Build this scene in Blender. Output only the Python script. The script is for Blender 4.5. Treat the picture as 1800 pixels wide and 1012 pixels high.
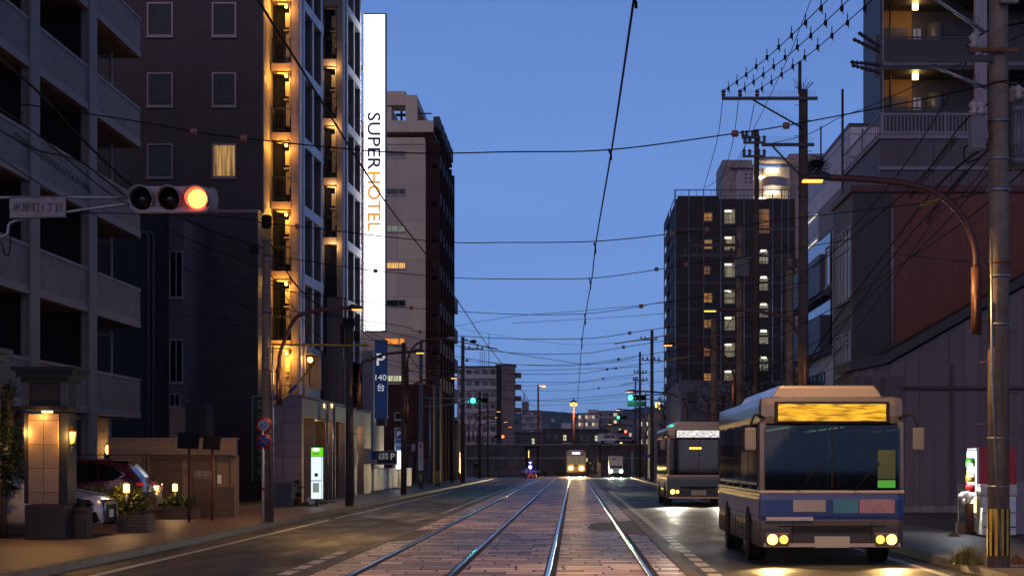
import bpy, bmesh, math, random
from mathutils import Vector, Matrix
random.seed(7)
for o in list(bpy.data.objects): bpy.data.objects.remove(o)
SC = bpy.context.scene
COL = SC.collection
R = math.radians

# ---------------- camera ----------------
EYE = 1.65            # eye height above the road
cam_d = bpy.data.cameras.new("camera"); cam = bpy.data.objects.new("camera", cam_d); COL.objects.link(cam)
cam.location = (0, 0, EYE); cam.rotation_euler = (R(90), 0, 0)
cam_d.sensor_width = 36; cam_d.lens = 70
cam_d.shift_x = -108/1800; cam_d.shift_y = 306/1800
cam_d.clip_start = 0.1; cam_d.clip_end = 9000
SC.camera = cam

# ---------------- world: dusk sky ----------------
w = bpy.data.worlds.new("World"); SC.world = w; w.use_nodes = True
nt = w.node_tree; N = nt.nodes; L = nt.links
bg = N['Background']
sky = N.new('ShaderNodeTexSky'); sky.sky_type = 'NISHITA'; sky.sun_disc = False
sky.sun_elevation = R(-2); sky.sun_rotation = R(180)
tc = N.new('ShaderNodeTexCoord'); sp = N.new('ShaderNodeSeparateXYZ'); L.new(tc.outputs['Generated'], sp.inputs[0])
ramp = N.new('ShaderNodeValToRGB'); L.new(sp.outputs['Z'], ramp.inputs[0])
cr = ramp.color_ramp
cr.elements[0].position = 0.0; cr.elements[0].color = (.22, .41, .86, 1)
cr.elements[1].position = 1.0; cr.elements[1].color = (.01, .014, .035, 1)
for p, c in ((.05, (.205, .395, .86)), (.12, (.155, .32, .77)), (.23, (.115, .25, .66)), (.32, (.06, .12, .32)), (.5, (.02, .038, .1))):
    e = cr.elements.new(p); e.color = (*c, 1)
gsc = N.new('ShaderNodeVectorMath'); gsc.operation = 'SCALE'; cn = N.new('ShaderNodeTexNoise'); cn.inputs['Scale'].default_value = 2.2; cn.inputs['Detail'].default_value = 4
cm = N.new('ShaderNodeMapping'); cm.inputs['Scale'].default_value = (1, 1, 5); L.new(tc.outputs['Generated'], cm.inputs[0]); L.new(cm.outputs[0], cn.inputs['Vector'])
cmr = N.new('ShaderNodeMapRange'); cmr.inputs[1].default_value = .3; cmr.inputs[2].default_value = .7; cmr.inputs[3].default_value = 8.3; cmr.inputs[4].default_value = 9.9
L.new(cn.outputs[0], cmr.inputs[0]); L.new(cmr.outputs[0], gsc.inputs[3]); L.new(ramp.outputs[0], gsc.inputs[0])
nsc = N.new('ShaderNodeVectorMath'); nsc.operation = 'SCALE'; nsc.inputs[3].default_value = .8
L.new(sky.outputs[0], nsc.inputs[0])
add = N.new('ShaderNodeVectorMath'); add.operation = 'ADD'
L.new(gsc.outputs[0], add.inputs[0]); L.new(nsc.outputs[0], add.inputs[1])
L.new(add.outputs[0], bg.inputs[0]); bg.inputs[1].default_value = 0.1
# the last glow of the sun that has set behind the camera: a wide, very weak sun
sd = bpy.data.lights.new("afterglow", 'SUN'); sd.energy = 0.42; sd.angle = R(50); sd.color = (1, .62, .55)
so = bpy.data.objects.new("afterglow", sd); COL.objects.link(so); so.rotation_euler = (R(74), 0, R(-14))

SC.view_settings.view_transform = 'Standard'; SC.view_settings.look = 'None'
SC.view_settings.exposure = 0; SC.view_settings.gamma = 1
SC.render.engine = 'CYCLES'
SC.cycles.use_denoising = True
SC.cycles.max_bounces = 6; SC.cycles.diffuse_bounces = 3; SC.cycles.glossy_bounces = 3
SC.cycles.transmission_bounces = 4; SC.cycles.sample_clamp_indirect = 4; SC.cycles.caustics_reflective = False
SC.cycles.use_light_tree = True

# ---------------- helpers ----------------
FW = 3500.0           # focal length in photo pixels; s = pixels per metre at a depth
def PX(px, s): return (px-1008)/s
def PZ(py, s): return EYE+(812-py)/s
def PY(s): return FW/s
def P(px, py, s): return Vector((PX(px, s), PY(s), PZ(py, s)))
ORG = {}

def tag(o, label=None, cat=None, group=None, kind=None):
    if label: o['label'] = label
    if cat: o['category'] = cat
    if group: o['group'] = group
    if kind: o['kind'] = kind
    return o
def thing(name, label, cat, loc=(0, 0, 0), rz=0, group=None):
    o = bpy.data.objects.new(name, None); COL.objects.link(o)
    o.empty_display_size = .2; o.location = loc; o.rotation_euler = (0, 0, rz)
    ORG[o] = Vector(loc) if rz == 0 else Vector((0, 0, 0))
    return tag(o, label, cat, group)
def kids(o): return [c for c in KID.get(o, [])]
KID = {}
def setpar(c, p):
    c.parent = p; KID.setdefault(p, []).append(c)
def dup(o, loc=None, rz=None, label=None, parent=None):
    c = o.copy(); COL.objects.link(c); ORG[c] = ORG.get(o, Vector())
    if parent: setpar(c, parent)
    else:
        if loc is not None: c.location = loc
        if rz is not None: c.rotation_euler = (0, 0, rz)
        if label: c['label'] = label
    for k in kids(o): dup(k, parent=c)
    return c

class MB:
    def __init__(s): s.v = []; s.f = []; s.m = []; s.sm = []; s.mi = 0
    def face(s, idx, smooth=False): s.f.append(idx); s.m.append(s.mi); s.sm.append(smooth)
    def quad(s, *p, smooth=False):
        n = len(s.v); s.v += [Vector(q) for q in p]; s.face(list(range(n, n+len(p))), smooth); return s
    def box(s, x0, x1, y0, y1, z0, z1, M=None):
        n = len(s.v)
        if x0 > x1: x0, x1 = x1, x0
        if y0 > y1: y0, y1 = y1, y0
        if z0 > z1: z0, z1 = z1, z0
        vs = [Vector(p) for p in ((x0,y0,z0),(x1,y0,z0),(x1,y1,z0),(x0,y1,z0),(x0,y0,z1),(x1,y0,z1),(x1,y1,z1),(x0,y1,z1))]
        if M: vs = [M @ q for q in vs]
        s.v += vs
        for f in ((0,3,2,1),(4,5,6,7),(0,1,5,4),(1,2,6,5),(2,3,7,6),(3,0,4,7)): s.face([n+i for i in f])
        return s
    def fb(s, F, u0, u1, d0, d1, z0, z1):
        """box on a facade F=(face, position): u along the wall, d outwards"""
        k, p = F
        if k == 'S': return s.box(u0, u1, p-d1, p-d0, z0, z1)
        if k == 'N': return s.box(u0, u1, p+d0, p+d1, z0, z1)
        if k == 'E': return s.box(p+d0, p+d1, u0, u1, z0, z1)
        if k == 'W': return s.box(p-d1, p-d0, u0, u1, z0, z1)
    def tube(s, pts, r, n=8, cap=True, smooth=True):
        pts = [Vector(p) for p in pts]; K = len(pts)
        rs = r if isinstance(r, (list, tuple)) else [r]*K
        base = len(s.v); up = None
        for i, p in enumerate(pts):
            t = (pts[min(i+1, K-1)]-pts[max(i-1, 0)]).normalized()
            if up is None:
                a = Vector((0, 0, 1)) if abs(t.z) < .9 else Vector((1, 0, 0))
                up = t.cross(a).normalized()
            up = (up-t*up.dot(t)).normalized(); b = t.cross(up)
            for k in range(n):
                an = 2*math.pi*k/n
                s.v.append(p+up*math.cos(an)*rs[i]+b*math.sin(an)*rs[i])
        for i in range(K-1):
            for k in range(n):
                a = base+i*n+k; b = base+i*n+(k+1) % n
                s.face([a, b, b+n, a+n], smooth)
        if cap:
            s.face([base+k for k in range(n)][::-1]); s.face([base+(K-1)*n+k for k in range(n)])
        return s
    def lathe(s, prof, c=(0, 0, 0), n=16, smooth=True, M=None):
        base = len(s.v); c = Vector(c)
        for (r, z) in prof:
            for k in range(n):
                a = 2*math.pi*k/n; q = Vector((r*math.cos(a), r*math.sin(a), z))
                if M: q = M @ q
                s.v.append(c+q)
        for i in range(len(prof)-1):
            for k in range(n):
                a = base+i*n+k; b = base+i*n+(k+1) % n
                s.face([a, b, b+n, a+n], smooth)
        s.face([base+k for k in range(n)][::-1]); s.face([base+(len(prof)-1)*n+k for k in range(n)])
        return s
    def prism(s, poly, ax, a, b):
        """poly = 2d points extruded along axis ax from a to b"""
        n = len(s.v); K = len(poly)
        def mk(p, t):
            if ax == 'x': return Vector((t, p[0], p[1]))
            if ax == 'y': return Vector((p[0], t, p[1]))
            return Vector((p[0], p[1], t))
        s.v += [mk(p, a) for p in poly]+[mk(p, b) for p in poly]
        s.face([n+i for i in range(K)]); s.face([n+K+i for i in range(K)][::-1])
        for i in range(K):
            j = (i+1) % K; s.face([n+j, n+i, n+K+i, n+K+j])
        return s
    def ball(s, c, r, n=10, sx=1, sy=1, sz=1):
        prof = [(max(.001, r*math.sin(math.pi*i/n)), -r*math.cos(math.pi*i/n)) for i in range(n+1)]
        return s.lathe(prof, c, n=max(8, n+2), M=Matrix.Diagonal((sx, sy, sz)))
    def build(s, name, mats, par=None, bev=0, local=False, label=None, cat=None, group=None, kind=None, fix=True):
        me = bpy.data.meshes.new(name)
        top = par
        org = ORG.get(par, Vector()) if (par and not local) else Vector()
        if par is None and not local and kind is None and s.v:
            org = Vector((sum(p.x for p in s.v)/len(s.v), sum(p.y for p in s.v)/len(s.v), min(p.z for p in s.v)))
        me.from_pydata([tuple(p-org) for p in s.v], [], s.f)
        if not isinstance(mats, (list, tuple)): mats = [mats]
        for m in mats: me.materials.append(m)
        me.polygons.foreach_set('material_index', s.m); me.polygons.foreach_set('use_smooth', s.sm)
        if fix or bev:
            bm = bmesh.new(); bm.from_mesh(me)
            if fix: bmesh.ops.recalc_face_normals(bm, faces=bm.faces)
            if bev:
                es = [e for e in bm.edges if len(e.link_faces) == 2 and e.calc_face_angle(0) > .6]
                bmesh.ops.bevel(bm, geom=es, offset=bev, segments=2, profile=.7, affect='EDGES', clamp_overlap=True)
            bm.to_mesh(me); bm.free()
        o = bpy.data.objects.new(name, me); COL.objects.link(o)
        if par: setpar(o, par); ORG[o] = ORG.get(par, Vector())
        elif kind is None and not local: o.location = org; ORG[o] = org
        return tag(o, label, cat, group, kind)

# ---------------- materials ----------------
_g = bpy.data.node_groups.new("wallmap", 'ShaderNodeTree')
_g.interface.new_socket("Vector", in_out='OUTPUT', socket_type='NodeSocketVector')
def _mkgroup():
    n = _g.nodes; l = _g.links
    out = n.new('NodeGroupOutput'); t = n.new('ShaderNodeTexCoord'); ge = n.new('ShaderNodeNewGeometry')
    a = n.new('ShaderNodeSeparateXYZ'); b = n.new('ShaderNodeSeparateXYZ')
    l.new(t.outputs['Object'], a.inputs[0])
    l.new(t.outputs['Normal'], b.inputs[0])
    def ab(sock):
        m = n.new('ShaderNodeMath'); m.operation = 'ABSOLUTE'; l.new(sock, m.inputs[0])
        g = n.new('ShaderNodeMath'); g.operation = 'GREATER_THAN'; g.inputs[1].default_value = .7; l.new(m.outputs[0], g.inputs[0]); return g.outputs[0]
    nx = ab(b.outputs[0]); nz = ab(b.outputs[2])
    u = n.new('ShaderNodeMix'); u.data_type = 'FLOAT'; l.new(nx, u.inputs[0]); l.new(a.outputs[0], u.inputs[2]); l.new(a.outputs[1], u.inputs[3])
    v = n.new('ShaderNodeMix'); v.data_type = 'FLOAT'; l.new(nz, v.inputs[0]); l.new(a.outputs[2], v.inputs[2]); l.new(a.outputs[1], v.inputs[3])
    c = n.new('ShaderNodeCombineXYZ'); l.new(u.outputs[0], c.inputs[0]); l.new(v.outputs[0], c.inputs[1])
    l.new(c.outputs[0], out.inputs[0])
_mkgroup()
MATS = {}
def mat(name, c=(.5, .5, .5), rough=.6, metal=0, var=.15, vs=1.5, bump=0, bs=30, em=None, es=0, spec=.5, tile=None, coat=0,
        streak=None, alpha=1, trans=0, ribs=None):
    """base colour with noise variation; tile=(w,h,mortar,mortar colour,offset); ribs=period of vertical ribs; streak = strength of vertical dirt"""
    if name in MATS: return MATS[name]
    m = bpy.data.materials.new(name); m.use_nodes = True; n = m.node_tree.nodes; l = m.node_tree.links
    b = n['Principled BSDF']; MATS[name] = m
    b.inputs['Roughness'].default_value = rough; b.inputs['Metallic'].default_value = metal
    b.inputs['Specular IOR Level'].default_value = spec
    if coat: b.inputs['Coat Weight'].default_value = coat; b.inputs['Coat Roughness'].default_value = .06
    if trans: b.inputs['Transmission Weight'].default_value = trans
    b.inputs['Base Color'].default_value = (*c, 1)
    if em: b.inputs['Emission Color'].default_value = (*em, 1); b.inputs['Emission Strength'].default_value = es
    g = n.new('ShaderNodeGroup'); g.node_tree = _g
    tcn = n.new('ShaderNodeTexCoord')
    col = None; height = None
    if var:
        ns = n.new('ShaderNodeTexNoise'); ns.inputs['Scale'].default_value = vs; ns.inputs['Detail'].default_value = 5; ns.inputs['Roughness'].default_value = .65
        l.new(tcn.outputs['Object'], ns.inputs['Vector'])
        rr = n.new('ShaderNodeMapRange'); rr.inputs[1].default_value = .25; rr.inputs[2].default_value = .75
        rr.inputs[3].default_value = 1-var*1.6; rr.inputs[4].default_value = 1+var
        l.new(ns.outputs[0], rr.inputs[0])
        vm = n.new('ShaderNodeVectorMath'); vm.operation = 'SCALE'; vm.inputs[0].default_value = c
        l.new(rr.outputs[0], vm.inputs[3]); col = vm.outputs[0]
    if tile:
        tw, th, mo, mc, off = tile
        br = n.new('ShaderNodeTexBrick'); br.offset = off; l.new(g.outputs[0], br.inputs['Vector'])
        br.inputs['Scale'].default_value = 1; br.inputs['Brick Width'].default_value = tw; br.inputs['Row Height'].default_value = th
        br.inputs['Mortar Size'].default_value = mo; br.inputs['Mortar Smooth'].default_value = .2; br.inputs['Bias'].default_value = 0
        br.inputs['Color1'].default_value = (.8, .8, .8, 1); br.inputs['Color2'].default_value = (1.15, 1.1, 1.1, 1)
        br.inputs['Mortar'].default_value = (mc, mc, mc, 1)
        mx = n.new('ShaderNodeVectorMath'); mx.operation = 'MULTIPLY'
        if col: l.new(col, mx.inputs[0])
        else: mx.inputs[0].default_value = c
        l.new(br.outputs['Color'], mx.inputs[1]); col = mx.outputs[0]
        iv = n.new('ShaderNodeMath'); iv.operation = 'MULTIPLY'; iv.inputs[1].default_value = -1; l.new(br.outputs['Fac'], iv.inputs[0]); height = iv.outputs[0]
    if ribs:
        sx = n.new('ShaderNodeSeparateXYZ'); l.new(g.outputs[0], sx.inputs[0])
        mm = n.new('ShaderNodeMath'); mm.operation = 'MULTIPLY'; mm.inputs[1].default_value = 2*math.pi/ribs; l.new(sx.outputs[0], mm.inputs[0])
        sn = n.new('ShaderNodeMath'); sn.operation = 'SINE'; l.new(mm.outputs[0], sn.inputs[0])
        pw = n.new('ShaderNodeMath'); pw.operation = 'GREATER_THAN'; pw.inputs[1].default_value = -.75; l.new(sn.outputs[0], pw.inputs[0]); height = pw.outputs[0]
        mr = n.new('ShaderNodeMapRange'); mr.inputs[3].default_value = .55; mr.inputs[4].default_value = 1; l.new(pw.outputs[0], mr.inputs[0])
        mx = n.new('ShaderNodeVectorMath'); mx.operation = 'SCALE'
        if col: l.new(col, mx.inputs[0])
        else: mx.inputs[0].default_value = c
        l.new(mr.outputs[0], mx.inputs[3]); col = mx.outputs[0]
    if streak:
        mp = n.new('ShaderNodeMapping'); mp.inputs['Scale'].default_value = (3, 3, .15); l.new(tcn.outputs['Object'], mp.inputs[0])
        ns = n.new('ShaderNodeTexNoise'); ns.inputs['Scale'].default_value = 2; ns.inputs['Detail'].default_value = 6; l.new(mp.outputs[0], ns.inputs['Vector'])
        mr = n.new('ShaderNodeMapRange'); mr.inputs[1].default_value = .4; mr.inputs[2].default_value = .7; mr.inputs[3].default_value = 1; mr.inputs[4].default_value = 1-streak
        l.new(ns.outputs[0], mr.inputs[0])
        mx = n.new('ShaderNodeVectorMath'); mx.operation = 'SCALE'
        if col: l.new(col, mx.inputs[0])
        else: mx.inputs[0].default_value = c
        l.new(mr.outputs[0], mx.inputs[3]); col = mx.outputs[0]
    if col: l.new(col, b.inputs['Base Color'])
    if bump or height:
        bp = n.new('ShaderNodeBump'); bp.inputs['Distance'].default_value = .01; bp.inputs['Strength'].default_value = bump or .5
        if height: l.new(height, bp.inputs['Height'])
        else:
            nb = n.new('ShaderNodeTexNoise'); nb.inputs['Scale'].default_value = bs; nb.inputs['Detail'].default_value = 4
            l.new(tcn.outputs['Object'], nb.inputs['Vector']); l.new(nb.outputs[0], bp.inputs['Height'])
        l.new(bp.outputs[0], b.inputs['Normal'])
    return m
def glow(name, c, st): return mat(name, (.02, .02, .02), .5, var=0, em=c, es=st)
def curtain(name, c, st):
    """lit window: uneven warm light through a curtain"""
    if name in MATS: return MATS[name]
    m = mat(name, (.05, .05, .05), .3, var=0, em=c, es=st); n = m.node_tree.nodes; l = m.node_tree.links
    t = n.new('ShaderNodeTexCoord'); mp = n.new('ShaderNodeMapping'); mp.inputs['Scale'].default_value = (9, 9, .5)
    ns = n.new('ShaderNodeTexNoise'); ns.inputs['Scale'].default_value = 1.3; ns.inputs['Detail'].default_value = 3
    mr = n.new('ShaderNodeMapRange'); mr.inputs[1].default_value = .35; mr.inputs[2].default_value = .65; mr.inputs[3].default_value = st*.25; mr.inputs[4].default_value = st*1.3
    l.new(t.outputs['Object'], mp.inputs[0]); l.new(mp.outputs[0], ns.inputs['Vector']); l.new(ns.outputs[0], mr.inputs[0])
    l.new(mr.outputs[0], n['Principled BSDF'].inputs['Emission Strength']); return m

asphalt = mat('asphalt', (.062, .058, .06), .42, var=.4, vs=.5, bump=.6, bs=70, spec=.5, streak=.0)
asphalt2 = mat('asphalt patch', (.07, .066, .06), .6, var=.25, vs=3, bump=.5, bs=80)
paint_w = mat('road paint', (.62, .6, .6), .5, var=.35, vs=6)
kerb_m = mat('kerb concrete', (.15, .125, .12), .6, var=.3, vs=2.5, bump=.4, tile=(2.0, .6, .01, .45, 0))
walk_l = mat('brick paving', (.22, .115, .10), .5, var=.35, vs=1.2, bump=.6, tile=(.6, .3, .012, .5, .5))
walk_r = mat('paving concrete', (.17, .15, .155), .6, var=.3, vs=1.5, bump=.5, tile=(.9, .9, .01, .6, 0))
walk_g = mat('grey paving', (.2, .17, .18), .45, var=.25, vs=1.2, bump=.5, tile=(.3, .3, .008, .6, .5))
concrete = mat('concrete', (.25, .24, .23), .75, var=.25, vs=2, bump=.4, bs=25, streak=.3)
pole_c = mat('weathered pole concrete', (.29, .22, .16), .7, var=.3, vs=3, bump=.4, bs=30, streak=.4)
pole_d = mat('dark pole concrete', (.09, .07, .055), .75, var=.3, vs=3, bump=.3, bs=30)
steel = mat('galvanised steel', (.34, .36, .39), .45, .8, var=.2, vs=6)
steel_d = mat('dark steel', (.06, .06, .065), .5, .5, var=.2, vs=5)
rust = mat('rusty steel', (.25, .1, .05), .75, .3, var=.4, vs=8)
arm_red = mat('red brown arm paint', (.10, .035, .03), .5, var=.2, vs=3)
rubber = mat('black rubber cable', (.01, .01, .012), .85, var=0, spec=.15)
black = mat('black plastic', (.012, .012, .013), .7, var=0, spec=.15)
tyre_m = mat('tyre', (.018, .018, .018), .8, var=.1)
glass_d = mat('dark window glass', (.006, .007, .009), .07, var=0, spec=.35)
glass_n = mat('night window glass', (.03, .032, .04), .12, var=.2, vs=2, spec=.6)
frame_a = mat('aluminium frame', (.32, .31, .33), .4, .6, var=.08)
frame_dk = mat('dark window frame', (.05, .045, .05), .45, .4, var=.1)
white_p = mat('white paint', (.7, .7, .7), .4, var=.1, vs=3)
porcelain = mat('porcelain', (.5, .45, .42), .25, var=.1)
warm_lit = curtain('warm curtain light', (1, .52, .13), 1.1)
warm_dim = curtain('dim warm light', (1, .5, .15), .35)
cool_lit = curtain('corridor light', (.95, .85, .55), .9)
tube_lit = glow('fluorescent tube', (1, .95, .8), 9)

def window(root, F, u0, u1, z0, z1, pane=None, fr=None, fw=.06, mull=(), trans=(), d=.05, sill=True, name='window'):
    pane = pane or glass_n; fr = fr or frame_a
    m = MB(); m.fb(F, u0-fw, u0, .0, d, z0-fw, z1+fw).fb(F, u1, u1+fw, .0, d, z0-fw, z1+fw)
    m.fb(F, u0, u1, .0, d, z1, z1+fw).fb(F, u0, u1, .0, d, z0-fw, z0)
    for t in mull: uu = u0+(u1-u0)*t; m.fb(F, uu-fw*.4, uu+fw*.4, .0, d-.004, z0, z1)
    for t in trans: zz = z0+(z1-z0)*t; m.fb(F, u0, u1, .0, d-.006, zz-fw*.4, zz+fw*.4)
    if sill: m.fb(F, u0-fw-.03, u1+fw+.03, .0, d+.05, z0-fw-.06, z0-fw-.002)
    wd = m.build(name, fr, root)
    p = MB(); p.fb(F, u0, u1, -.02, .012, z0, z1); p.build('pane', pane, wd)
    return wd

def text(body, mt, par, center, h=None, w=None, face='S', rot=0, name='lettering', ext=.004, bold=False, stretch=True):
    """lettering fitted to width w and height h (before rotation); rot = turn in the plane of the sign"""
    cu = bpy.data.curves.new('t', 'FONT'); cu.body = body; cu.align_x = 'CENTER'; cu.align_y = 'CENTER'; cu.size = 1
    cu.extrude = 0; cu.resolution_u = 3; cu.offset = .012 if bold else 0
    if '\n' in body: cu.space_line = .95
    to = bpy.data.objects.new('t', cu); COL.objects.link(to)
    dg = bpy.context.evaluated_depsgraph_get(); me = bpy.data.meshes.new_from_object(to.evaluated_get(dg))
    bpy.data.objects.remove(to)
    vs = [v.co.copy() for v in me.vertices]
    x0 = min(v.x for v in vs); x1 = max(v.x for v in vs); y0 = min(v.y for v in vs); y1 = max(v.y for v in vs)
    sy = h/(y1-y0) if h else None; sx = w/(x1-x0) if w else None
    if sx is None: sx = sy
    if sy is None: sy = sx
    m = MB(); c = Vector(center); org = c
    cr_, sr_ = math.cos(rot), math.sin(rot)
    for v in vs:
        x = (v.x-(x0+x1)/2)*sx; y = (v.y-(y0+y1)/2)*sy
        x, y = x*cr_-y*sr_, x*sr_+y*cr_
        if face == 'S': q = Vector((x, -ext, y))
        elif face == 'E': q = Vector((ext, x, y))
        elif face == 'W': q = Vector((-ext, -x, y))
        else: q = Vector((-x, ext, y))
        m.v.append(c+q)
    for p in me.polygons: m.face(list(p.vertices))
    bpy.data.meshes.remove(me)
    return m.build(name, mt, par, fix=False)

def light(name, loc, power, col=(1, .6, .25), r=.1, kind='POINT', rot=None, spot=None, blend=.6, par=None):
    d = bpy.data.lights.new(name, kind); d.energy = power; d.color = col
    if kind in ('POINT', 'SPOT'): d.shadow_soft_size = min(r, .05) if kind == 'SPOT' else min(r, .11)
    if kind == 'SPOT': d.spot_size = R(spot or 90); d.spot_blend = blend
    o = bpy.data.objects.new(name, d); COL.objects.link(o); o.location = loc
    if rot: o.rotation_euler = rot
    if par: o.parent = par; o.location = Vector(loc)-ORG.get(par, Vector())
    return o
def smooth(pts, n=6):
    """Catmull-Rom through the points"""
    pts = [Vector(p) for p in pts]; out = []
    if len(pts) < 3: return pts
    for i in range(len(pts)-1):
        p0 = pts[max(i-1, 0)]; p1 = pts[i]; p2 = pts[i+1]; p3 = pts[min(i+2, len(pts)-1)]
        for k in range(n):
            t = k/n
            out.append(.5*((2*p1)+(p2-p0)*t+(2*p0-5*p1+4*p2-p3)*t*t+(3*p1-p0-3*p2+p3)*t**3))
    out.append(pts[-1]); return out
def leaves(center, rad, n, size, mt, par=None, name='foliage', seed=1, local=False, flat=0, **kw):
    rnd = random.Random(seed); m = MB(); cs = []
    K = max(3, n//40)
    for _ in range(K):
        a = rnd.random()*6.283; u = rnd.uniform(-1, 1); q = rnd.random()**.4
        rr = math.sqrt(1-u*u)
        cs.append(Vector((rad[0]*rr*math.cos(a)*q, rad[1]*rr*math.sin(a)*q, rad[2]*u*q)))
    cl = min(rad)*.45
    for i in range(n):
        c = rnd.choice(cs)+Vector((rnd.gauss(0, 1), rnd.gauss(0, 1), rnd.gauss(0, .8)))*cl*.5
        d = Vector((rnd.gauss(0, 1), rnd.gauss(0, 1), rnd.gauss(0, .7))).normalized()
        e = d.cross(Vector((rnd.gauss(0, 1), rnd.gauss(0, 1), rnd.gauss(0, 1)))).normalized()
        sz = size*rnd.uniform(.6, 1.4); p = Vector(center)+c
        m.quad(p-d*sz, p+e*sz*.4, p+d*sz, p-e*sz*.4)
    return m.build(name, mt, par, local=local, fix=False, **kw)
leaf_g = mat('leaf green', (.06, .09, .02), .5, var=.6, vs=4)
leaf_y = mat('leaf yellow green', (.16, .16, .02), .5, var=.6, vs=4)
leaf_dk = mat('dark leaf', (.03, .05, .02), .5, var=.5, vs=3)
bark = mat('bark', (.09, .06, .045), .85, var=.4, vs=6, bump=.5)
# ================= SETTING =================
def sheet(name, x0, x1, y0, y1, z, mt, zb=None):
    m = MB(); m.box(x0, x1, y0, y1, (z-.2 if zb is None else zb), z); return m.build(name, mt, kind='structure')
gbase = mat('bare ground', (.08, .075, .075), .8, var=.3, vs=.3)
g = MB(); g.quad((-3600, -300, -.06), (3600, -300, -.06), (3600, 3700, -.06), (-3600, 3700, -.06)); g.build('ground', gbase, kind='structure')
track_m = mat('granite setts', (.85, .66, .64), .44, var=.3, vs=1.3, tile=(.74, .2, .02, .0, 0), bump=1)
def _tr():
    m = track_m; n = m.node_tree.nodes; l = m.node_tree.links
    # wobble the joints so that no two setts match, and let every sett have its own tone
    br = [x for x in n if x.type == 'TEX_BRICK'][0]; g_ = [x for x in n if x.type == 'GROUP'][0]
    no = n.new('ShaderNodeTexNoise'); no.inputs['Scale'].default_value = 2.2; no.inputs['Detail'].default_value = 3
    l.new(g_.outputs[0], no.inputs['Vector'])
    no.inputs['Scale'].default_value = 1.6; sc = n.new('ShaderNodeVectorMath'); sc.operation = 'SUBTRACT'; l.new(no.outputs['Color'], sc.inputs[0]); sc.inputs[1].default_value = (.5, .5, .5)
    s2 = n.new('ShaderNodeVectorMath'); s2.operation = 'SCALE'; s2.inputs[3].default_value = .09; l.new(sc.outputs[0], s2.inputs[0])
    ad = n.new('ShaderNodeVectorMath'); ad.operation = 'ADD'; l.new(g_.outputs[0], ad.inputs[0]); l.new(s2.outputs[0], ad.inputs[1])
    mpp = n.new('ShaderNodeVectorMath'); mpp.operation = 'MULTIPLY'; mpp.inputs[1].default_value = (1, .3333, 1); l.new(ad.outputs[0], mpp.inputs[0]); 
    sy = n.new('ShaderNodeSeparateXYZ'); l.new(mpp.outputs[0], sy.inputs[0])
    dv = n.new('ShaderNodeMath'); dv.operation = 'DIVIDE'; dv.inputs[1].default_value = .2; l.new(sy.outputs[1], dv.inputs[0])
    fl = n.new('ShaderNodeMath'); fl.operation = 'FLOOR'; l.new(dv.outputs[0], fl.inputs[0])
    wn = n.new('ShaderNodeTexWhiteNoise'); wn.noise_dimensions = '1D'; l.new(fl.outputs[0], wn.inputs['W'])
    ax = n.new('ShaderNodeMath'); ax.operation = 'MULTIPLY_ADD'; ax.inputs[1].default_value = .74; l.new(wn.outputs['Value'], ax.inputs[0]); l.new(sy.outputs[0], ax.inputs[2])
    cx = n.new('ShaderNodeCombineXYZ'); l.new(ax.outputs[0], cx.inputs[0]); l.new(sy.outputs[1], cx.inputs[1]); l.new(cx.outputs[0], br.inputs['Vector'])
    br.inputs['Color1'].default_value = (.33, .31, .33, 1); br.inputs['Color2'].default_value = (1.4, 1.35, 1.32, 1)
    bp = [x for x in n if x.type == 'BUMP'][0]; bp.inputs['Distance'].default_value = .05
    # fine roughness of the stone surface
    n2 = n.new('ShaderNodeTexNoise'); n2.inputs['Scale'].default_value = 14; n2.inputs['Detail'].default_value = 6; l.new(g_.outputs[0], n2.inputs['Vector'])
    b2 = n.new('ShaderNodeBump'); b2.inputs['Distance'].default_value = .02; b2.inputs['Strength'].default_value = .8
    l.new(n2.outputs[0], b2.inputs['Height']); l.new(bp.outputs[0], b2.inputs['Normal']); l.new(b2.outputs[0], n['Principled BSDF'].inputs['Normal'])
_tr()
track_m.node_tree.nodes['Principled BSDF'].inputs['Specular IOR Level'].default_value = .5
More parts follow.
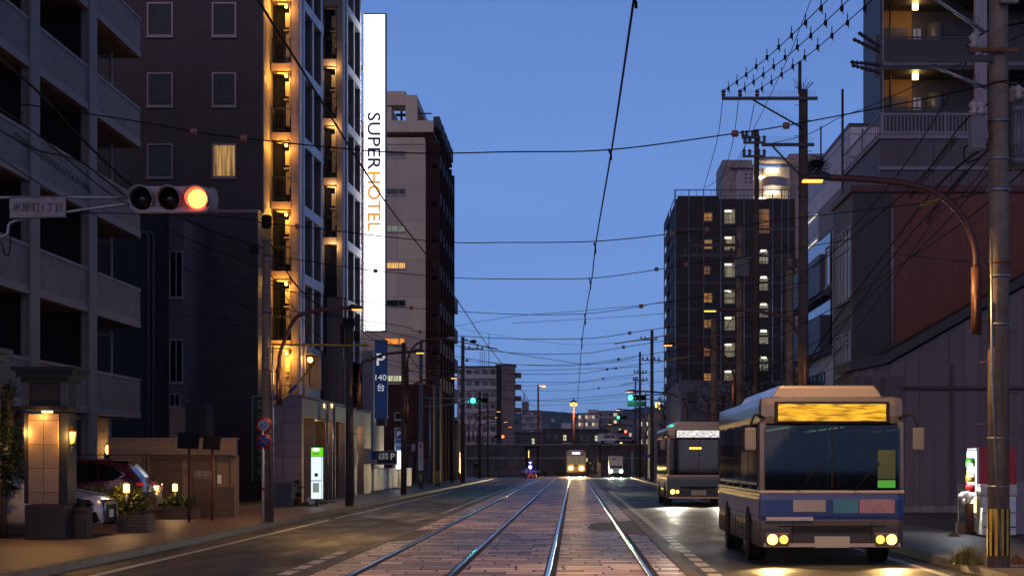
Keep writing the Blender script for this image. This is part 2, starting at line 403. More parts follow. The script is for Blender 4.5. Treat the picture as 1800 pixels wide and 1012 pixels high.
def _wear():
    # tyre lanes and old patches along the road
    m = asphalt; n = m.node_tree.nodes; l = m.node_tree.links; b = n['Principled BSDF']
    t = n.new('ShaderNodeTexCoord'); mp = n.new('ShaderNodeMapping'); mp.inputs['Scale'].default_value = (1.2, .22, 1); l.new(t.outputs['Object'], mp.inputs[0])
    a = n.new('ShaderNodeTexNoise'); a.inputs['Scale'].default_value = 1.4; a.inputs['Detail'].default_value = 5; l.new(mp.outputs[0], a.inputs['Vector'])
    r = n.new('ShaderNodeMapRange'); r.inputs[1].default_value = .35; r.inputs[2].default_value = .68; r.inputs[3].default_value = .42; r.inputs[4].default_value = .7; l.new(a.outputs[0], r.inputs[0]); l.new(r.outputs[0], b.inputs['Roughness'])
    v = n.new('ShaderNodeTexVoronoi'); v.feature = 'DISTANCE_TO_EDGE'; v.inputs['Scale'].default_value = .32; n2 = n.new('ShaderNodeTexNoise'); n2.inputs['Scale'].default_value = 1.5; n2.inputs['Detail'].default_value = 6
    l.new(t.outputs['Object'], n2.inputs['Vector']); ad = n.new('ShaderNodeVectorMath'); ad.operation = 'ADD'; l.new(t.outputs['Object'], ad.inputs[0]); l.new(n2.outputs['Color'], ad.inputs[1]); l.new(ad.outputs[0], v.inputs['Vector'])
    c = n.new('ShaderNodeMapRange'); c.inputs[1].default_value = .0; c.inputs[2].default_value = .02; c.inputs[3].default_value = .35; c.inputs[4].default_value = 1; l.new(v.outputs['Distance'], c.inputs[0])
    q = b.inputs['Base Color'].links[0].from_socket; x = n.new('ShaderNodeVectorMath'); x.operation = 'SCALE'; l.new(q, x.inputs[0]); l.new(c.outputs[0], x.inputs[3]); l.new(x.outputs[0], b.inputs['Base Color'])
_wear()
FAR = 244.6
sheet('road_left_lane', -7.65, -4.05, -20, FAR, 0, asphalt)
sheet('road_right_lane', 1.85, 5.9, -20, FAR, 0, asphalt)
sheet('track_bed', -3.85, 1.65, -20, FAR, 0, track_m)
sheet('track_kerb_left', -4.05, -3.85, -20, FAR, .012, kerb_m)
sheet('track_kerb_right', 1.65, 1.85, -20, FAR, .012, kerb_m)
sheet('kerb_left', -7.82, -7.65, -20, 200, .13, kerb_m)
sheet('kerb_right', 5.9, 6.07, -20, 205, .13, kerb_m)
sheet('pavement_left', -11.6, -7.82, -20, 66, .13, walk_l)
sheet('pavement_left_far', -11.6, -7.82, 66, 200, .13, walk_g)
sheet('pavement_right', 6.07, 8.3, -20, 205, .13, walk_r)
sheet('parking_lot', -60, -11.6, -20, 240, .11, asphalt)
sheet('lot_right', 8.3, 60, -20, 240, .11, asphalt)
sheet('junction_left', -7.82, -7.65, 200, FAR, 0, asphalt)
# markings
def marks(name, rects, z=.004):
    m = MB()
    for (x0, x1, y0, y1) in rects: m.box(x0, x1, y0, y1, z-.003, z)
    m.build(name, paint_w, kind='structure')
marks('edge_line_marking', [(-7.06, -6.92, 12, 57), (-7.06, -6.92, 58.5, 66), (-7.06, -6.92, 67, 118), (-7.06, -6.92, 128, 195)])
marks('track_line_marking', [(-4.3, -4.15, 64, 190)])
marks('lane_dash_marking', [(-4.36, -4.16, 21.1+1.62*k, 22.2+1.62*k) for k in range(10)])
marks('safety_dash_marking', [(1.97, 2.17, 20.3+1.62*k, 21.4+1.62*k) for k in range(58)])
marks('edge_line_right_marking', [(5.36, 5.5, 15, 190)])
# dark asphalt patches let into the setts
pm = MB(); pm.prism([(.35, 50.3), (.5, 53.6), (.72, 54.4), (1.05, 54.9), (1.05, 48.6), (.7, 48.4), (.42, 49.1)], 'z', .001, .007)
pm.prism([(1.2, 55.6), (1.64, 56.2), (1.64, 45.0), (1.2, 45.9)], 'z', .001, .007)
pm.prism([(-3.84, 41.5), (-3.42, 42.5), (-3.42, 49.0), (-3.84, 48.2)], 'z', .001, .007)
pm.build('asphalt_patch', asphalt2, kind='structure')
# rails
rail_m = mat('polished rail steel', (.55, .56, .6), .16, 1, var=.12, vs=9)
groove_m = mat('oily rail groove', (.018, .015, .014), .7, var=.4, vs=5, bump=.5)
for x, lb in ((-3.28, 'outer steel rail of the left tram track, next to the left lane'), (-1.82, 'inner steel rail of the left tram track, beside the middle strip of setts'),
              (-.38, 'inner steel rail of the right tram track, shining up the middle of the picture'), (1.12, 'outer steel rail of the right tram track, nearest the dashed line')):
    t = thing('tram_rail', lb, 'rail', (x, 20, 0), group='four rails of the tram tracks')
    m = MB(); m.box(x-.055, x+.125, -10, 243, -.05, .005); m.build('flangeway', groove_m, t)
    m = MB(); m.prism([(x-.034, .001), (x+.034, .001), (x+.034, .008), (x+.026, .014), (x-.026, .014), (x-.034, .008)], 'y', -10, 243); m.build('rail_head', rail_m, t)
# far hills
hill_m = mat('wooded hill', (.05, .075, .05), .9, var=.3, vs=.004)
def ridge(name, y, pts, th=500):
    m = MB(); rnd = random.Random(3); ps = smooth([(x, 0, z) for x, z in pts], 10)
    top = [(p.x, max(1, p.z+rnd.uniform(-1.5, 1.5))) for p in ps]
    K = len(top)
    for i in range(K-1):
        (xa, za), (xb, zb) = top[i], top[i+1]
        m.quad((xa, y, -1), (xb, y, -1), (xb, y+th*.5, zb), (xa, y+th*.5, za), smooth=True)
        m.quad((xa, y+th*.5, za), (xb, y+th*.5, zb), (xb, y+th, -1), (xa, y+th, -1), smooth=True)
    m.build(name, hill_m, kind='structure', fix=False)
ridge('hills', 3000, [(-1500, 20), (-900, 40), (-500, 60), (-200, 74), (-60, 85), (-10, 82), (40, 74), (90, 88), (150, 95), (300, 100), (600, 70), (1500, 20)])
# ================= LEFT SIDE: APARTMENT BLOCK WITH BALCONIES =================
tile_a = mat('small beige wall tile', (.23, .16, .13), .6, var=.2, vs=.8, tile=(.24, .085, .012, .55, .5), bump=.5)
band_a = mat('beige concrete band', (.29, .21, .18), .6, var=.15, vs=1)
ribbed_a = mat('ribbed column render', (.27, .2, .175), .6, var=.12, vs=1, ribs=.17)
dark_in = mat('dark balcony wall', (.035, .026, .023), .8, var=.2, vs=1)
soff = mat('balcony soffit', (.14, .11, .10), .8, var=.15)
FA = -14.1; FL = 2.93; Z0 = 3.07
ap = thing('apartment_block', 'beige apartment block with tiled balconies in tiers above a carport, nearest on the left', 'building', (FA, 52, 0))
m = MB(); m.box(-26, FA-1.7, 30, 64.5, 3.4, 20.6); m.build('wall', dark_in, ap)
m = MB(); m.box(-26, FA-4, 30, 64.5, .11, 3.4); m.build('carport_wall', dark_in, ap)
cols = [(38.6, 39.4), (44.9, 45.8), (51.55, 52.45), (57.85, 58.75)]
m = MB(); m.box(-26, FA-.04, 30, 64.82, 20.6, 21.2); m.build('roof', band_a, ap)
for k in range(6):
    z = Z0+FL*k
    m = MB(); m.box(FA-1.72, FA-.16, 30, 64.78, z+.02, z+.2); m.build('balcony_floor', soff, ap)
    ys = [30]+[q for c in cols for q in c]+[64.8]
    for i in range(0, len(ys), 2):
        a, b = ys[i], ys[i+1]
        pb = MB(); pb.box(FA-.15, FA, a+.003, b-.003, z+.22, z+1.2)
        if b > 64: pb.box(FA-1.6, FA-.15, 64.65, 64.8, z+.22, z+1.2)
        p = pb.build('balcony_parapet', tile_a, ap)
        q = MB(); q.box(FA-.17, FA+.02, a+.004, b-.004, z, z+.218)
        if b > 64: q.box(FA-1.6, FA-.17, 64.64, 64.82, z, z+.218)
        q.build('floor_edge', band_a, p)
        q = MB(); q.box(FA-.17, FA+.025, a+.004, b-.004, z+1.202, z+1.29)
        if b > 64: q.box(FA-1.6, FA-.17, 64.63, 64.83, z+1.202, z+1.29)
        q.build('coping', band_a, p)
for (a, b) in cols:
    m = MB(); m.box(FA-.22, FA+.05, a, b, .11, 20.6); m.build('column', ribbed_a, ap)
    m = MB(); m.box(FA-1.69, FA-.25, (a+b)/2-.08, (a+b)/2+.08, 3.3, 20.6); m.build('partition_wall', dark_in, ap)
for k in range(1, 6):
    for (a, b) in ((52.9, 55.0), (55.3, 57.4), (59.2, 61.3), (46.3, 48.3)):
        window(ap, ('E', FA-1.7), a, b, Z0+FL*k+.25, Z0+FL*k+2.2, glass_d, frame_dk, sill=False, mull=(.5,), d=.04)
for k in range(0, 6):
    z = Z0+FL*k
    m = MB(); m.tube([(FA-.5, 62.9, z+.2), (FA-.5, 62.9, z+2.75)], .05, 8); m.tube(smooth([(FA-1.2, 62.9, z+2.6), (FA-.62, 62.9, z+2.62), (FA-.5, 62.9, z+2.5)], 4), .045, 8)
    m.build('drain_pipe', mat('cream drain pipe', (.4, .3, .2), .4, var=.1), ap)
# carport column with sconce
gran = mat('speckled brown granite', (.38, .25, .13), .5, var=.35, vs=45, tile=(3, .47, .008, .3, 0), bump=.4)
plinth = mat('dark polished plinth', (.04, .027, .02), .65, var=.25, vs=30)
metal_g = mat('grey green metal trim', (.012, .012, .012), .7, .0, var=.2)
m = MB(); m.box(PX(172, 57), PX(193, 57), 61.2, 61.6, .11, 3.0); m.build('carport_column', mat('pale brick tile column', (.3, .22, .16), .6, var=.2, tile=(.22, .07, .01, .5, .5)), ap)
m = MB(); m.box(-20, FA-.2, 40, 64, 2.98, 3.06); m.build('carport_ceiling', soff, ap)
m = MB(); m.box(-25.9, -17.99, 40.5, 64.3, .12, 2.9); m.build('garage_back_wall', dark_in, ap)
sc_ = thing('wall_sconce', 'lit oval wall lamp on the tiled carport column above the red car', 'lamp', (PX(187, 57.4), 61.0, 2.05))
c0 = Vector((PX(187, 57.4), 61.16, PZ(790, 57.4)))
m = MB(); m.lathe([(.001, -.03), (.1, -.03), (.1, .02), (.001, .02)], c0, 16, M=Matrix.Rotation(R(90), 3, 'X')@Matrix.Diagonal((1, 1.9, 1))); m.build('backplate', steel_d, sc_)
m = MB(); m.ball(c0+Vector((0, -.06, 0)), .085, sx=.8, sy=.7, sz=1.8); m.build('lamp_glass', glow('sconce glow', (1, .5, .12), 5), sc_)
light('sconce light', c0+Vector((0, -.35, 0)), 14, (1, .6, .22), .08)

# ---- granite entrance pillar with timber-dark sign box ----
def gate_pillar(name, label, s, xl, xr, yt):
    x0, x1 = PX(xl, s), PX(xr, s); y = PY(s); yb = y+.75
    t = thing(name, label, 'pillar', ((x0+x1)/2, y, .12), group='granite gate pillars of the car park')
    m = MB(); m.box(x0-.06, x1+.12, y-.06, yb+.06, .11, .82); m.build('plinth', plinth, t, bev=.012)
    m = MB(); m.box(x0, x1, y, yb, .83, 2.6); m.build('shaft', gran, t, bev=.008)
    m = MB(); m.box(x1+.005, x1+.17, y+.02, yb-.02, .84, 2.62); m.box(x0-.09, x0-.005, y+.02, yb-.02, .84, 2.62); m.build('side_trim', metal_g, t)
    zb, zt = 2.66, PZ(yt, s)
    m = MB(); m.box(x0-.1, x1+.2, y-.1, yb+.1, zb, zb+.1); m.box(x0-.05, x1+.15, y-.05, yb+.05, zb+.1, zt-.3)
    m.build('sign_box', metal_g, t, bev=.01)
    m = MB()
    for xx in (x0-.09, x1+.06): m.box(xx, xx+.13, y-.09, y-.052, zb+.1, zt-.3)
    m.build('corner_post', steel_d, t)
    m = MB(); m.box(x0-.12, x1+.22, y-.12, yb+.12, zt-.3, zt-.2).box(x0-.2, x1+.3, y-.2, yb+.2, zt-.2, zt-.08).box(x0-.28, x1+.38, y-.28, yb+.28, zt-.08, zt); m.build('cornice', metal_g, t, bev=.01)
    return t, x0, x1, y, zb, zt
t, x0, x1, y, zb, zt = gate_pillar('gate_pillar', 'granite gate pillar with two lit wall lanterns and a dark sign box on top', 89.5, 50, 103, 645)
m = MB()
for i, wd in enumerate((.05, .04, .06, .05, .035, .06, .05, .045, .05)): m.box(x0+.08+i*.075, x0+.08+i*.075+wd, y-.075, y-.051, 2.66+.55, 2.66+.63)
m.build('lettering', black, t)
x2 = x0-1.75
t2 = thing('gate_pillar', 'dark gate pillar cut off by the left edge of the picture', 'pillar', (-12.6, 39.5, .12), group='granite gate pillars of the car park')
m = MB(); m.box(-12.35, -11.45, 39.1, 39.8, .11, 3.65); m.build('shaft', mat('dark pillar stone', (.07, .055, .05), .5, var=.3, vs=20), t2)
m = MB(); m.box(-12.5, -11.35, 39.0, 39.9, 3.65, 3.8).box(-12.6, -11.25, 38.9, 40.0, 3.8, 3.9); m.build('cornice', steel_d, t2)
for i, (px, py, lb) in enumerate(((42, 760, 'lit brass wall lantern on the left side of the gate pillar'), (121, 766, 'lit brass wall lantern on the right side of the gate pillar'))):
    s = 89.5; c = P(px, py, s); c.y = y+.25
    lt = thing('wall_lantern', lb, 'lantern', c, group='lanterns of the gate pillar')
    sg = -1 if i == 0 else 1
    m = MB(); m.tube(smooth([c+Vector((-sg*.09, 0, -.3)), c+Vector((-sg*.04, 0, -.33)), c+Vector((0, 0, -.2))], 4), .012, 6); m.box(c.x-sg*.12-.02, c.x-sg*.12+.02, c.y-.06, c.y+.06, c.z-.4, c.z+.02); m.build('bracket', steel_d, lt)
    m = MB()
    for a in range(6):
        an = a*math.pi/3; m.tube([c+Vector((.055*math.cos(an), .055*math.sin(an), -.14)), c+Vector((.1*math.cos(an), .1*math.sin(an), .09))], .006, 5)
    m.lathe([(.06, -.15), (.055, -.13)], c, 6, False); m.lathe([(.125, .09), (.11, .11), (.03, .17), (.01, .21)], c, 6, False)
    m.build('cage', mat('aged brass', (.3, .17, .05), .4, .8, var=.2), lt)
    m = MB(); m.lathe([(.04, -.12), (.075, .085)], c, 6, False); m.build('lamp_glass', glow('lantern glow', (1, .42, .07), 4.5), lt)
    light('lantern light', c+Vector((sg*.03, -.3, .0)), 34, (1, .52, .15), .08)
# spotlights under the sign box (lit soffit) and a small uplight on the shaft
m = MB(); m.box(PX(82, 89.5)-.09, PX(82, 89.5)+.09, y-.03, y+.12, 2.625, 2.657); m.build('soffit_lamp', glow('soffit lamp', (1, .55, .15), 8), t)
light('soffit spot', (PX(75, 89.5), y-.16, 2.55), 6, (1, .55, .18), .05)

# planters, hedges
brickp = mat('brown planter brick', (.2, .15, .12), .7, var=.25, vs=2, tile=(.2, .07, .012, .45, .5), bump=.6)
def planter(name, label, xl, xr, s, yt, dp, mt, grp=None, rim=True):
    x0, x1 = PX(xl, s), PX(xr, s); y = PY(s); z = PZ(yt, s)
    t = thing(name, label, 'planter', ((x0+x1)/2, y, .12), group=grp)
    m = MB(); m.box(x0, x1, y, y+dp, .11, z-.06); m.build('wall', mt, t, bev=.006)
    if rim: m = MB(); m.box(x0-.02, x1+.02, y-.02, y+dp+.02, z-.058, z); m.build('coping', mt, t)
    m = MB(); m.box(x0+.08, x1-.08, y+.08, y+dp-.08, z+.001, z+.03); m.build('soil', mat('soil', (.04, .03, .02), .9, var=.3), t)
    return t
planter('brick_planter', 'dark brick planter built against the granite gate pillar', 112, 152, 88, 893, .5, mat('dark planter brick', (.07, .055, .045), .7, var=.25, tile=(.2, .07, .012, .5, .5)))
leaves((PX(133, 87)+.0, PY(87)+.12, PZ(889, 87)), (.36, .18, .13), 1300, .035, leaf_dk, name='shrub', seed=4, label='low dark shrub in the planter beside the gate pillar', cat='shrub')
planter('brick_planter', 'brown brick planter between the white car and the dark red car', 206, 258, 81.7, 905, .8, brickp, 'brick planters in the car park')
planter('brick_planter', 'brown brick planter in front of the tan outbuilding doors', 276, 343, 66, 893, 0.8, brickp, 'brick planters in the car park')
m = MB(); xx0, xx1 = PX(112, 67), PX(256, 67)
leaves((PX(165, 79), PY(79)-.2, PZ(880, 79)), (.95, .4, .27), 5000, .04, leaf_g, name='hedge', seed=5, label='long clipped hedge between the white car and the dark red car', cat='hedge')
leaves((PX(226, 80), PY(80)-.25, PZ(884, 80)), (.42, .36, .33), 4200, .045, leaf_y, name='bush', seed=6, label='lamp-lit yellow green bush at the street end of the long hedge', cat='shrub')
leaves((PX(308, 65.5), PY(65.5)+.2, PZ(884, 65.5)), (.48, .35, .2), 2600, .035, leaf_g, name='low_hedge', seed=8, label='small dark hedge in the planter before the outbuilding doors', cat='hedge')
for px, py, s, lb in ((225, 858, 81, 'lit bollard lamp glowing in the yellow green bush'), (305, 857, 65.8, 'lit bollard lamp in front of the tan outbuilding doors')):
    c = P(px, py, s); c.y += (-.15 if px < 250 else .2)
    t = thing('bollard_lamp', lb, 'lamp', (c.x, c.y, .2), group='small bollard lamps')
    m = MB(); m.tube([(c.x, c.y, .6), (c.x, c.y, c.z-.09)], .045, 10); m.lathe([(.075, .1), (.06, .13), (.001, .14)], c, 12); m.build('post', steel_d, t)
    m = MB(); m.lathe([(.055, -.09), (.07, -.08), (.07, .09), (.055, .1)], c, 12); m.build('lamp_glass', glow('bollard glow', (1, .55, .18), 4), t)
    light('bollard light', c+Vector((0, -.22, .16)), 22, (1, .62, .25), .05)
# dark tree at the very left edge
t = thing('street_tree', 'dark leafy tree at the left edge beside the gate pillar', 'tree', (-11.6, 40, .1))
m = MB(); m.tube(smooth([(-11.5, 40.2, .1), (-11.55, 40.2, 1.2), (-11.4, 40.3, 2.4), (-11.45, 40.3, 3.2)], 4), [.09]*9+[.07]*3+[.04], 8); m.build('trunk', bark, t)
leaves((-11.55, 40.3, 2.15), (.4, .5, 1.1), 3600, .05, leaf_dk, t, name='crown', seed=9)
m = MB(); m.lathe([(.3, 0), (.36, .1), (.4, .75), (.42, .8), (.36, .82)], (-11.5, 37.6, .12), 20); m.build('stone_tub', plinth, label='round dark tub at the bottom left corner of the picture', cat='planter')

# ---- tan outbuilding with doors, mesh fence, brick screen ----
tan = mat('tan render', (.32, .21, .145), .7, var=.12, vs=1.2, streak=.12)
brown_d = mat('brown steel door', (.13, .075, .045), .5, var=.12, vs=2)
s = 62.7; yb = PY(s)
t = thing('outbuilding', 'low tan outbuilding with two brown doors at the end of the car park', 'building', (PX(330, s), yb, .1))
zt = PZ(772, s)
m = MB(); m.box(PX(190, s), PX(415, s), yb, yb+.25, PZ(800, s), zt).box(PX(190, s), PX(262, s), yb, yb+.25, .1, PZ(800, s)).box(PX(262, s), PX(415, s), yb+.3, yb+.5, .1, PZ(800, s)); m.build('wall', tan, t)
m = MB(); m.box(PX(190, s)-.02, PX(415, s)+.04, yb-.04, yb+.29, zt+.002, zt+.05); m.build('coping', band_a, t)
for a, b in ((267, 317), (336, 372)):
    dm = MB(); dm.box(PX(a, s), PX(b, s), yb+.24, yb+.299, .12, PZ(807, s)); d = dm.build('door', brown_d, t, bev=.01)
    dm = MB(); dm.tube([(PX(b-5, s), yb+.2, 1.0), (PX(b-5, s), yb+.2, 1.12)], .012, 6); dm.build('handle', steel, d)
# notice with pale bars on the second door
m = MB()
for i in range(8): m.box(PX(338, s)+i*.065, PX(338, s)+i*.065+(.05 if i % 3 else .03), yb+.222, yb+.238, PZ(841, s)+.05, PZ(826, s))
m.box(PX(338, s), PX(369, s), yb+.222, yb+.238, PZ(841, s), PZ(841, s)+.02)
m.build('notice', mat('faded notice paint', (.4, .33, .28), .6, var=.2), t)
t = thing('mesh_fence', 'dark wire mesh fence in front of the tan outbuilding', 'fence', (PX(250, s), yb-.5, .1))
m = MB()
for px in (190, 262): m.box(PX(px, s)-.03, PX(px, s)+.03, yb-.35, yb-.29, .1, PZ(799, s)+.05)
m.build('post', steel_d, t)
m = MB(); m.box(PX(120, s), PX(410, s), yb-.34, yb-.3, PZ(800, s), PZ(798, s))
x = PX(120, s)
while x < PX(262, s): m.box(x, x+.008, yb-.325, yb-.317, .1, PZ(800, s)); x += .075
z = .3
while z < PZ(800, s): m.box(PX(120, s), PX(262, s), yb-.317, yb-.31, z, z+.007); z += .16
m.build('mesh_panel', steel_d, t)
s2 = 63.4; y2 = PY(s2)
t = thing('brick_screen', 'low brick screen with a dark railing on it beside the tan outbuilding', 'wall', (PX(398, s2), y2, .1))
m = MB(); m.box(PX(381, s2), PX(415, s2), y2-.5, y2-.3, .1, PZ(855, s2)); m.build('wall', mat('dark brick screen', (.12, .085, .075), .7, var=.2, tile=(.2, .07, .012, .5, .5)), t)
m = MB(); m.box(PX(383, s2), PX(386, s2), y2-.42, y2-.38, PZ(855, s2), PZ(801, s2)).box(PX(407, s2), PX(410, s2), y2-.42, y2-.38, PZ(855, s2), PZ(801, s2)); m.box(PX(383, s2), PX(410, s2), y2-.42, y2-.38, PZ(803, s2), PZ(801, s2)); m.build('railing', steel_d, t)
m = MB(); m.box(PX(387, s2), PX(394, s2), y2-.44, y2-.42, PZ(849, s2), PZ(834, s2)); m.build('parking_tag', white_p, t)
# road mirrors seen from behind
for px, py, wd, hg, s, tilt, lb in ((332, 774, 38, 29, 69, 2, 'dark rectangular traffic mirror on the left one of two posts'), (373, 777, 31, 26, 67, 4, 'smaller dark traffic mirror on the right one of two posts')):
    c = P(px, py, s)
    t = thing('traffic_mirror', lb, 'mirror', (c.x, c.y, .12), group='pair of traffic mirrors at the car park exit')
    m = MB(); m.tube([(c.x, c.y+.03, .12), (c.x, c.y+.03, c.z+.05)], .035, 10); m.build('post', rust, t)
    w_, h_ = wd/s/2, hg/s/2
    m = MB(); m.box(-w_, w_, -.03, .03, -h_, h_, M=Matrix.Translation(c+Vector((0, -.06, 0)))@Matrix.Rotation(R(tilt), 4, 'Y')@Matrix.Rotation(R(-10), 4, 'X')); m.build('mirror_back', black, t, bev=.028)
    m = MB(); m.box(c.x-.05, c.x+.05, c.y-.04, c.y+.06, c.z-.12, c.z-.04); m.build('clamp', steel, t)
# grey building between
gwall = mat('grey rendered wall', (.13, .1, .105), .75, var=.15, vs=.7, streak=.2)
gdark = mat('dark grey wall', (.05, .038, .04), .8, var=.15, vs=.7, streak=.2)
s = 46; yb = PY(s)
t = thing('narrow_building', 'narrow grey building with drain pipes between the apartment block and the hotel', 'building', (PX(290, s), yb, .1))
m = MB(); m.box(-28, PX(297, s), yb+.3, yb+6, .1, 11.2); m.build('side_wall', gdark, t)
m = MB(); m.box(PX(297, s), PX(323, s), yb, yb+6, .1, 11.0); m.build('wall', gwall, t)
for (ya, yc) in ((521, 443), (670, 598)): window(t, ('S', yb), PX(300, s), PX(320, s), PZ(ya, s), PZ(yc, s), glass_d, frame_a, mull=(.5,), fw=.05)
window(t, ('S', yb), PX(300, s), PX(315, s), PZ(712, s), PZ(693, s), glass_d, frame_a, mull=(.5,), fw=.04)
for px in (259, 268):
    m = MB(); m.tube([(PX(px, s), yb+.2, 1), (PX(px, s), yb+.2, PZ(412, s))]+[(PX(px, s)-.1, yb+.2, PZ(408, s)), (PX(px, s)-.6, yb+.2, PZ(405, s))], .06, 8); m.build('drain_pipe', gwall, t)
m = MB(); m.box(PX(325, 52), PX(362, 52), PY(52), PY(52)+1.5, PZ(770, 52), PZ(708, 52)); m.build('bay', gdark, t)
m = MB(); m.box(PX(299, 52), PX(326, 52), PY(52)-.1, PY(52)+1.2, PZ(770, 52), PZ(715, 52)); m.build('annex', tan, t)
# ================= HOTEL =================
mosaic = mat('purple brown mosaic tile', (.052, .028, .033), .5, var=.22, vs=.5, tile=(.16, .16, .016, .55, 0), bump=.5, streak=.15)
bigtile = mat('large dark wall tile', (.05, .034, .038), .6, var=.2, vs=.6, tile=(1.2, .8, .016, .45, .5), bump=.4)
htile = mat('grey hotel tile', (.36, .3, .285), .5, var=.12, vs=.7, tile=(.9, .75, .012, .5, 0), bump=.3, streak=.12)
htan = mat('beige hotel tile', (.40, .29, .21), .55, var=.12, vs=.7, tile=(2, 1.3, .012, .5, 0), bump=.3)
hwhite = mat('pale hotel frame', (.8, .76, .8), .45, var=.08)
hotel = thing('hotel', 'tall hotel with purple brown tiled side, warm lit stair landings and pale framed window bays', 'building', (-12.9, 84, 0))
m = MB(); m.box(-30, -12.9, 82.7, 105, 11.0, 30); m.build('side_wall', mosaic, hotel)
m = MB(); m.box(PX(325, 43.5), PX(453.5, 43.5), 80.46, 83.9, .1, 11.72); m.build('tiled_annex', bigtile, hotel)
m = MB(); m.box(PX(325, 43.5), PX(453.5, 43.5)+.03, 80.43, 83.95, 11.722, 11.85); m.build('annex_coping', band_a, hotel)
m = MB(); m.box(-22, -13.0, 83.9, 105, .1, 11.0); m.build('core_wall', bigtile, hotel)
# windows of the tiled side: two columns
k = 0
for row, yt in enumerate((-118, 5, 128, 253)):
    for (a, b) in ((259, 304), (373, 415)):
        s = 42.3; z1 = PZ(yt+3, s); z0 = z1-1.28
        lit = row == 3 and a > 300
        wd = window(hotel, ('S', 82.7), PX(a+3, s), PX(b-2, s), z0, z1, (warm_dim if lit else glass_d), mat('bronze frame', (.22, .19, .2), .4, .5, var=.1), fw=.07, d=.07)
        m = MB(); rnd = random.Random(row*7+a)
        x0, x1 = PX(a+3, s), PX(b-2, s); n = 9
        for i in range(n):       # curtain folds behind the pane edge, seen just in front of the wall face
            xa = x0+(x1-x0)*i/n
            m.box(xa+.002, xa+(x1-x0)/n*.93, 82.7-.022, 82.7-.0135, z0+.04, z1-.03)
        m.build('curtain', curtain('lit curtain', (1, .55, .18), .42) if lit else mat('grey curtain', (.075, .085, .085), .9, var=.2), wd)
# street side wall next to the landings, washed by the landing lamps
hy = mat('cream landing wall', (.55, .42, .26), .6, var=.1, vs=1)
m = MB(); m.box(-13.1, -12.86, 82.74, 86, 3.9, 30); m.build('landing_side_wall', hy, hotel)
m = MB(); m.box(-12.9, -11.9, 85.7, 86.0, 3.9, 30); m.build('landing_back_wall', mat('landing wall', (.3, .22, .17), .6, var=.12), hotel)
m = MB(); m.box(-11.95, -11.64, 84.3, 85.0, 3.9, 30); m.build('pilaster', mat('brown hotel tile', (.42, .3, .25), .5, var=.15, vs=.7, tile=(.6, .75, .012, .5, 0)), hotel)
m = MB(); m.box(-11.639, -11.56, 84.42, 84.9, 3.9, 30); m.build('pilaster_edge', hwhite, hotel)
yel = (1, .5, .08)
pipe_m = mat('cream pipe', (.5, .38, .2), .4, var=.1)
def landing(k, x0, x1, yf, ztop, th, depth, power, tan_m, strip):
    m = MB(); m.box(x0+.003, x1-.003, yf-.02, yf+depth, ztop-th, ztop); l_ = m.build('landing_slab', tan_m, hotel)
    r = MB()
    for z in (ztop+.12, ztop+.98, ztop+1.04): r.tube([(x0+.02, yf+.06, z), (x1-.02, yf+.06, z)], .014, 5)
    for i in range(4):
        xx = x0+.05+(x1-x0-.1)*i/3 if i != 1 else x0+.14
        r.tube([(xx, yf+.06, ztop), (xx, yf+.06, ztop+1.04)], .012, 5)
    r.build('railing', steel_d, l_)
    zc = ztop+FL-th           # ceiling of this storey
    r = MB(); r.tube(smooth([(x0+.25*(x1-x0), yf+.1, zc-.1), (x1-.14, yf+.1, zc-.12), (x1-.06, yf+.1, zc-.22), (x1-.06, yf+.1, ztop+.6)], 4), .045, 7); r.build('pipe', pipe_m, hotel)
    r = MB(); r.box(x1-.3, x1-.12, yf+.35, yf+.7, ztop+1.6, ztop+2.2); r.box(x1-.36, x1-.12, yf+.3, yf+.7, ztop+1.42, ztop+1.48); r.box(x1-.28, x1-.13, yf+.4, yf+.7, ztop+.35, ztop+1.35); r.build('air_conditioner', mat('cream appliance', (.55, .42, .24), .5, var=.1), hotel)
    if strip:
        r = MB(); r.box(x0+.42, x0+.52, yf+1.2, yf+1.36, ztop+.03, ztop+1.5); r.build('light_strip', glow('warm strip', (1, .72, .3), 4), hotel)
    else:
        r = MB(); r.box(x0+.24, x0+.42, yf+.85, yf+.9, ztop+.2, ztop+2.0); r.build('vent_door', frame_dk, hotel)
    if power:
        r = MB(); r.ball((x1-.2, yf-.06, zc-.26), .07); r.build('lamp', glow('landing lamp', (1, .55, .12), 6), hotel)
        light('landing warm light', (x1-.32, yf-.2, zc-.32), power, yel, .06)
slab1 = mat('warm slab render', (.42, .27, .19), .6, var=.1)
for k in range(8):
    landing(k, -12.8, -11.95, 84.3, 3.88+FL*k, .3, 1.5, 55 if k else 130, slab1, True)
# panel bays: deep pale frames whose far reveals are tiled
def bay(x, y, slope, length, s_top, fins, z_lo, z_hi):
    M4 = Matrix.Translation((x, y, 0))@Matrix.Rotation(-math.atan(slope), 4, 'Z')
    b = MB(); b.box(-1.3, -.5, 0, length, z_lo, z_hi, M=M4); b.build('bay_back_wall', glass_d, hotel)
    b = MB()
    for f in fins: b.box(-.5, -.02, f, f+.3, z_lo, z_hi, M=M4)
    fin = b.build('fin', mat('dark reveal tile', (.15, .12, .118), .45, var=.25, vs=.9, tile=(3, 1.05, .014, .5, 0)), hotel)
    b = MB()
    for f in fins: b.box(-.018, .02, f-.01, f+.31, z_lo, z_hi, M=M4)
    b.build('fin_edge', hwhite, hotel)
    z = s_top
    while z > z_lo+.2:
        if z < z_hi+.2:
            b = MB(); b.box(-.5, .035, .0, length, z-.42, z, M=M4); b.build('bay_beam', hwhite, hotel)
        z -= FL
bay(-11.56, 85.2, .034, 5.2, 18.51+FL*3, (.0, 2.35, 4.75), 6.7, 30)
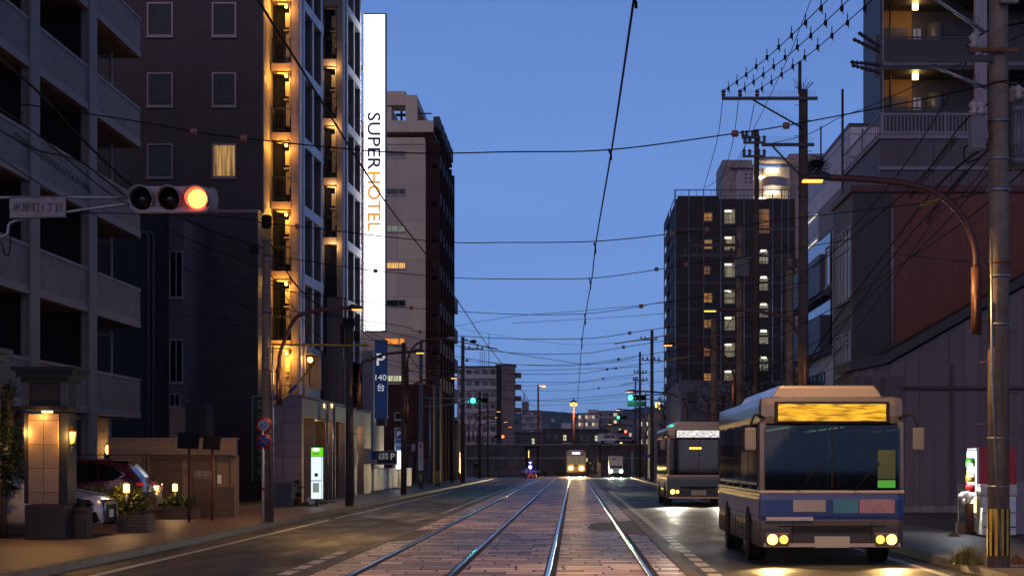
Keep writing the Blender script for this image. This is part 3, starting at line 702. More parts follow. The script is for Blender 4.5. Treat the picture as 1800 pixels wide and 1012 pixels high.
bay(-11.26, 98.9, .03, 5.1, 21.46+FL*2, (.0, 2.4, 4.75), 6.7, 30)
# under the first bay: lit niche
m = MB(); m.box(-12.9, -11.48, 85.2, 90.3, 3.9, 4.9).box(-12.9, -11.47, 85.2, 90.3, 6.42, 6.69).box(-12.9, -11.5, 85.2, 85.7, 4.9, 6.42).box(-12.9, -11.42, 89.9, 90.3, 4.9, 6.42); m.build('lower_wall', htile, hotel)
m = MB(); m.box(-12.8, -12.6, 85.7, 89.9, 4.9, 6.42).box(-12.6, -11.9, 89.5, 89.9, 4.9, 6.42); m.build('niche_wall', hy, hotel)
m = MB(); m.box(-12.3, -12.0, 89.4, 89.47, 5.0, 6.0); m.build('niche_window', frame_dk, hotel)
m = MB(); m.ball((PX(544, 41)+.02, 85.4, PZ(632, 41)), .12); m.build('niche_lamp', glow('niche lamp', (1, .5, .1), 8), hotel)
light('niche light', (PX(546, 41), 85.15, PZ(632, 41)), 26, yel, .1)
light('niche light', (-12.0, 87.6, 6.1), 30, yel, .1)
# second recessed bay
m = MB(); m.box(-12.6, -12.37, 91, 100, 3.9, 30).box(-12.37, -11.5, 99.6, 99.9, 3.9, 30); m.build('recess_wall', mat('lavender recess wall', (.42, .39, .43), .5, var=.1, vs=.5, ribs=.3), hotel)
m = MB(); m.box(-11.66, -11.4, 98.2, 98.9, 9.8, 30); m.build('pilaster', htan, hotel)
m = MB(); m.box(-11.398, -11.33, 98.3, 98.85, 9.8, 30); m.build('pilaster_edge', hwhite, hotel)
for k in range(3, 9):
    landing(k, -12.36, -11.67, 98.2, 21.52-FL*6+FL*(k), .33, 1.3, 0, htan, False)
for k in range(0, 5):
    light('landing warm light', (-11.85, 98.0, 21.52-FL*k-.35-.1), 22, (1, .62, .25), .06)  # added lamps without fittings, to warm the slabs and pilaster here
m = MB(); m.box(-12.1, -11.3, 97.6, 98.15, 3.9, 9.75); m.box(-12.3, -12.1, 97.8, 98.3, 3.9, 6.9); m.build('lower_shaft', mat('brown shaft tile', (.25, .17, .145), .5, var=.15, tile=(.45, 9, .012, .5, 0)), hotel)
m = MB(); m.box(-11.29, -11.05, 97.9, 104, 3.9, 6.69); m.build('lower_side_wall', htile, hotel)
m = MB(); m.box(-13.0, -11.05, 98.9, 104.1, 3.9, 6.69); m.build('lower_front_wall', htile, hotel)
# podium along the pavement
FP = -10.1
m = MB(); m.box(-11.25, FP, 74.0, 74.35, .1, 4.08); m.box(-11.25, -10.9, 74.35, 80.4, .1, 4.08); m.build('podium_end_wall', mat('lavender grey tile', (.26, .215, .235), .5, var=.12, vs=.6, tile=(1.05, .62, .014, .45, 0), bump=.3, streak=.15), hotel)
m = MB(); m.box(-11.25, FP, 74.36, 99.3, 3.38, 4.06); m.build('podium_fascia', mat('ribbed fascia tile', (.36, .3, .29), .5, var=.12, ribs=.42, streak=.3), hotel)
m = MB(); m.box(-11.3, FP+.05, 73.95, 99.35, 4.082, 4.16); m.build('podium_coping', band_a, hotel)
for (a, b) in ((74.36, 74.6), (83.4, 84.6), (88.2, 89.3), (91.8, 93.0), (96.0, 99.3)):
    m = MB(); m.box(FP-.3, FP-.003, a, b, .1, 3.377); m.build('podium_pillar', htile, hotel)
for (a, d_) in ((79.2, 1.6), (84.7, 1.5), (89.4, 1.2), (93.1, 1.5), (99.3, 1.3)):
    m = MB(); m.box(FP-min(d_, 1.14), FP-.31, a+.6 if a < 99 else a-.8, a+1.0 if a < 99 else a, .1, 3.375); m.build('podium_return_wall', htan, hotel)
m = MB(); m.box(-11.5, -11.26, 74.4, 99.2, .1, 4.0); m.build('podium_back_wall', mat('dark lobby wall', (.1, .075, .06), .6, var=.2), hotel)
for (yy, pw) in ((77.4, 24), (83.0, 16), (87.0, 12), (91.3, 14), (95.6, 22)):
    light('porch light', (FP-.75, yy, 3.1), pw, (1, .62, .28), .1)
m = MB(); m.box(FP-1.2, FP-.6, 98.35, 98.48, 1.5, 2.1); m.build('lobby_window', curtain('lobby lights', (1, .6, .15), 2.2), hotel)
m = MB(); m.box(-12.9, -10.66, 106, 112, .1, 7.6); m.build('end_wall', mat('lavender panel', (.36, .32, .36), .5, var=.08), hotel)
m = MB(); m.tube([(FP+.12, 80.6, .1), (FP+.12, 80.6, 4.0)], .05, 6); m.tube([(FP+.12, 83.0, .1), (FP+.12, 83.0, 4.0)], .06, 6); m.build('drain_pipe', steel, hotel)
for px_, s_ in ((566, 43.5), (580, 42.2)):
    m = MB(); m.box(PX(px_, s_), PX(px_+4, s_), PY(s_)+.1, PY(s_)+.2, PZ(716, s_), PZ(709, s_)); m.build('fascia_lamp', glow('fascia lamp', (1, .55, .15), 5), hotel)
# white sign box with lettering
s = 33.5; ys = PY(s)
sg = thing('hotel_sign', 'tall white backlit hotel sign standing out from the facade above the street', 'sign', (PX(659, s), ys, PZ(583, s)))
x0, x1, z0, z1 = PX(640.5, s), PX(679, s), PZ(583.5, s), PZ(23.5, s)
m = MB(); m.box(x0, x1, ys, ys+.35, z0, z1); m.box(x0-.16, x0-.004, ys+.1, ys+.25, z0+.1, z0+.4).box(x0-.16, x0-.004, ys+.1, ys+.25, z1-3, z1-2.7); m.build('sign_frame', steel_d, sg)
m = MB(); m.box(x0+.06, x1-.07, ys-.01, ys-.002, z0+.07, z1-.07); m.build('sign_face', glow('white sign light', (.93, .96, 1), 1.9), sg)
m = MB(); m.box(x0-.009, x0-.002, ys+.03, ys+.32, z0+.05, z1-.05); m.build('added_side_glow', glow('added side glow', (.93, .96, 1), 24), sg)  # unseen glowing side, added to brighten the window bay next to it
L_TOT = z1-z0
text('SUPER', glow('navy sign letters', (.03, .02, .08), .5), sg, ((PX(657.5, s)), ys-.011, (PZ(198, s)+PZ(299, s))/2), h=(669-646)/s, w=(299-198)/s, rot=-math.pi/2, bold=True)
text('HOTEL', glow('amber sign letters', (1, .36, .0), .9), sg, ((PX(657.5, s)), ys-.011, (PZ(302, s)+PZ(406, s))/2), h=(669-646)/s, w=(406-302)/s, rot=-math.pi/2, bold=True)
# blue parking sign
s = 33.2; ys = PY(s)
sg = thing('parking_sign', 'tall blue vertical parking sign with white P and 140 below the white hotel sign', 'sign', (PX(669, s), ys, PZ(735, s)))
blue = mat('blue sign paint', (.015, .06, .19), .4, var=.1, em=(.01, .07, .3), es=.12)
m = MB(); m.box(PX(658.5, s), PX(681, s), ys, ys+.3, PZ(735, s), PZ(597, s)); m.build('sign_board', [blue], sg)
m = MB(); m.box(PX(661, s), PX(678, s), ys+.05, ys+.25, PZ(748, s), PZ(735, s)-.002); m.build('sign_foot', steel_d, sg)
wl = glow('white sign lettering', (.85, .88, .95), .6)
text('P', wl, sg, (PX(669.5, s), ys-.001, PZ(631.5, s)), h=21/s, w=15/s, bold=True)
text('140', wl, sg, (PX(669.5, s), ys-.001, PZ(663, s)), h=10/s, w=19/s)
text('台', wl, sg, (PX(669.5, s), ys-.001, PZ(680.5, s)), h=13/s, w=12.5/s)
# green clinic sign on the tiled annex
s = 44; ys = 80.2
sg = thing('clinic_sign', 'tall dark green sign with white characters on the tiled wall behind the round road signs', 'sign', (PX(455, s), ys, PZ(845, s)))
m = MB(); m.box(PX(439, s), PX(474, s), ys, ys+.22, PZ(845, s), PZ(694, s)); m.build('sign_board', mat('dark green sign', (.012, .07, .025), .5, var=.1), sg)
m = MB()
for (a, b, c, d) in ((438, 440, 694, 846), (473, 475, 694, 846)): m.box(PX(a, s), PX(b, s), ys-.02, ys+.23, PZ(d, s), PZ(c, s))
m.box(PX(440.1, s), PX(472.9, s), ys-.02, ys+.23, PZ(695.5, s), PZ(694, s)); m.build('sign_frame', mat('pale sign frame', (.4, .4, .4), .5, var=.1), sg)
wg = mat('pale green lettering', (.45, .55, .45), .5, var=0)
for i, ch in enumerate('囚中央南林病院内科'[:1]+'中央南病院内'):
    text(ch, wg, sg, (PX(456.5, s), ys-.001, PZ(710+19.5*i, s)), h=15/s, w=14/s)
# low grey wall and plant tub before the podium
s = 52; m = MB(); m.box(PX(478, s), PX(514, s), PY(s), PY(s)+.2, .12, PZ(849, s)); m.build('low_wall', mat('grey screen block', (.12, .125, .13), .7, var=.15, streak=.2), label='low grey slab wall beside the first left utility pole', cat='wall')
c = P(522, 885, 50.5); t = thing('potted_plant', 'leafy plant in a small pot at the corner of the hotel porch', 'plant', (c.x, c.y, .13))
m = MB(); m.lathe([(.11, 0), (.15, .25), (.16, .27)], (c.x, c.y, .13), 12); m.build('pot', rust, t)
m = MB(); m.tube([(c.x, c.y, .35), (c.x+.02, c.y, .9)], .015, 5); m.build('stem', bark, t)
leaves((c.x, c.y, .78), (.25, .22, .35), 260, .05, leaf_dk, t, seed=12)
c = P(535, 905, 52); m = MB()
m = MB(); m.box(-.14, .14, -.3, .3, 0, .02, M=Matrix.Translation((PX(543, 50), 70.6, .3))@Matrix.Rotation(R(50), 4, 'Y')@Matrix.Rotation(R(20), 4, 'X')); m.box(-.13, .13, -.02, .02, -.2, .0, M=Matrix.Translation((PX(543, 50), 70.7, .33))); m.build('board_sign', mat('crumpled foil board', (.5, .5, .52), .3, .4, var=.5, vs=9), label='small silvery board leaning on the grass before the hotel porch', cat='sign')
rnd = random.Random(5); m = MB()
for i in range(500):
    x = rnd.uniform(-9.9, -9.0); y = rnd.uniform(68, 76); h = rnd.uniform(.04, .1)
    m.quad((x-.01, y, .13), (x+.01, y, .13), (x+rnd.uniform(-.03, .03), y, .13+h))
m.build('grass_tuft', leaf_g, fix=False, kind='stuff', label='thin grass strip on the pavement before the hotel porch', cat='grass')
# lit parking machine sign ("パ") on one post
s = 51.5; c = P(557, 901, s)
sg = thing('totem_sign', 'narrow lit sign box with green head and white panels standing by the kerb', 'sign', (c.x, c.y, .13))
hw = .225
m = MB(); m.box(PX(545.5, s), PX(568.5, s), c.y, c.y+.16, PZ(877, s), PZ(783.5, s)); m.box(c.x-.05, c.x+.05, c.y+.02, c.y+.14, .13, PZ(877, s)-.002); m.build('sign_case', steel_d, sg)
m = MB(); m.box(PX(547, s), PX(564.5, s), c.y-.012, c.y-.002, PZ(801.5, s), PZ(786, s)); m.box(PX(565.2, s), PX(567.5, s), c.y-.012, c.y-.002, PZ(801.5, s), PZ(786, s)); m.build('green_panel', glow('green panel light', (.18, .8, .02), 1.1), sg)
m = MB(); m.box(PX(547, s), PX(564.5, s), c.y-.012, c.y-.002, PZ(843.5, s), PZ(802.5, s)); m.box(PX(547, s), PX(564.5, s), c.y-.012, c.y-.002, PZ(876, s), PZ(845, s)); m.box(PX(565.2, s), PX(567.5, s), c.y-.012, c.y-.002, PZ(876, s), PZ(802.5, s)); m.build('white_panel', glow('white panel light', (.75, .9, 1), 1.15), sg)
M3 = Matrix.Rotation(R(90), 3, 'X')@Matrix.Diagonal((1, .5, 1))
m = MB(); m.lathe([(.001, .0), (.12, .0), (.12, .004), (.001, .004)], (PX(555.5, s), c.y-.013, PZ(789.5, s)), 20, M=M3); m.build('badge', glow('badge white', (1, 1, 1), 1.5), sg)
text('パ3', mat('green ink', (.02, .12, .01), .5, var=0), sg, (PX(555.5, s), c.y-.018, PZ(789.5, s)), h=.055, w=.12)
m = MB()
for i in range(4): m.box(PX(550+i*3.2, s), PX(551.6+i*3.2, s), c.y-.016, c.y-.0125, PZ(799.5, s), PZ(794.5, s))
m.box(PX(553, s), PX(559, s), c.y-.016, c.y-.0125, PZ(837, s), PZ(831, s)); m.build('print', mat('grey print', (.1, .14, .16), .5, var=0), sg)
m = MB(); m.box(PX(550, s), PX(561, s), c.y-.02, c.y-.0125, PZ(865, s), PZ(848, s)); m.build('notice_window', glow('notice window', (.35, .4, .36), .6), sg)
# ================= LEFT SIDE BEYOND THE HOTEL =================
cream = mat('pinkish cream render', (.82, .65, .46), .6, var=.08, vs=.5, tile=(4.4, 2.93, .03, .8, 0), streak=.1)
brown_t = mat('dark brown tile', (.06, .028, .026), .9, spec=.05, var=.2, vs=.8, tile=(.3, .3, .02, .6, .5))
s = 22.35; yb = PY(s)
D = thing('cream_apartment_tower', 'cream apartment tower with dark brown street side and open roof frame behind the hotel sign', 'building', (PX(700, s), yb, 0))
m = MB(); m.box(-34, PX(748, s), yb, yb+19.9, .1, PZ(248, s)); m.build('wall', cream, D)
m = MB(); m.box(-34, PX(746, s)+.05, yb-.15, yb+19.9, PZ(254, s), PZ(249, s)+.3).box(-34, PX(762, s), yb-.25, yb+20, PZ(233, s), PZ(213, s)); m.build('cornice', cream, D)
m = MB(); m.box(PX(748, s)+.002, PX(760, s), yb+.1, yb+19.8, .1, PZ(234, s)-.01); m.build('street_wall', brown_t, D)
# street side: storeys of dark balconies between brown piers
for k in range(8):
    z = PZ(675, s)+.2+FL*k-.5
    for j in range(5):
        ya = yb+1.0+3.8*j
        b = MB(); b.box(PX(760, s)+.003, PX(760, s)+.5, ya, ya+2.6, z, z+1.0); b.build('balcony', mat('dusk balcony panel', (.1, .1, .12), .7, spec=.1, var=.15), D)
    b = MB(); b.box(PX(760, s)+.003, PX(760, s)+.35, yb+.1, yb+19.8, z-.3, z-.002); b.build('floor_edge', brown_t, D)
for j in range(6):
    b = MB(); b.box(PX(760, s)+.003, PX(760, s)+.56, yb+.1+3.8*j, yb+.9+3.8*j, .1, PZ(236, s)-.5); b.build('pier', brown_t, D)
# roof frame
m = MB(); zt, zm = PZ(165, s), PZ(213, s)
m.box(PX(712, s), PX(732, s), yb+.5, yb+1.5, zm+.003, zt).box(PX(660, s), PX(712, s), yb+.5, yb+1.5, PZ(183, s), zt).box(PX(712, s), PX(732, s), yb+1.5, yb+15, PZ(178, s), zt).box(PX(712, s), PX(732, s), yb+12, yb+15, zm+.003, PZ(178, s))
m.box(PX(655, s), PX(687, s), yb+.5, yb+8, zm+.003, PZ(186, s)); m.build('roof_frame', cream, D)
m = MB(); m.prism([(PX(650, s), PZ(164, s)), (PX(705, s), PZ(164, s)), (PX(709, s), PZ(152, s)), (PX(655, s), PZ(152, s))], 'y', yb+2, yb+8); m.build('roof_cap', cream, D)
m = MB(); m.tube([(PX(690, s), yb+3, zm+1.0), (PX(712, s), yb+3, zm+1.0)], .12, 6); m.tube([(PX(700, s), yb+3, zm), (PX(700, s), yb+3, zm+1.3)], .1, 6); m.box(PX(732, s), PX(755, s), yb+2, yb+2.1, zm+.9, zm+1); m.build('roof_pipework', steel_d, D)
for i, py in enumerate((270, 336, 401, 466, 532, 599, 664)):
    pane = {3: warm_lit, 5: curtain('orange curtain', (1, .32, .04), 1.0), 6: curtain('pale green curtain', (.85, .9, .5), .7), 2: curtain('grey green curtain', (.6, .7, .5), .3)}.get(i, glass_n)
    window(D, ('S', yb), PX(676, s), PX(712, s), PZ(py+5.5, s), PZ(py-4, s), pane, frame_a, mull=(.68,), fw=.05, d=.07)
redt = mat('dark red wall tile', (.085, .032, .03), .8, spec=.1, var=.15, vs=.5, tile=(1.6, .9, .03, .6, 0), bump=.3)
s = 24; yb = PY(s)
t = thing('red_tiled_building', 'low dark red tiled building with one small square window behind the slatted fence', 'building', (PX(690, s), yb, 0))
m = MB(); m.box(-24, PX(761, s), yb, yb+9.8, .1, PZ(675, s)); m.build('wall', redt, t)
window(t, ('S', yb), PX(695, s), PX(707, s), PZ(736, s), PZ(726, s), glass_n, mat('cream window frame', (.5, .48, .36), .5, var=.1), fw=.07)
m = MB(); m.box(PX(718, s), PX(727, s), yb-.3, yb-.02, PZ(840, s), PZ(800, s)); m.box(PX(731, s), PX(758, s), yb-.04, yb-.004, .12, PZ(805, s)); m.build('door', frame_dk, t)
# dark terrace of small buildings up to the junction
def lowblock(name, label, x0, x1, y0, y1, z, mt, wins=0, group=None, face='E'):
    t = thing(name, label, 'building', ((x0+x1)/2, (y0+y1)/2, 0), group=group)
    m = MB(); m.box(x0, x1, y0, y1, .1, z); m.build('wall', mt, t)
    m = MB(); m.box(x0-.1, x1+.1, y0-.1, y1+.1, z+.002, z+.25); m.build('roof', gdark, t)
    return t
dk1 = mat('dark brown render', (.075, .05, .045), .95, spec=.04, var=.2, vs=.5, streak=.2)
t = lowblock('balcony_building', 'slim building with curved pale balconies just past the brown tower', -16, -12.6, 180, 200, PZ(590, 17.5)-1, dk1)
for k in range(4):
    s = 17.5; z = PZ(684, s)+2.95*k-1.4
    b = MB(); b.box(-12.6, -11.55, 183, 199, z, z+1.25); b.build('balcony', mat('faded brick balcony', (.24, .13, .11), .6, var=.2, tile=(.4, .3, .03, .6, .5)), t)
    b = MB(); b.box(-12.59, -11.9, 184, 184.2, z+1.26, z+2.9); b.build('balcony_post', white_p, t)
m = MB(); m.box(-12.5, -12.2, 186, 190, 16, 16.2).box(-12.5, -12.4, 186, 186.1, 16.2, 17.0).box(-12.5, -12.4, 189.9, 190, 16.2, 17.0).box(-12.5, -12.4, 186, 190, 17.0, 17.1); m.build('roof_railing', steel_d, t)
t = lowblock('shop_building', 'dark low shop building with a rusty shutter beside the striped pole', -16, -10.9, 160, 178, 6.5, dk1)
m = MB(); m.box(-13.5, -11.2, 159.9, 159.99, .2, 3.0); m.build('shutter', mat('rust shutter', (.2, .09, .05), .9, 0, spec=.05, var=.3, ribs=.12), t)
for j in range(3):
    m = MB(); m.box(-10.899, -10.84, 162+5*j, 165+5*j, .3, 2.8); m.build('shop_front', frame_dk, t)
t = lowblock('shop_building', 'grey low shop with pale wall panels near the junction on the left', -15, -10.6, 181, 197, 5.2, mat('pale shop wall', (.24, .19, .17), .95, spec=.05, var=.2, tile=(2, 1, .03, .5, 0)))
for j in range(2):
    m = MB(); m.box(-10.599, -10.53, 183+6*j, 186+6*j, .5, 2.6); m.build('window', frame_dk, t)
# fence, customer parking board, blue sign
white_f = mat('white fence slat', (.5, .48, .47), .45, var=.15)
t = thing('slat_fence', 'white vertical slatted fence along the pavement past the hotel', 'fence', (-10.2, 103, .1))
m = MB(); y = 102.2
xa, xb = -10.42, -10.1
def fx(y): return xa+(xb-xa)*(y-102.2)/22
while y < 124.2: x = fx(y); m.box(x-.015, x+.015, y, y+.11, .2, 1.32); y += .2
m.build('slats', white_f, t)
m = MB(); m.prism([(xa-.04, 102.2), (xa-.016, 102.2), (xb-.016, 124.2), (xb-.04, 124.2)], 'z', .3, .36); m.prism([(xa-.04, 102.2), (xa-.016, 102.2), (xb-.016, 124.2), (xb-.04, 124.2)], 'z', 1.2, 1.26); m.build('rail', white_f, t)
m = MB()
for k in range(5): yy = 102.3+5.4*k; m.box(fx(yy)-.05, fx(yy)-.042, yy, yy+.08, .1, 1.4)
m.build('post', steel, t)
s = 34; ys = PY(s)+.3
t = thing('parking_board', 'white and navy customer parking board with a large P above the slatted fence', 'sign', (PX(675, s), ys, 1.3))
m = MB(); m.box(PX(651, s), PX(697, s), ys, ys+.08, PZ(816, s), PZ(791.5, s)); m.box(PX(655, s), PX(656.5, s), ys+.01, ys+.05, .1, PZ(816, s)-.002).box(PX(689, s), PX(690.5, s), ys+.01, ys+.05, .1, PZ(816, s)-.002); m.build('sign_board', mat('white sign board', (.55, .57, .6), .5, var=.08), t)
m = MB(); m.box(PX(662, s), PX(695, s), ys-.012, ys-.001, PZ(814, s), PZ(793, s)); m.build('navy_panel', mat('navy panel', (.02, .03, .07), .5, var=.1), t)
m = MB(); m.box(PX(652, s), PX(661, s), ys-.012, ys-.001, PZ(807, s), PZ(793, s)); m.build('blue_panel', mat('clear blue panel', (.02, .12, .35), .5, var=.1), t)
wl2 = glow('soft white lettering', (.8, .8, .8), .25)
text('お客様\n駐車場', wl2, t, (PX(673, s), ys-.013, PZ(801, s)), h=12/s, w=17/s)
text('P', wl2, t, (PX(689.5, s), ys-.013, PZ(801.5, s)), h=11/s, w=7.5/s, bold=True)
s = 31; ys = PY(s)
t = thing('vertical_sign', 'white framed blue vertical sign standing behind the dark pole past the hotel', 'sign', (PX(700, s), ys, .1))
m = MB(); m.box(PX(693.5, s), PX(708, s), ys, ys+.15, PZ(826, s), PZ(751, s)); m.box(PX(699, s), PX(702, s), ys+.03, ys+.1, .1, PZ(826, s)-.002); m.build('sign_case', mat('white sign case', (.6, .62, .65), .5, var=.08), t)
m = MB(); m.box(PX(696, s), PX(707, s), ys-.014, ys-.002, PZ(771, s), PZ(754, s)).box(PX(696, s), PX(707, s), ys-.014, ys-.002, PZ(790, s), PZ(773, s)); m.build('blue_panel', MATS['clear blue panel'], t)
m = MB(); m.box(PX(696, s), PX(707, s), ys-.014, ys-.002, PZ(824, s), PZ(792, s)); m.build('lit_panel', glow('lit white panel', (.85, .93, 1), 1.6), t)
text('P', wl2, t, (PX(701.5, s), ys-.016, PZ(762, s)), h=9/s, w=6/s, bold=True)
text('専用', wl2, t, (PX(701.5, s), ys-.016, PZ(781, s)), h=6/s, w=9/s)
light('sign light', (PX(700, s), ys-.5, 2.0), 10, (.85, .93, 1), .2)
t = thing('small_sign', 'little grey projecting sign on a bracket beside the dark pole', 'sign', (PX(725, 28), PY(28), 2.5))
m = MB(); m.box(PX(723, 28), PX(729, 28), PY(28), PY(28)+.1, PZ(792, 28), PZ(780, 28)); m.build('sign_board', mat('pale glass sign', (.35, .4, .42), .3, var=.2), t)
m = MB(); m.tube([(PX(712, 28), PY(28)+.05, PZ(783, 28)), (PX(723, 28), PY(28)+.05, PZ(782, 28))], .02, 5); m.build('bracket', steel, t)
# traffic cone and yellow post by the far pavement
t = thing('traffic_cone', 'orange traffic cone on the far left pavement', 'cone', (PX(807, 20.5), PY(20.5), .13))
m = MB(); m.lathe([(.2, 0), (.16, .03), (.04, .7), (.03, .7)], (0, 0, 0), 12); m.build('cone', mat('orange cone', (.5, .07, .03), .5, var=.1), t, local=True)
m = MB(); m.box(-.22, .22, -.22, .22, -.0, .025); m.build('base', black, t, local=True)
# ---- far left skyline ----
paleflat = mat('pale concrete block', (.42, .38, .42), .6, var=.12, vs=.2)
def slab_block(name, label, px0, px1, pyt, s, floors, mt, balc, depth=14, wcols=0, wm=None, dz=2.93, base=0):
    x0, x1 = PX(px0, s), PX(px1, s); y = PY(s); zt = PZ(pyt, s)
    t = thing(name, label, 'building', ((x0+x1)/2, y, base))
    m = MB(); m.box(x0, x1, y+.9, y+depth, base, zt); m.build('wall', mt, t)
    m = MB(); m.box(x0-.3, x1+.3, y+.5, y+depth+.3, zt+.003, zt+.35); m.build('roof', gdark, t)
    for k in range(floors):
        z = zt-dz*(k+1)
        if balc:
            b = MB(); b.box(x0, x1, y, y+.15, z, z+1.1); b.box(x0, x1, y+.15, y+.89, z-.01, z+.12); b.build('balcony', balc, t)
        for j in range(wcols):
            xa = x0+(x1-x0)*(j+.2)/wcols; xb = x0+(x1-x0)*(j+.8)/wcols
            mm = wm[(k*wcols+j) % len(wm)] if wm else glass_d
            b = MB(); b.box(xa, xb, y+.82, y+.895, z+.6, z+2.3); b.build('window', mm, t)
    return t
slab_block('gallery_apartment_block', 'pale gallery apartment block far down the street on the left', 803, 873, 645, 6.85, 8, paleflat, mat('pale balcony wall', (.52, .48, .54), .5, var=.1), wcols=5, wm=[glass_d, frame_dk, glass_d])
m = MB(); s = 6.9
t = slab_block('brown_apartment_block', 'narrow brown apartment block next to the pale gallery block', 873, 904, 642, 7, 9, mat('tan brown panel', (.2, .14, .125), .6, var=.1, tile=(3.3, 2.93, .06, .7, 0)), None, depth=10)
m = MB(); y = PY(7); m.box(PX(872.5, 7), PX(880.5, 7), y+.3, y+.895, 0, PZ(643, 7)); m.build('dark_gap_strip', black, t)  # black strip put in for the dark gap beside the block
for k in range(8):
    b = MB(); b.box(PX(904, 7)+.01, PX(915.5, 7), y+2, y+6, PZ(642, 7)-2.93*(k+1), PZ(642, 7)-2.93*(k+1)+1.2); b.build('balcony', mat('dark balcony', (.06, .055, .06), .5, var=.2), t)
m = MB()
for k in range(3): m.tube([(PX(843+4*k, 7), y+3, PZ(642, 7)), (PX(843+4*k, 7), y+3, PZ(612+2*k, 7))], .05, 4)
m.tube([(PX(858.5, 7), y+3, PZ(642, 7)), (PX(858.5, 7), y+3, PZ(585, 7))], .08, 5); m.build('antenna', steel_d, t)
t = slab_block('stepped_apartment_block', 'reddish stepped apartment block far off beyond the embankment, left of the tall lamp post', 917, 952, 722, 3.7, 9, mat('reddish grey concrete', (.21, .15, .145), .6, var=.2), mat('pale step balcony', (.32, .26, .26), .6, var=.15), wcols=5, wm=[glass_d, glass_n, mat('pale blind', (.4, .42, .46), .6, var=0)])
m = MB(); m.box(PX(917, 3.7), PX(929, 3.7), PY(3.7)+2, PY(3.7)+9, PZ(721, 3.7), PZ(705, 3.7)); m.tube([(PX(921, 3.7), PY(3.7)+4, PZ(705, 3.7)), (PX(921, 3.7), PY(3.7)+4, PZ(686, 3.7))], .15, 5); m.tube([(PX(918, 3.7), PY(3.7)+4, PZ(705, 3.7)), (PX(921, 3.7), PY(3.7)+4, PZ(692, 3.7))], .1, 5); m.tube([(PX(925, 3.7), PY(3.7)+4, PZ(705, 3.7)), (PX(921, 3.7), PY(3.7)+4, PZ(692, 3.7))], .1, 5); m.build('roof_tower', MATS['reddish grey concrete'], t)
# water tower
s = 4.2; c = P(972, 739, s)
t = thing('water_tower', 'white round water tank on a lattice stand against the far hills', 'tower', (c.x, c.y, 0))
m = MB(); m.lathe([(.1, -.9), (.75, -.75), (.8, .4), (.5, .8), (.05, .9)], c, 12); m.build('tank', mat('cream tank', (.6, .55, .45), .5, var=.1), t)
m = MB()
for dx, dy in ((-1, -1), (1, -1), (1, 1), (-1, 1)): m.tube([(c.x+dx*.5, c.y+dy*.5, c.z-.8), (c.x+dx*1.1, c.y+dy*1.1, 0)], .1, 4)
m.box(c.x-.9, c.x+.9, c.y-.9, c.y+.9, c.z-4, c.z-3.8); m.build('stand', steel_d, t)
# centre skyline
t = slab_block('lit_apartment_block', 'white apartment block with lit galleries in the far centre, stepped roof', 1016, 1052, 727, 4.4, 5, mat('white far block', (.5, .44, .4), .6, var=.1), mat('white far balcony', (.6, .53, .48), .6, var=.1), wcols=6, wm=[cool_lit, glass_n, cool_lit, warm_dim])
m = MB(); m.box(PX(1034, 4.4), PX(1052, 4.4), PY(4.4)+2, PY(4.4)+8, PZ(726, 4.4), PZ(719, 4.4)); m.build('roof_house', MATS['white far block'], t)
for i in range(4):
    m = MB(); m.tube([(PX(1027, 4.4), PY(4.4)-.1, PZ(735, 4.4)-dzz) for dzz in (0, 20)], .3, 5)
m.build('drain_pipe', steel, t)
t = slab_block('lit_apartment_block', 'pinkish apartment block with zigzag stairs right of the white block in the far centre', 1052.5, 1094, 723, 4.3, 6, mat('pink far block', (.36, .27, .26), .6, var=.15), mat('pink far balcony', (.42, .33, .32), .6, var=.1), wcols=5, wm=[glass_d, glass_n, glass_d, cool_lit, glass_d])
m = MB(); m.box(PX(987, 4), PX(1004, 4), PY(4), PY(4)+8, 0, PZ(743, 4)); m.box(PX(993, 4), PX(996, 4), PY(4)-.2, PY(4)-.01, PZ(757, 4), PZ(745, 4)); m.build('white_block', mat('white cube wall', (.5, .5, .54), .6, var=.1), label='small white block standing right of the water tank', cat='building')
for i, (a, b, yt, s_, lb) in enumerate(((955, 1016, 756, 8.0, 'long dark low building above the embankment, left of the tram'), (1016, 1068, 757, 8.2, 'dark low building above the embankment behind the tram'), (1066, 1104, 748, 5.0, 'tan low building with an open deck beyond the embankment, right of centre'), (905, 957, 762, 8.4, 'dark low shed above the embankment under the stepped block'))):
    x0, x1, y = PX(a, s_), PX(b, s_), PY(s_); t = thing('low_building', lb, 'building', ((x0+x1)/2, y, 3.6))
    m = MB(); m.box(x0, x1, y, y+12, 0, PZ(yt, s_)); m.build('wall', [mat('dark low wall', (.07, .06, .065), .7, var=.3, vs=.3), mat('dark low wall', (0, 0, 0)), mat('tan low wall', (.2, .15, .12), .6, var=.2), mat('dark low wall', (0, 0, 0))][i], t)
    m = MB(); m.box(x0-.3, x1+.3, y-.5, y+12.3, PZ(yt, s_)+.003, PZ(yt, s_)+.4); m.build('roof', gdark, t)
    for j in range(4):
        xx = x0+(x1-x0)*(j+.3)/4
        m = MB(); m.box(xx, xx+(x1-x0)*.09, y-.06, y-.01, PZ(yt, s_)-2.2, PZ(yt, s_)-1.0); m.build('window', glass_n if j != 2 else cool_lit, t)
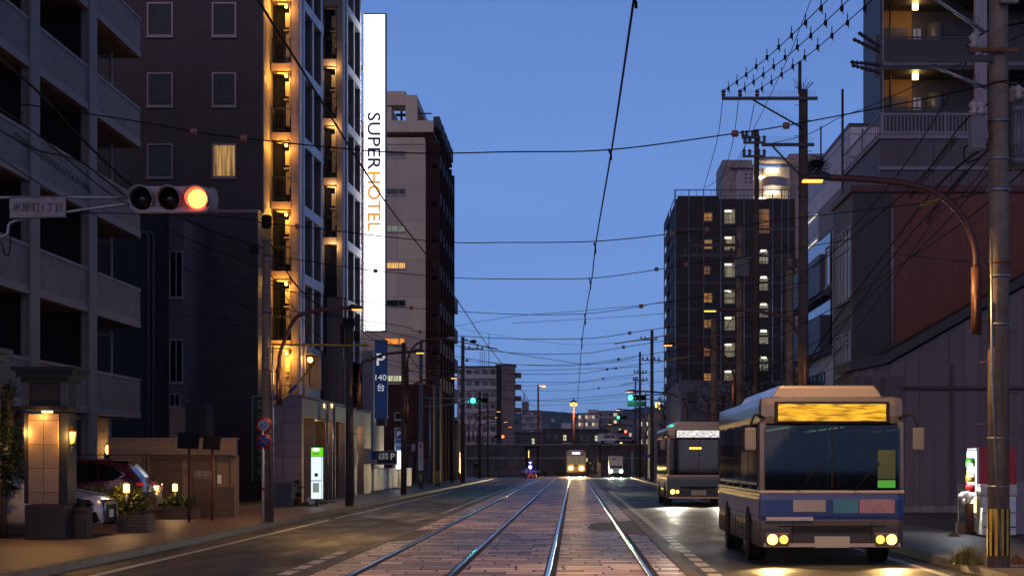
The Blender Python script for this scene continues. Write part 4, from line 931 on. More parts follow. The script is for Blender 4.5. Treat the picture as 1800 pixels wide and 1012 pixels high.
# more far roofs behind
rnd = random.Random(21)
far_m = [mat('far block a', (.16, .14, .16), .7, var=.2), mat('far block b', (.24, .2, .2), .7, var=.2), mat('far block c', (.1, .09, .1), .7, var=.2)]
lbs = ['with a flat roof', 'with a roof hut', 'with a few lit windows', 'of pale concrete', 'in dark concrete']
for i, (a, b, yt, s_) in enumerate(((1095, 1122, 742, 4.4), (1120, 1160, 735, 5.2), (1098, 1112, 736, 3.2), (940, 962, 744, 3.0), (1005, 1018, 749, 3.3))):
    x0, x1, y = PX(a, s_), PX(b, s_), PY(s_); t = thing('far_building', 'far block '+lbs[i]+(' right of the pink block' if a > 1090 else ' near the water tank'), 'building', ((x0+x1)/2, y, 0), group='far blocks on the skyline')
    m = MB(); m.box(x0, x1, y, y+12, 0, PZ(yt, s_)); m.build('wall', far_m[i % 3], t)
    for k in range(3):
        for j in range(3):
            xa = x0+(x1-x0)*(j+.25)/3
            m = MB(); m.box(xa, xa+(x1-x0)*.14, y-.06, y-.01, PZ(yt, s_)-2.6-3*k, PZ(yt, s_)-1.2-3*k); m.build('window', cool_lit if rnd.random() < .25 else glass_n, t)
# ---- embankment wall, upper road ----
wallm = mat('stained retaining wall', (.13, .12, .125), .8, var=.45, vs=.35, bump=.6, bs=8, streak=.5, tile=(2.6, .9, .03, .6, .5))
E = thing('retaining_wall', 'long stained retaining wall closing the end of the street', 'wall', (0, 245, 0))
m = MB(); m.box(-60, 60, 245, 245.6, 0, 3.7); m.build('wall', wallm, E)
m = MB(); m.box(-60, 60, 244.8, 245.7, 3.702, 3.9); m.build('coping', concrete, E)
m = MB(); m.box(-60, 60, 244.93, 244.99, 2.05, 2.3); m.build('painted_band', mat('pale worn band', (.24, .22, .22), .8, var=.5, vs=.6), E)
sheet('upper_road', -200, 200, 245.7, 384, 3.6, asphalt, 0)
sheet('upper_terrace', -200, 200, 384, 900, 5.2, asphalt, 0)
t = thing('guard_rail', 'thin dark guard rail on top of the retaining wall', 'railing', (0, 246, 3.9))
m = MB()
for k in range(50): m.box(-50+2*k, -49.93+2*k, 245.2, 245.26, 3.903, 4.7)
m.build('post', steel_d, t)
m = MB()
for z in (4.25, 4.65): m.tube([(-52, 245.3, z), (52, 245.3, z)], .035, 5)
m.build('rail', steel_d, t)
for i, (x, y, r) in enumerate(((-16.5, 244.3, .55), (-3.6, 244.4, .4), (-2.1, 244.3, .5), (2.9, 244.4, .3))):
    leaves((x, y, .35), (r*1.4, .3, .4), 400, .06, leaf_dk, name='weed_clump', seed=30+i, label=['dark weeds at the foot of the retaining wall on its left part', 'weed clump at the wall foot right of the tram stop light', 'weed clump at the wall foot just left of the tram', 'small weeds at the wall foot right of the tram'][i], cat='plant')
# ================= POLES, LAMPS, SIGNALS =================
def upole(name, label, x, y, h, r0=.17, r1=.1, mt=None, hazard=None, grp=None, steps=True):
    t = thing(name, label, 'pole', (x, y, .1), group=grp)
    m = MB(); m.tube([(x, y, .1), (x, y, h*.5), (x, y, h)], [r0, (r0+r1)/2, r1], 16); m.build('shaft', mt or pole_c, t)
    m = MB(); z = 2.2; k = 0
    while z < h-.3:
        q = r0+(r1-r0)*z/h; sg = 1 if k % 2 else -1
        if steps: m.tube([(x+sg*q*.8, y-.02, z), (x+sg*(q+.13), y-.02, z)], .009, 5)
        z += .45; k += 1
    for zz in (h*.35, h*.55, h*.75): q = r0+(r1-r0)*zz/h; m.lathe([(q+.006, -.02), (q+.012, 0), (q+.006, .02)], (x, y, zz), 16)
    m.build('step_bolts', steel_d if mt is pole_d else rust, t)
    if hazard:
        z0, z1, diag = hazard; q = r0+(r1-r0)*z0/h+.004
        m = MB(); m.lathe([(q, z0), (q, z1)], (x, y, 0), 24); hb = m.build('hazard_band', mat('hazard black', (.02, .02, .02), .6, var=.2), t)
        m = MB(); n = 12
        for i in range(n):
            a0 = 2*math.pi*i/n; pts = []
            for j in range(5):
                a = a0+(j/4)*math.pi/n; pts.append(a)
            for j in range(4):
                sh = (z1-z0) if diag else 0
                rows = 4 if diag else 1
                for rr in range(rows):
                    za, zb = z0+(z1-z0)*rr/rows, z0+(z1-z0)*(rr+1)/rows; da = rr*.28 if diag else 0
                    m.quad(*[(x+(q+.003)*math.cos(a_), y+(q+.003)*math.sin(a_), z_) for a_, z_ in ((pts[j]+da, za), (pts[j+1]+da, za), (pts[j+1]+da, zb), (pts[j]+da, zb))])
        m.build('hazard_stripes', mat('hazard yellow', (.62, .38, .02), .5, var=.25, vs=8), hb)
    return t
def insulator(m, p, sc=1, n=10):
    x, y, z = p
    m.lathe([(.02*sc, 0), (.05*sc, .03*sc), (.07*sc, .06*sc), (.03*sc, .08*sc), (.06*sc, .12*sc), (.065*sc, .15*sc), (.02*sc, .2*sc)], (x, y, z), n)
def crossarm(t, x, y, z, xa, xb, spikes=True, ins=(), brace=None, th=.045, mt=None):
    m = MB(); m.box(min(xa, xb), max(xa, xb), y-.16-th, y-.16+th, z-th, z+th); a = m.build('crossarm', mt or steel_d, t)
    if ins:
        m = MB()
        for xi in ins: insulator(m, (xi, y-.16, z+th), 1.1)
        m.build('insulators', mat('dark porcelain', (.08, .075, .08), .3, var=.1), a)
    if spikes:
        m = MB(); q = min(xa, xb)+.08
        while q < max(xa, xb)-.05:
            if not any(abs(q-xi) < .12 for xi in ins): m.box(q-.003, q+.003, y-.163, y-.157, z+th, z+th+.2)
            q += .05
        m.build('bird_spikes', steel_d, a)
    if brace:
        xb_, zb_ = brace; m = MB(); m.tube([(xb_, y-.16, z-th), (x, y-.12, zb_)], .028, 6)
        if spikes:
            for k in range(14):
                f = (k+1)/15; px_ = xb_+(x-xb_)*f; pz_ = z+(zb_-z)*f; m.box(px_-.003, px_+.003, y-.16, y-.155, pz_, pz_+.16)
        m.build('brace', steel_d, t)
    return a
def street_lamp(label, xp, y, side, xh, zh=5.7, lit=1.0, col=(1, .56, .17), zb=3.5, bracket_dx=.32, mtl=None, power=330, grp='arched street lamps'):
    """arched lamp strapped to a pole at xp; side = +1 when the arm reaches to +x"""
    xm = xp+side*bracket_dx; dx = xh-xm
    t = thing('street_lamp', label, 'street lamp', (xm, y, zb), group=grp)
    mtl = mtl or arm_red
    m = MB(); m.tube([(xm, y, zb), (xm, y, zb+.98)], .078, 12); m.box(min(xp, xm), max(xp, xm), y-.02, y+.02, zb+.16, zb+.2).box(min(xp, xm), max(xp, xm), y-.02, y+.02, zb+.84, zb+.88); m.tube([(xm-.02, y-.09, zb+.05), (xm-.02, y-.09, zb+.6)], .035, 8); m.build('mount', mtl, t)
    pts = [(xm, y, zb+.98), (xm+dx*.01, y, zb+1.3), (xm+dx*.07, y, zb+1.68), (xm+dx*.19, y, zh-.25), (xm+dx*.36, y, zh-.08), (xm+dx*.6, y, zh), (xm+dx*.85, y, zh+.03)]
    m = MB(); m.tube(smooth(pts, 5), .05, 10); m.build('arm', mtl, t)
    a, b = sorted((xm+dx*.83, xh)); bx = xh-side*.0
    hd = MB()
    L_ = abs(xh-(xm+dx*.83)); s0 = xm+dx*.83
    K = 8
    rings = [(0, .05, .05), (.12, .07, .07), (.2, .1, .1), (.45, .13, .085), (.75, .12, .06), (1.0, .05, .03)]
    n0 = len(hd.v); n = 12
    for f, ry, rz in rings:
        for k in range(n):
            an = 2*math.pi*k/n; hd.v.append(Vector((s0+side*L_*f, y+ry*math.cos(an), zh+.03+max(-.035, rz*math.sin(an)))))
    for i in range(len(rings)-1):
        for k in range(n): q = n0+i*n; hd.face([q+k, q+(k+1) % n, q+n+(k+1) % n, q+n+k], True)
    hd.face([n0+k for k in range(n)]); hd.face([n0+(len(rings)-1)*n+k for k in range(n)])
    hd.build('lamp_head', steel_d if lit else mat('pale lamp head', (.4, .42, .45), .3, .3, var=.05), t)
    ln = MB(); ln.box(s0+side*L_*.28, s0+side*L_*.95, y-.085, y+.085, zh-.035, zh-.008)
    ln.build('lens', glow('sodium lens %.2f' % col[1], (1, .4, .06) if col[1] < .6 else (1, .62, .25), 2.6) if lit else mat('dull lens', (.4, .4, .42), .3, var=0), t, bev=.01)
    if lit: light('street light', (s0+side*L_*.6, y, zh-.12), power*lit*1.25, col, .12, 'SPOT', (0, 0, 0), 158, .5, par=t)
    return t
# near right pole
NP = upole('utility_pole', 'thick weathered concrete pole at the right edge, black and yellow band at its foot', 6.175, 28.930, 13, .165, .125, pole_c, (.3, .98, False), 'utility poles')
m = MB()
for (z, w_) in ((4.35, .02), (3.65, .02), (2.0, .012), (1.3, .012), (5.6, .03), (6.05, .02), (6.6, .02)): m.lathe([(.165, -w_), (.172, 0), (.165, w_)], (6.175, 28.930, z), 20)
m.build('clamp_band', steel, NP)
m = MB(); m.tube([(6.175, 28.730, .12), (6.035, 28.730, 3.0), (6.035, 28.75, 4.9)], .018, 6); m.build('conduit', steel, NP)
street_lamp('large arched street lamp with a glowing head, strapped to the near right pole', 6.175, 28.930, -1, PX(1408, 121), 5.75, 1.0, zb=3.5, power=1100)
t = NP
crossarm(t, 6.175, 28.930, PZ(107, 121), PX(1562, 121), PX(1740, 121), brace=None)
m = MB(); m.tube([P(1640, -5, 121)+Vector((0, .0, 0)), P(1732, 58, 121)], .03, 6); m.tube([P(1638, 115, 121), P(1734, 155, 121)], .028, 6); m.build('brace', steel, t)
m = MB()
for k in range(16):
    q = P(1645+5*k, 0+3.4*k, 121); m.box(q.x-.003, q.x+.003, q.y, q.y+.006, q.z, q.z+.16)
    if k > 6: q = P(1645+5*k, 118+2.1*k, 121); m.box(q.x-.003, q.x+.003, q.y, q.y+.006, q.z, q.z+.14)
m.build('bird_spikes', steel_d, t)
m = MB(); m.box(PX(1538, 121), PX(1545, 121), PY(121)-.1, PY(121)-.04, PZ(138, 121), PZ(64, 121))
for (xa, ya, xb, yb_) in ((1543, 84, 1510, 62), (1543, 93, 1501, 73), (1543, 117, 1497, 112), (1543, 130, 1499, 118)):
    m.tube([P(xa, ya, 121)+Vector((0, -.1, 0)), P(xb, yb_, 121)+Vector((0, -.1, 0))], .018, 6)
    for k in range(7):
        q = P(xa, ya, 121).lerp(P(xb, yb_, 121), k/6)+Vector((0, -.1, 0)); m.lathe([(.01, -.03), (.035, -.01), (.035, .01), (.01, .03)], q, 6)
m.build('insulator_bracket', steel_d, t)
m = MB(); c = P(1742, 93, 121); m.box(c.x-.36, c.x+.36, c.y-.24, c.y-.2, c.z-.03, c.z+.03); m.build('bracket', rust, t)
m = MB(); insulator(m, P(1707, 92, 121)-Vector((0, .2, 0)), 1.2); insulator(m, P(1790, 176, 121), 1.1); m.build('insulators', porcelain, t)
tb = thing('transformer', 'grey finned transformer can cut off by the right edge of the picture', 'transformer', P(1795, 295, 121))
c = P(1798, 290, 121); c.y += .3
m = MB(); m.lathe([(.2, 0), (.25, .06), (.25, .12), (.23, .13), (.23, .8), (.25, .82), (.2, .92)], c, 20); m.build('tank', mat('transformer grey', (.16, .17, .2), .5, .2, var=.1), tb)
m = MB()
for k in range(18): an = 2*math.pi*k/18; m.box(-.008, .008, .23, .27, .15, .78, M=Matrix.Translation(c)@Matrix.Rotation(an, 4, 'Z'))
m.build('fins', MATS['transformer grey'], tb)
m = MB(); insulator(m, c+Vector((-.1, -.1, .92)), 1.3); insulator(m, c+Vector((.1, -.1, .92)), 1.3); m.build('insulators', porcelain, tb)
c = P(1672, 235, 121)
tb = thing('switch_box', 'grey switch box hung on the near right pole with looping cables', 'electrical box', c)
m = MB(); m.box(PX(1703, 121), PX(1729, 121), 28.730, 28.980, PZ(265, 121), PZ(208, 121)); m.build('box', mat('switch grey', (.17, .18, .2), .5, .2, var=.15), tb, bev=.015)
m = MB(); insulator(m, P(1712, 205, 121), 1.2); insulator(m, P(1724, 205, 121), 1.2); m.build('bushing', porcelain, tb)
tb = thing('meter_box', 'pale box strapped near the top of the near right pole', 'electrical box', P(1775, 8, 121))
m = MB(); m.box(PX(1752, 121), PX(1783, 121), 28.630, 28.760, PZ(13, 121), PZ(-30, 121)); m.build('box', mat('pale box', (.26, .25, .27), .5, var=.1), tb, bev=.02)
m = MB(); m.box(PX(1762, 121), PX(1764, 121), 28.622, 28.629, PZ(9, 121), PZ(3, 121)); m.box(PX(1766, 121), PX(1773, 121), 28.622, 28.629, PZ(9, 121), PZ(4, 121)); m.build('marking', black, tb)
# tall right pole with three bracket wires
y = PY(60); xr = PX(1412, 60)
RP = upole('utility_pole', 'tall dark pole on the right whose long spiked crossarms carry three wires toward the left', xr, y, PZ(158, 60), .17, .13, pole_d, grp='utility poles')
m = MB(); m.tube([(xr-.1, y, PZ(165, 60)), (xr-.1, y, PZ(108, 60))], .05, 8)
for k in range(22): a = 2*math.pi*k/22; m.tube([(xr+.1*math.cos(a), y+.1*math.sin(a), PZ(158, 60)), (xr+.3*math.cos(a), y+.3*math.sin(a), PZ(145, 60)+.1*math.sin(k*3))], .006, 4)
m.build('pole_top', steel_d, RP)
crossarm(RP, xr, y, PZ(175, 60), PX(1268, 60), PX(1436, 60), ins=[PX(q, 60) for q in (1271, 1300, 1330)], brace=(PX(1323, 60), PZ(228, 60)))
crossarm(RP, xr, y, PZ(256, 60), PX(1338, 60), PX(1430, 60), brace=(PX(1357, 60), PZ(316, 60)))
m = MB(); rnd = random.Random(3)
for k in range(16):
    pts = [P(1418, 285+rnd.uniform(-4, 8), 60)]
    for j in range(4): pts.append(P(1425+rnd.uniform(0, 32), 285+rnd.uniform(-12, 34), 60))
    pts.append(P(1420, 300+rnd.uniform(-10, 25), 60)); m.tube(smooth(pts, 4), .008, 4, False)
m.ball(P(1436, 287, 60), .17, sx=1.3, sy=.6, sz=.7); m.build('cable_coil', rubber, RP)
street_lamp('arched street lamp glowing on the tall dark right pole, over the bus', xr, y-1.2, -1, PX(1239, 62), 6.0, .8, zb=3.6, bracket_dx=.05)
# other right poles
def rpole(lb, px, s, pytop, r=.15, mt=None, arms=(), haz=None, base=None):
    x, y = PX(px, s), PY(s); t = upole('utility_pole', lb, x, y, PZ(pytop, s), r, r*.75, mt or pole_d, haz, 'utility poles')
    for (py, a, b, spk) in arms:
        xa, xb = PX(a, s), PX(b, s); crossarm(t, x, y, PZ(py, s), xa, xb, spk, ins=[xa+(xb-xa)*f for f in (.06, .3, .7, .94)])
    return t
t = rpole('slim dark pole with three short crossarms before the netted building', 1330, 48, 228, .12, pole_d, [(243, 1303, 1331, False), (252, 1306, 1345, False), (276, 1305, 1345, False)])
t = rpole('concrete pole carrying a grey transformer before the netted building', 1300, 44, 395, .16, pole_c, [(432, 1208, 1300, False), (448, 1200, 1290, False)])
c = P(1303, 488, 44); tb = thing('transformer', 'small grey ribbed transformer on the concrete pole before the netted building', 'transformer', c)
m = MB(); m.box(c.x-.3, c.x+.28, c.y-.55, c.y-.2, c.z, c.z+.7); m.build('tank', MATS['transformer grey'], tb, bev=.05)
m = MB(); m.box(c.x-.34, c.x+.32, c.y-.6, c.y-.16, c.z+.705, c.z+.76)
for k in range(5): m.box(c.x-.2+.09*k, c.x-.17+.09*k, c.y-.59, c.y-.555, c.z+.1, c.z+.6)
m.build('fins', MATS['transformer grey'], tb)
rpole('brownish concrete pole rising behind the roof of the near bus', 1388, 52, 455, .17, pole_c, [(470, 1365, 1412, False)])
rpole('slim brown pole between the second bus and the netted building', 1255, 40, 560, .17, pole_c)
rpole('steel pole in front of the low grey building, right of the green signal', 1195, 33, 652, .09, steel)
rpole('dark pole with two crossarms right of the sky gap, nearest the green signal', 1146, 22.5, 580, .16, pole_d, [(597, 1125, 1155, False), (633, 1128, 1160, False)])
rpole('dark pole with many insulators far down the right side', 1125, 19, 618, .13, pole_d, [(655, 1114, 1137, False), (668, 1112, 1138, False)])
rpole('thin dark pole far down the right side by the small truck', 1117, 17, 662, .1, pole_d, [(690, 1108, 1127, False)])
rpole('short grey pole beside the red and white post on the right', 1135, 20, 690, .08, steel)
street_lamp('arched street lamp reaching over the second bus', PX(1300, 48), PY(49), -1, PX(1166, 49), 5.85, 1.0, zb=3.5, power=260)
street_lamp('arched street lamp next to the right green signal', PX(1150, 31)+2.2, PY(31), -1, PX(1099, 31), 5.65, .9, zb=3.5, power=220)
street_lamp('far right street lamp just above the small truck', PX(1143, 22.7), PY(22.7), -1, PX(1083, 22.7), 5.7, .7, zb=3.5, power=180, col=(1, .72, .38))
street_lamp('farthest right street lamp near the embankment', PX(1128, 16.5), PY(16.5), -1, PX(1068, 16.5), 5.7, .7, zb=3.5, power=160)
# left poles
def lpole(lb, px, s, pytop, r=.14, mt=None, haz=None, arms=()):
    return rpole(lb, px, s, pytop, r, mt, arms, haz)
lp1 = lpole('first left concrete pole, behind the round road signs', 468.5, 69, 424, .135, pole_c)
m = MB(); x, y = PX(468.5, 69), PY(69)
for z in (2.4, 4.3, 5.5, 6.8, 7.3): m.lathe([(.14, -.02), (.147, 0), (.14, .02)], (x, y, z), 16)
m.build('clamp_band', steel, lp1); m = MB(); m.tube([(x+.18, y-.1, .13), (x+.18, y-.1, 4.6)], .03, 6); m.tube([(x-.3, y, 7.2), (x+.12, y, 7.22)], .02, 6); m.build('conduit', steel, lp1)
m = MB(); m.lathe([(.09, 0), (.13, .05), (.13, .3), (.1, .34)], (x-.0, y, 7.6), 14); m.build('cap', black, lp1)
m = MB(); m.box(x-.42, x-.2, y-.1, y+.1, 6.95, 7.2); m.build('junction_box', black, lp1)
street_lamp('nearest left street lamp, its arch reaching past the hotel', x, y, 1, PX(640, 68.5), 5.55, 1.0, zb=3.1, power=420)
lpole('second left pole, dark and crowded with fittings before the hotel', 614.5, 50, 560, .15, pole_d)
lp2x, lp2y = PX(614.5, 50), PY(50)
t = thing('cable_fittings', 'cluster of dark clamps and boxes on the second left pole', 'electrical box', (lp2x, lp2y-.3, 6.0))
m = MB(); m.box(lp2x-.3, lp2x-.17, lp2y-.25, lp2y+.1, 5.7, 6.5).box(lp2x+.17, lp2x+.36, lp2y-.2, lp2y+.1, 5.9, 6.25).box(lp2x-.2, lp2x+.2, lp2y-.3, lp2y-.18, 6.4, 6.7); m.build('box', black, t)
street_lamp('second left street lamp, arched in front of the blue parking sign', lp2x, lp2y, 1, PX(746, 50), 5.5, .85, zb=3.5, power=260)
lpole('third left pole, dark, beside the slatted fence', 709.5, 37, 602, .14, pole_d)
street_lamp('tall unlit street lamp with a pale head on the third left pole', PX(712, 37), PY(37), 1, PX(801, 37), 7.5, 0, zb=5.2, bracket_dx=.1)
street_lamp('third lit left street lamp, low over the far left pavement', PX(709.5, 37), PY(37), 1, PX(804, 37), 5.65, .6, zb=3.5, power=200, bracket_dx=.15)
t = lpole('grey green steel pole with a white banner wrapped round it', 740, 31, 598, .13, mat('grey green steel', (.16, .2, .19), .5, .2, var=.2, streak=.2))
x, y = PX(740, 31), PY(31)
m = MB(); m.box(x-.14, x+.14, y-.17, y-.14, PZ(826, 31), PZ(777, 31)); b = m.build('banner', mat('white banner', (.6, .6, .62), .5, var=.08), t)
m = MB()
for i in range(9): m.box(x-.03, x+.03, y-.176, y-.172, PZ(791+2.6*i, 31)-.04, PZ(791+2.6*i, 31)+.015)
m.box(x-.06, x+.06, y-.176, y-.172, PZ(787, 31), PZ(780, 31)); m.build('print', mat('dark red print', (.2, .03, .04), .5, var=0), b)
m = MB(); m.box(x-.06, x+.06, y-.17, y-.135, PZ(845, 31), PZ(832, 31)); m.build('yellow_plate', mat('yellow plate', (.5, .4, .05), .5, var=.1), t)
lpole('dark pole with slanting yellow stripes at its foot on the left', 769, 27.5, 640, .16, pole_d, (.15+.1, 1.1, True))
lpole('tall dark pole with a crossarm and a line clamp rising before the pale gallery block', 813.5, 23.4, 592, .17, pole_d, arms=[(614, 814, 850, False)])
lpole('slim dark pole left of the walking person', 795.5, 23, 690, .12, pole_d)
lpole('dark pole right next to the walking person', 843.5, 18.5, 688, .15, pole_d)
lpole('thin dark pole right of the walking person near the junction', 857.5, 16.5, 690, .12, pole_d)
lpole('leaning grey pole in the dark terrace on the left', 756, 26, 700, .07, steel)
for i, (px, s, xh, lt, zz) in enumerate(((822, 22, 880, .6, 5.7), (830, 19.5, 875, .55, 5.7), (838, 17.5, 892, .5, 5.7), (846, 15.5, 900, .5, 5.65))):
    street_lamp(['far left street lamp in front of the brown apartment block, nearest of four', 'far left street lamp, second of the four before the brown apartment block', 'far left street lamp, third of the four before the brown apartment block', 'far left street lamp, last of the four before the embankment'][i], PX(px, s), PY(s), 1, PX(xh, s), zz, lt, zb=3.5, bracket_dx=.1, power=150)
# centre lamp posts
s = 14.2; c = P(946, 676, s)
t = thing('lamp_post', 'tall dark post with a single lamp leaning right, behind the tram stop', 'lamp post', (c.x, PY(s), 0))
m = MB(); m.tube([(c.x, c.y, 0), (c.x, c.y, c.z)], [.16, .1], 8); m.build('post', rust, t)
m = MB(); m.tube([(c.x, c.y, c.z-.1), (c.x+.6, c.y, c.z-.15)], .05, 6); m.ball((c.x+.7, c.y, c.z-.2), .22, sx=1.2, sz=.6); m.build('lamp_head', glow('post lamp', (1, .5, .14), 2.4), t)
s = 12; c = P(1008.5, 709, s)
t = thing('lamp_post', 'tall post with two glowing orange lamps standing above the tram', 'lamp post', (c.x, PY(s), 0))
m = MB(); m.tube([(c.x, c.y, 0), (c.x, c.y, c.z)], [.2, .12], 8); m.build('post', rust, t)
m = MB(); m.lathe([(.1, 0), (.55, .1), (.45, .3), (.1, .5), (.05, .9)], c, 10); m.build('lamp_hood', steel_d, t)
for dx in (-.32, .32):
    m = MB(); m.ball(c+Vector((dx, -.1, -.1)), .26); m.build('lamp_glass', glow('orange post lamp', (1, .36, .08), 3.2), t)
light('post light', c+Vector((0, -1, -.5)), 900, (1, .5, .15), .4)

# ---- traffic signals ----
sig_grey = mat('pale signal body', (.3, .28, .3), .4, var=.1)
lens_off = mat('unlit lens', (.015, .008, .01), .25, var=.1)
def signal(label, c, sx, body, lit, col, st, grp, visor=None, arm=(), plate=None):
    """three lamps in a row, width sx; lit = index of the glowing lamp"""
    t = thing('traffic_signal', label, 'traffic light', c, group=grp); h = sx*.30; d = .16
    m = MB(); n = 8; r = h/2
    prof = []
    for k in range(n+1): a = R(90)+math.pi*k/n; prof.append((c.x-sx/2+r+r*math.cos(a), c.z+r*math.sin(a)))
    for k in range(n+1): a = R(-90)+math.pi*k/n; prof.append((c.x+sx/2-r+r*math.cos(a), c.z+r*math.sin(a)))
    m.prism(prof, 'y', c.y, c.y+d); m.build('housing', body, t, bev=.012)
    pit = sx/3.15
    for i in range(3):
        cc = Vector((c.x+(i-1)*pit, c.y, c.z)); Mx = Matrix.Rotation(R(90), 3, 'X')
        m = MB(); m.lathe([(.001, .002), (.135, .002), (.145, .012), (.001, .03)], cc, 20, M=Mx)
        on = i == lit
        le = m.build('lens', glow(f'lens {label[:6]} {i}', col, st) if on else lens_off, t)
        if on and visor:
            m = MB()
            for ring in range(1, 7):
                for k in range(ring*6):
                    a = 2*math.pi*k/(ring*6); rr = .02*ring; m.ball(cc+Vector((rr*math.cos(a), -.032, rr*math.sin(a))), .0055, 4)
            m.build('led_dots', glow('led dots', (1, .55, .12), 7), le)
        # visor: open-bottomed hood
        m = MB(); K = 14; v0 = len(m.v)
        for j in range(K+1):
            a = R(-40)+R(260)*j/K
            for (rad, dep) in ((.155, 0), (.165, -.2 if abs(a-R(90)) < R(80) else -.1), (.15, -.2 if abs(a-R(90)) < R(80) else -.1), (.14, 0)): m.v.append(Vector((cc.x+rad*math.cos(a), cc.y+dep, cc.z+rad*math.sin(a))))
        for j in range(K):
            for q in range(4): a0 = v0+j*4+q; a1 = v0+j*4+(q+1) % 4; m.face([a0, a1, a1+4, a0+4], True)
        m.face([v0, v0+1, v0+2, v0+3]); m.face([v0+K*4+q for q in range(4)]); m.build('visor', body if visor else black, le)
    if arm:
        m = MB()
        for (pts, r_) in arm: m.tube(smooth(pts, 4), r_, 8)
        m.build('mounting_arm', steel, t)
    return t
s = 133; c = P(299, 350, s)
near = signal('near traffic signal with its round red lamp glowing, hung over the left lane', c, 1.15, sig_grey, 2, (1, .03, .015), 7, 'traffic signals', True,
    arm=(([P(-40, 349, s), P(20, 347, s), P(225, 347, s)], .022), ([P(-60, 420, s), P(8, 415, s), P(18, 392, s), P(60, 382, s), P(150, 368, s), P(228, 358, s)], .022)))
m = MB(); m.lathe([(.17, 0), (.165, .05), (.12, .1), (.001, .12)], c+Vector((.575-.07, .085, 0)), 16, M=Matrix.Rotation(R(90), 3, 'Y')@Matrix.Diagonal((1, .48, 1))); m.build('end_cap', sig_grey, near)
light('red signal light', P(333.5, 350, s)+Vector((0, -.07, 0)), 4.5, (1, .028, .0), .105, par=near)
t = thing('street_name_sign', 'worn white street name sign with black characters on the near signal arm', 'sign', P(68, 366, s))
m = MB(); q = P(68, 365, s); m.box(-49/s, 49/s, 0, .02, -17.5/s, 17.5/s, M=Matrix.Translation(q+Vector((0, -.06, 0)))@Matrix.Rotation(R(1.2), 4, 'Y').inverted()); m.build('sign_board', mat('worn sign face', (.3, .27, .28), .5, var=.25, vs=6, streak=.3), t)
m = MB()
for zz in (17.8, -18.4): m.box(-50/s, 50/s, -.004, .024, (zz-.9)/s, (zz+.9)/s, M=Matrix.Translation(q+Vector((0, -.06, 0)))@Matrix.Rotation(R(1.2), 4, 'Y').inverted())
m.build('sign_frame', steel_d, t)
text('米屋町1丁目', mat('faded black ink', (.03, .025, .03), .6, var=0), t, q+Vector((0, -.063, 0)), h=16/s, w=88/s)
m = MB(); m.tube(smooth([P(-5, 415, s), P(4, 430, s), P(8, 447, s), P(16, 447, s), P(18, 425, s), P(17, 385, s)], 5), .008, 6); m.build('signal_cable', rubber, label='thin black cable loop hanging below the street name sign', cat='cable')
def glow_light(p, col, pw): light('signal glow', p, pw, col, .1)
s = 29.5; c = P(842, 703.5, s)
signal('green traffic signal hung over the left lane before the far crossing', c, 1.15, mat('dark green signal body', (.03, .06, .05), .4, var=.1), 0, (.03, 1, .55), 9, 'traffic signals', arm=(([P(745, 699, s), P(800, 700, s), P(826, 701, s)], .03), ([P(742, 714, s), P(780, 712, s), P(826, 705, s)], .025)))
light('green signal light', P(833, 703, s)+Vector((0, -.3, 0)), 30, (.05, 1, .6), .12)
s = 30; c = P(1119, 698.5, s)
gs = signal('green traffic signal over the right lane with a green backboard below', c, 1.12, MATS['dark green signal body'], 0, (.03, 1, .55), 9, 'traffic signals', arm=(([P(1136, 694, s), P(1160, 693, s), P(1195, 693, s)], .04), ([P(1134, 700, s), P(1165, 705, s), P(1195, 708, s)], .03)))
m = MB(); m.box(PX(1103, s), PX(1136, s), c.y+.1, c.y+.12, PZ(714, s), PZ(705, s)); m.build('backboard', MATS['dark green signal body'], gs)
light('green signal light', P(1108, 699, s)+Vector((0, -.3, 0)), 30, (.05, 1, .6), .12)
s = 17; signal('small red traffic signal glowing low before the embankment on the left', P(878, 767, s), 1.1, black, 2, (1, .05, .02), 12, 'traffic signals', arm=(([P(857, 766, s), P(872, 766, s)], .04),))
s = 16; signal('small red traffic signal glowing before the embankment on the right', P(1094, 758, s), 1.1, black, 2, (1, .05, .02), 12, 'traffic signals', arm=(([P(1128, 757, s), P(1103, 757, s)], .05),))
s = 18; signal('small green traffic signal far behind the large right green signal', P(1093, 733, s), 1.1, black, 0, (.03, 1, .55), 4, 'traffic signals', arm=(([P(1126, 734, s), P(1102, 734, s)], .04),))
# round road signs
def disc(t, c, r, mt, name, d0, th=.006):
    m = MB(); m.lathe([(.001, 0), (r, 0), (r, th), (.001, th)], c+Vector((0, -d0, 0)), 32, M=Matrix.Rotation(R(90), 3, 'X')); return m.build(name, mt, t)
s = 70; x = PX(462.5, s); y = PY(s)
red_s = mat('road sign red', (.42, .02, .02), .45, var=.1, vs=6); blue_s = mat('road sign blue', (.02, .09, .38), .45, var=.1, vs=6)
t = thing('speed_limit_sign', 'round 40 speed limit sign, upper of the two on the red and white post', 'road sign', (x, y, PZ(747, s)))
disc(t, P(463.5, 747, s), .2, red_s, 'border', .02); disc(t, P(463.5, 747, s), .145, mat('road sign white', (.55, .5, .52), .45, var=.06), 'sign_face', .03)
text('40', blue_s, t, P(463.5, 747, s)+Vector((0, -.037, 0)), h=.15, w=.18, bold=True)
t = thing('no_parking_sign', 'round blue no parking sign with a red bar under the 40 sign', 'road sign', (x, y, PZ(775, s)))
disc(t, P(463.5, 775, s), .2, red_s, 'border', .02); disc(t, P(463.5, 775, s), .15, blue_s, 'sign_face', .03)
m = MB(); m.box(-.16, .16, -.006, 0, -.025, .025, M=Matrix.Translation(P(463.5, 775, s)+Vector((0, -.038, 0)))@Matrix.Rotation(R(45), 4, 'Y')); m.build('bar', red_s, t)
t = thing('sign_post', 'thin white post with a red ring holding the two round road signs', 'post', (x, y, .13))
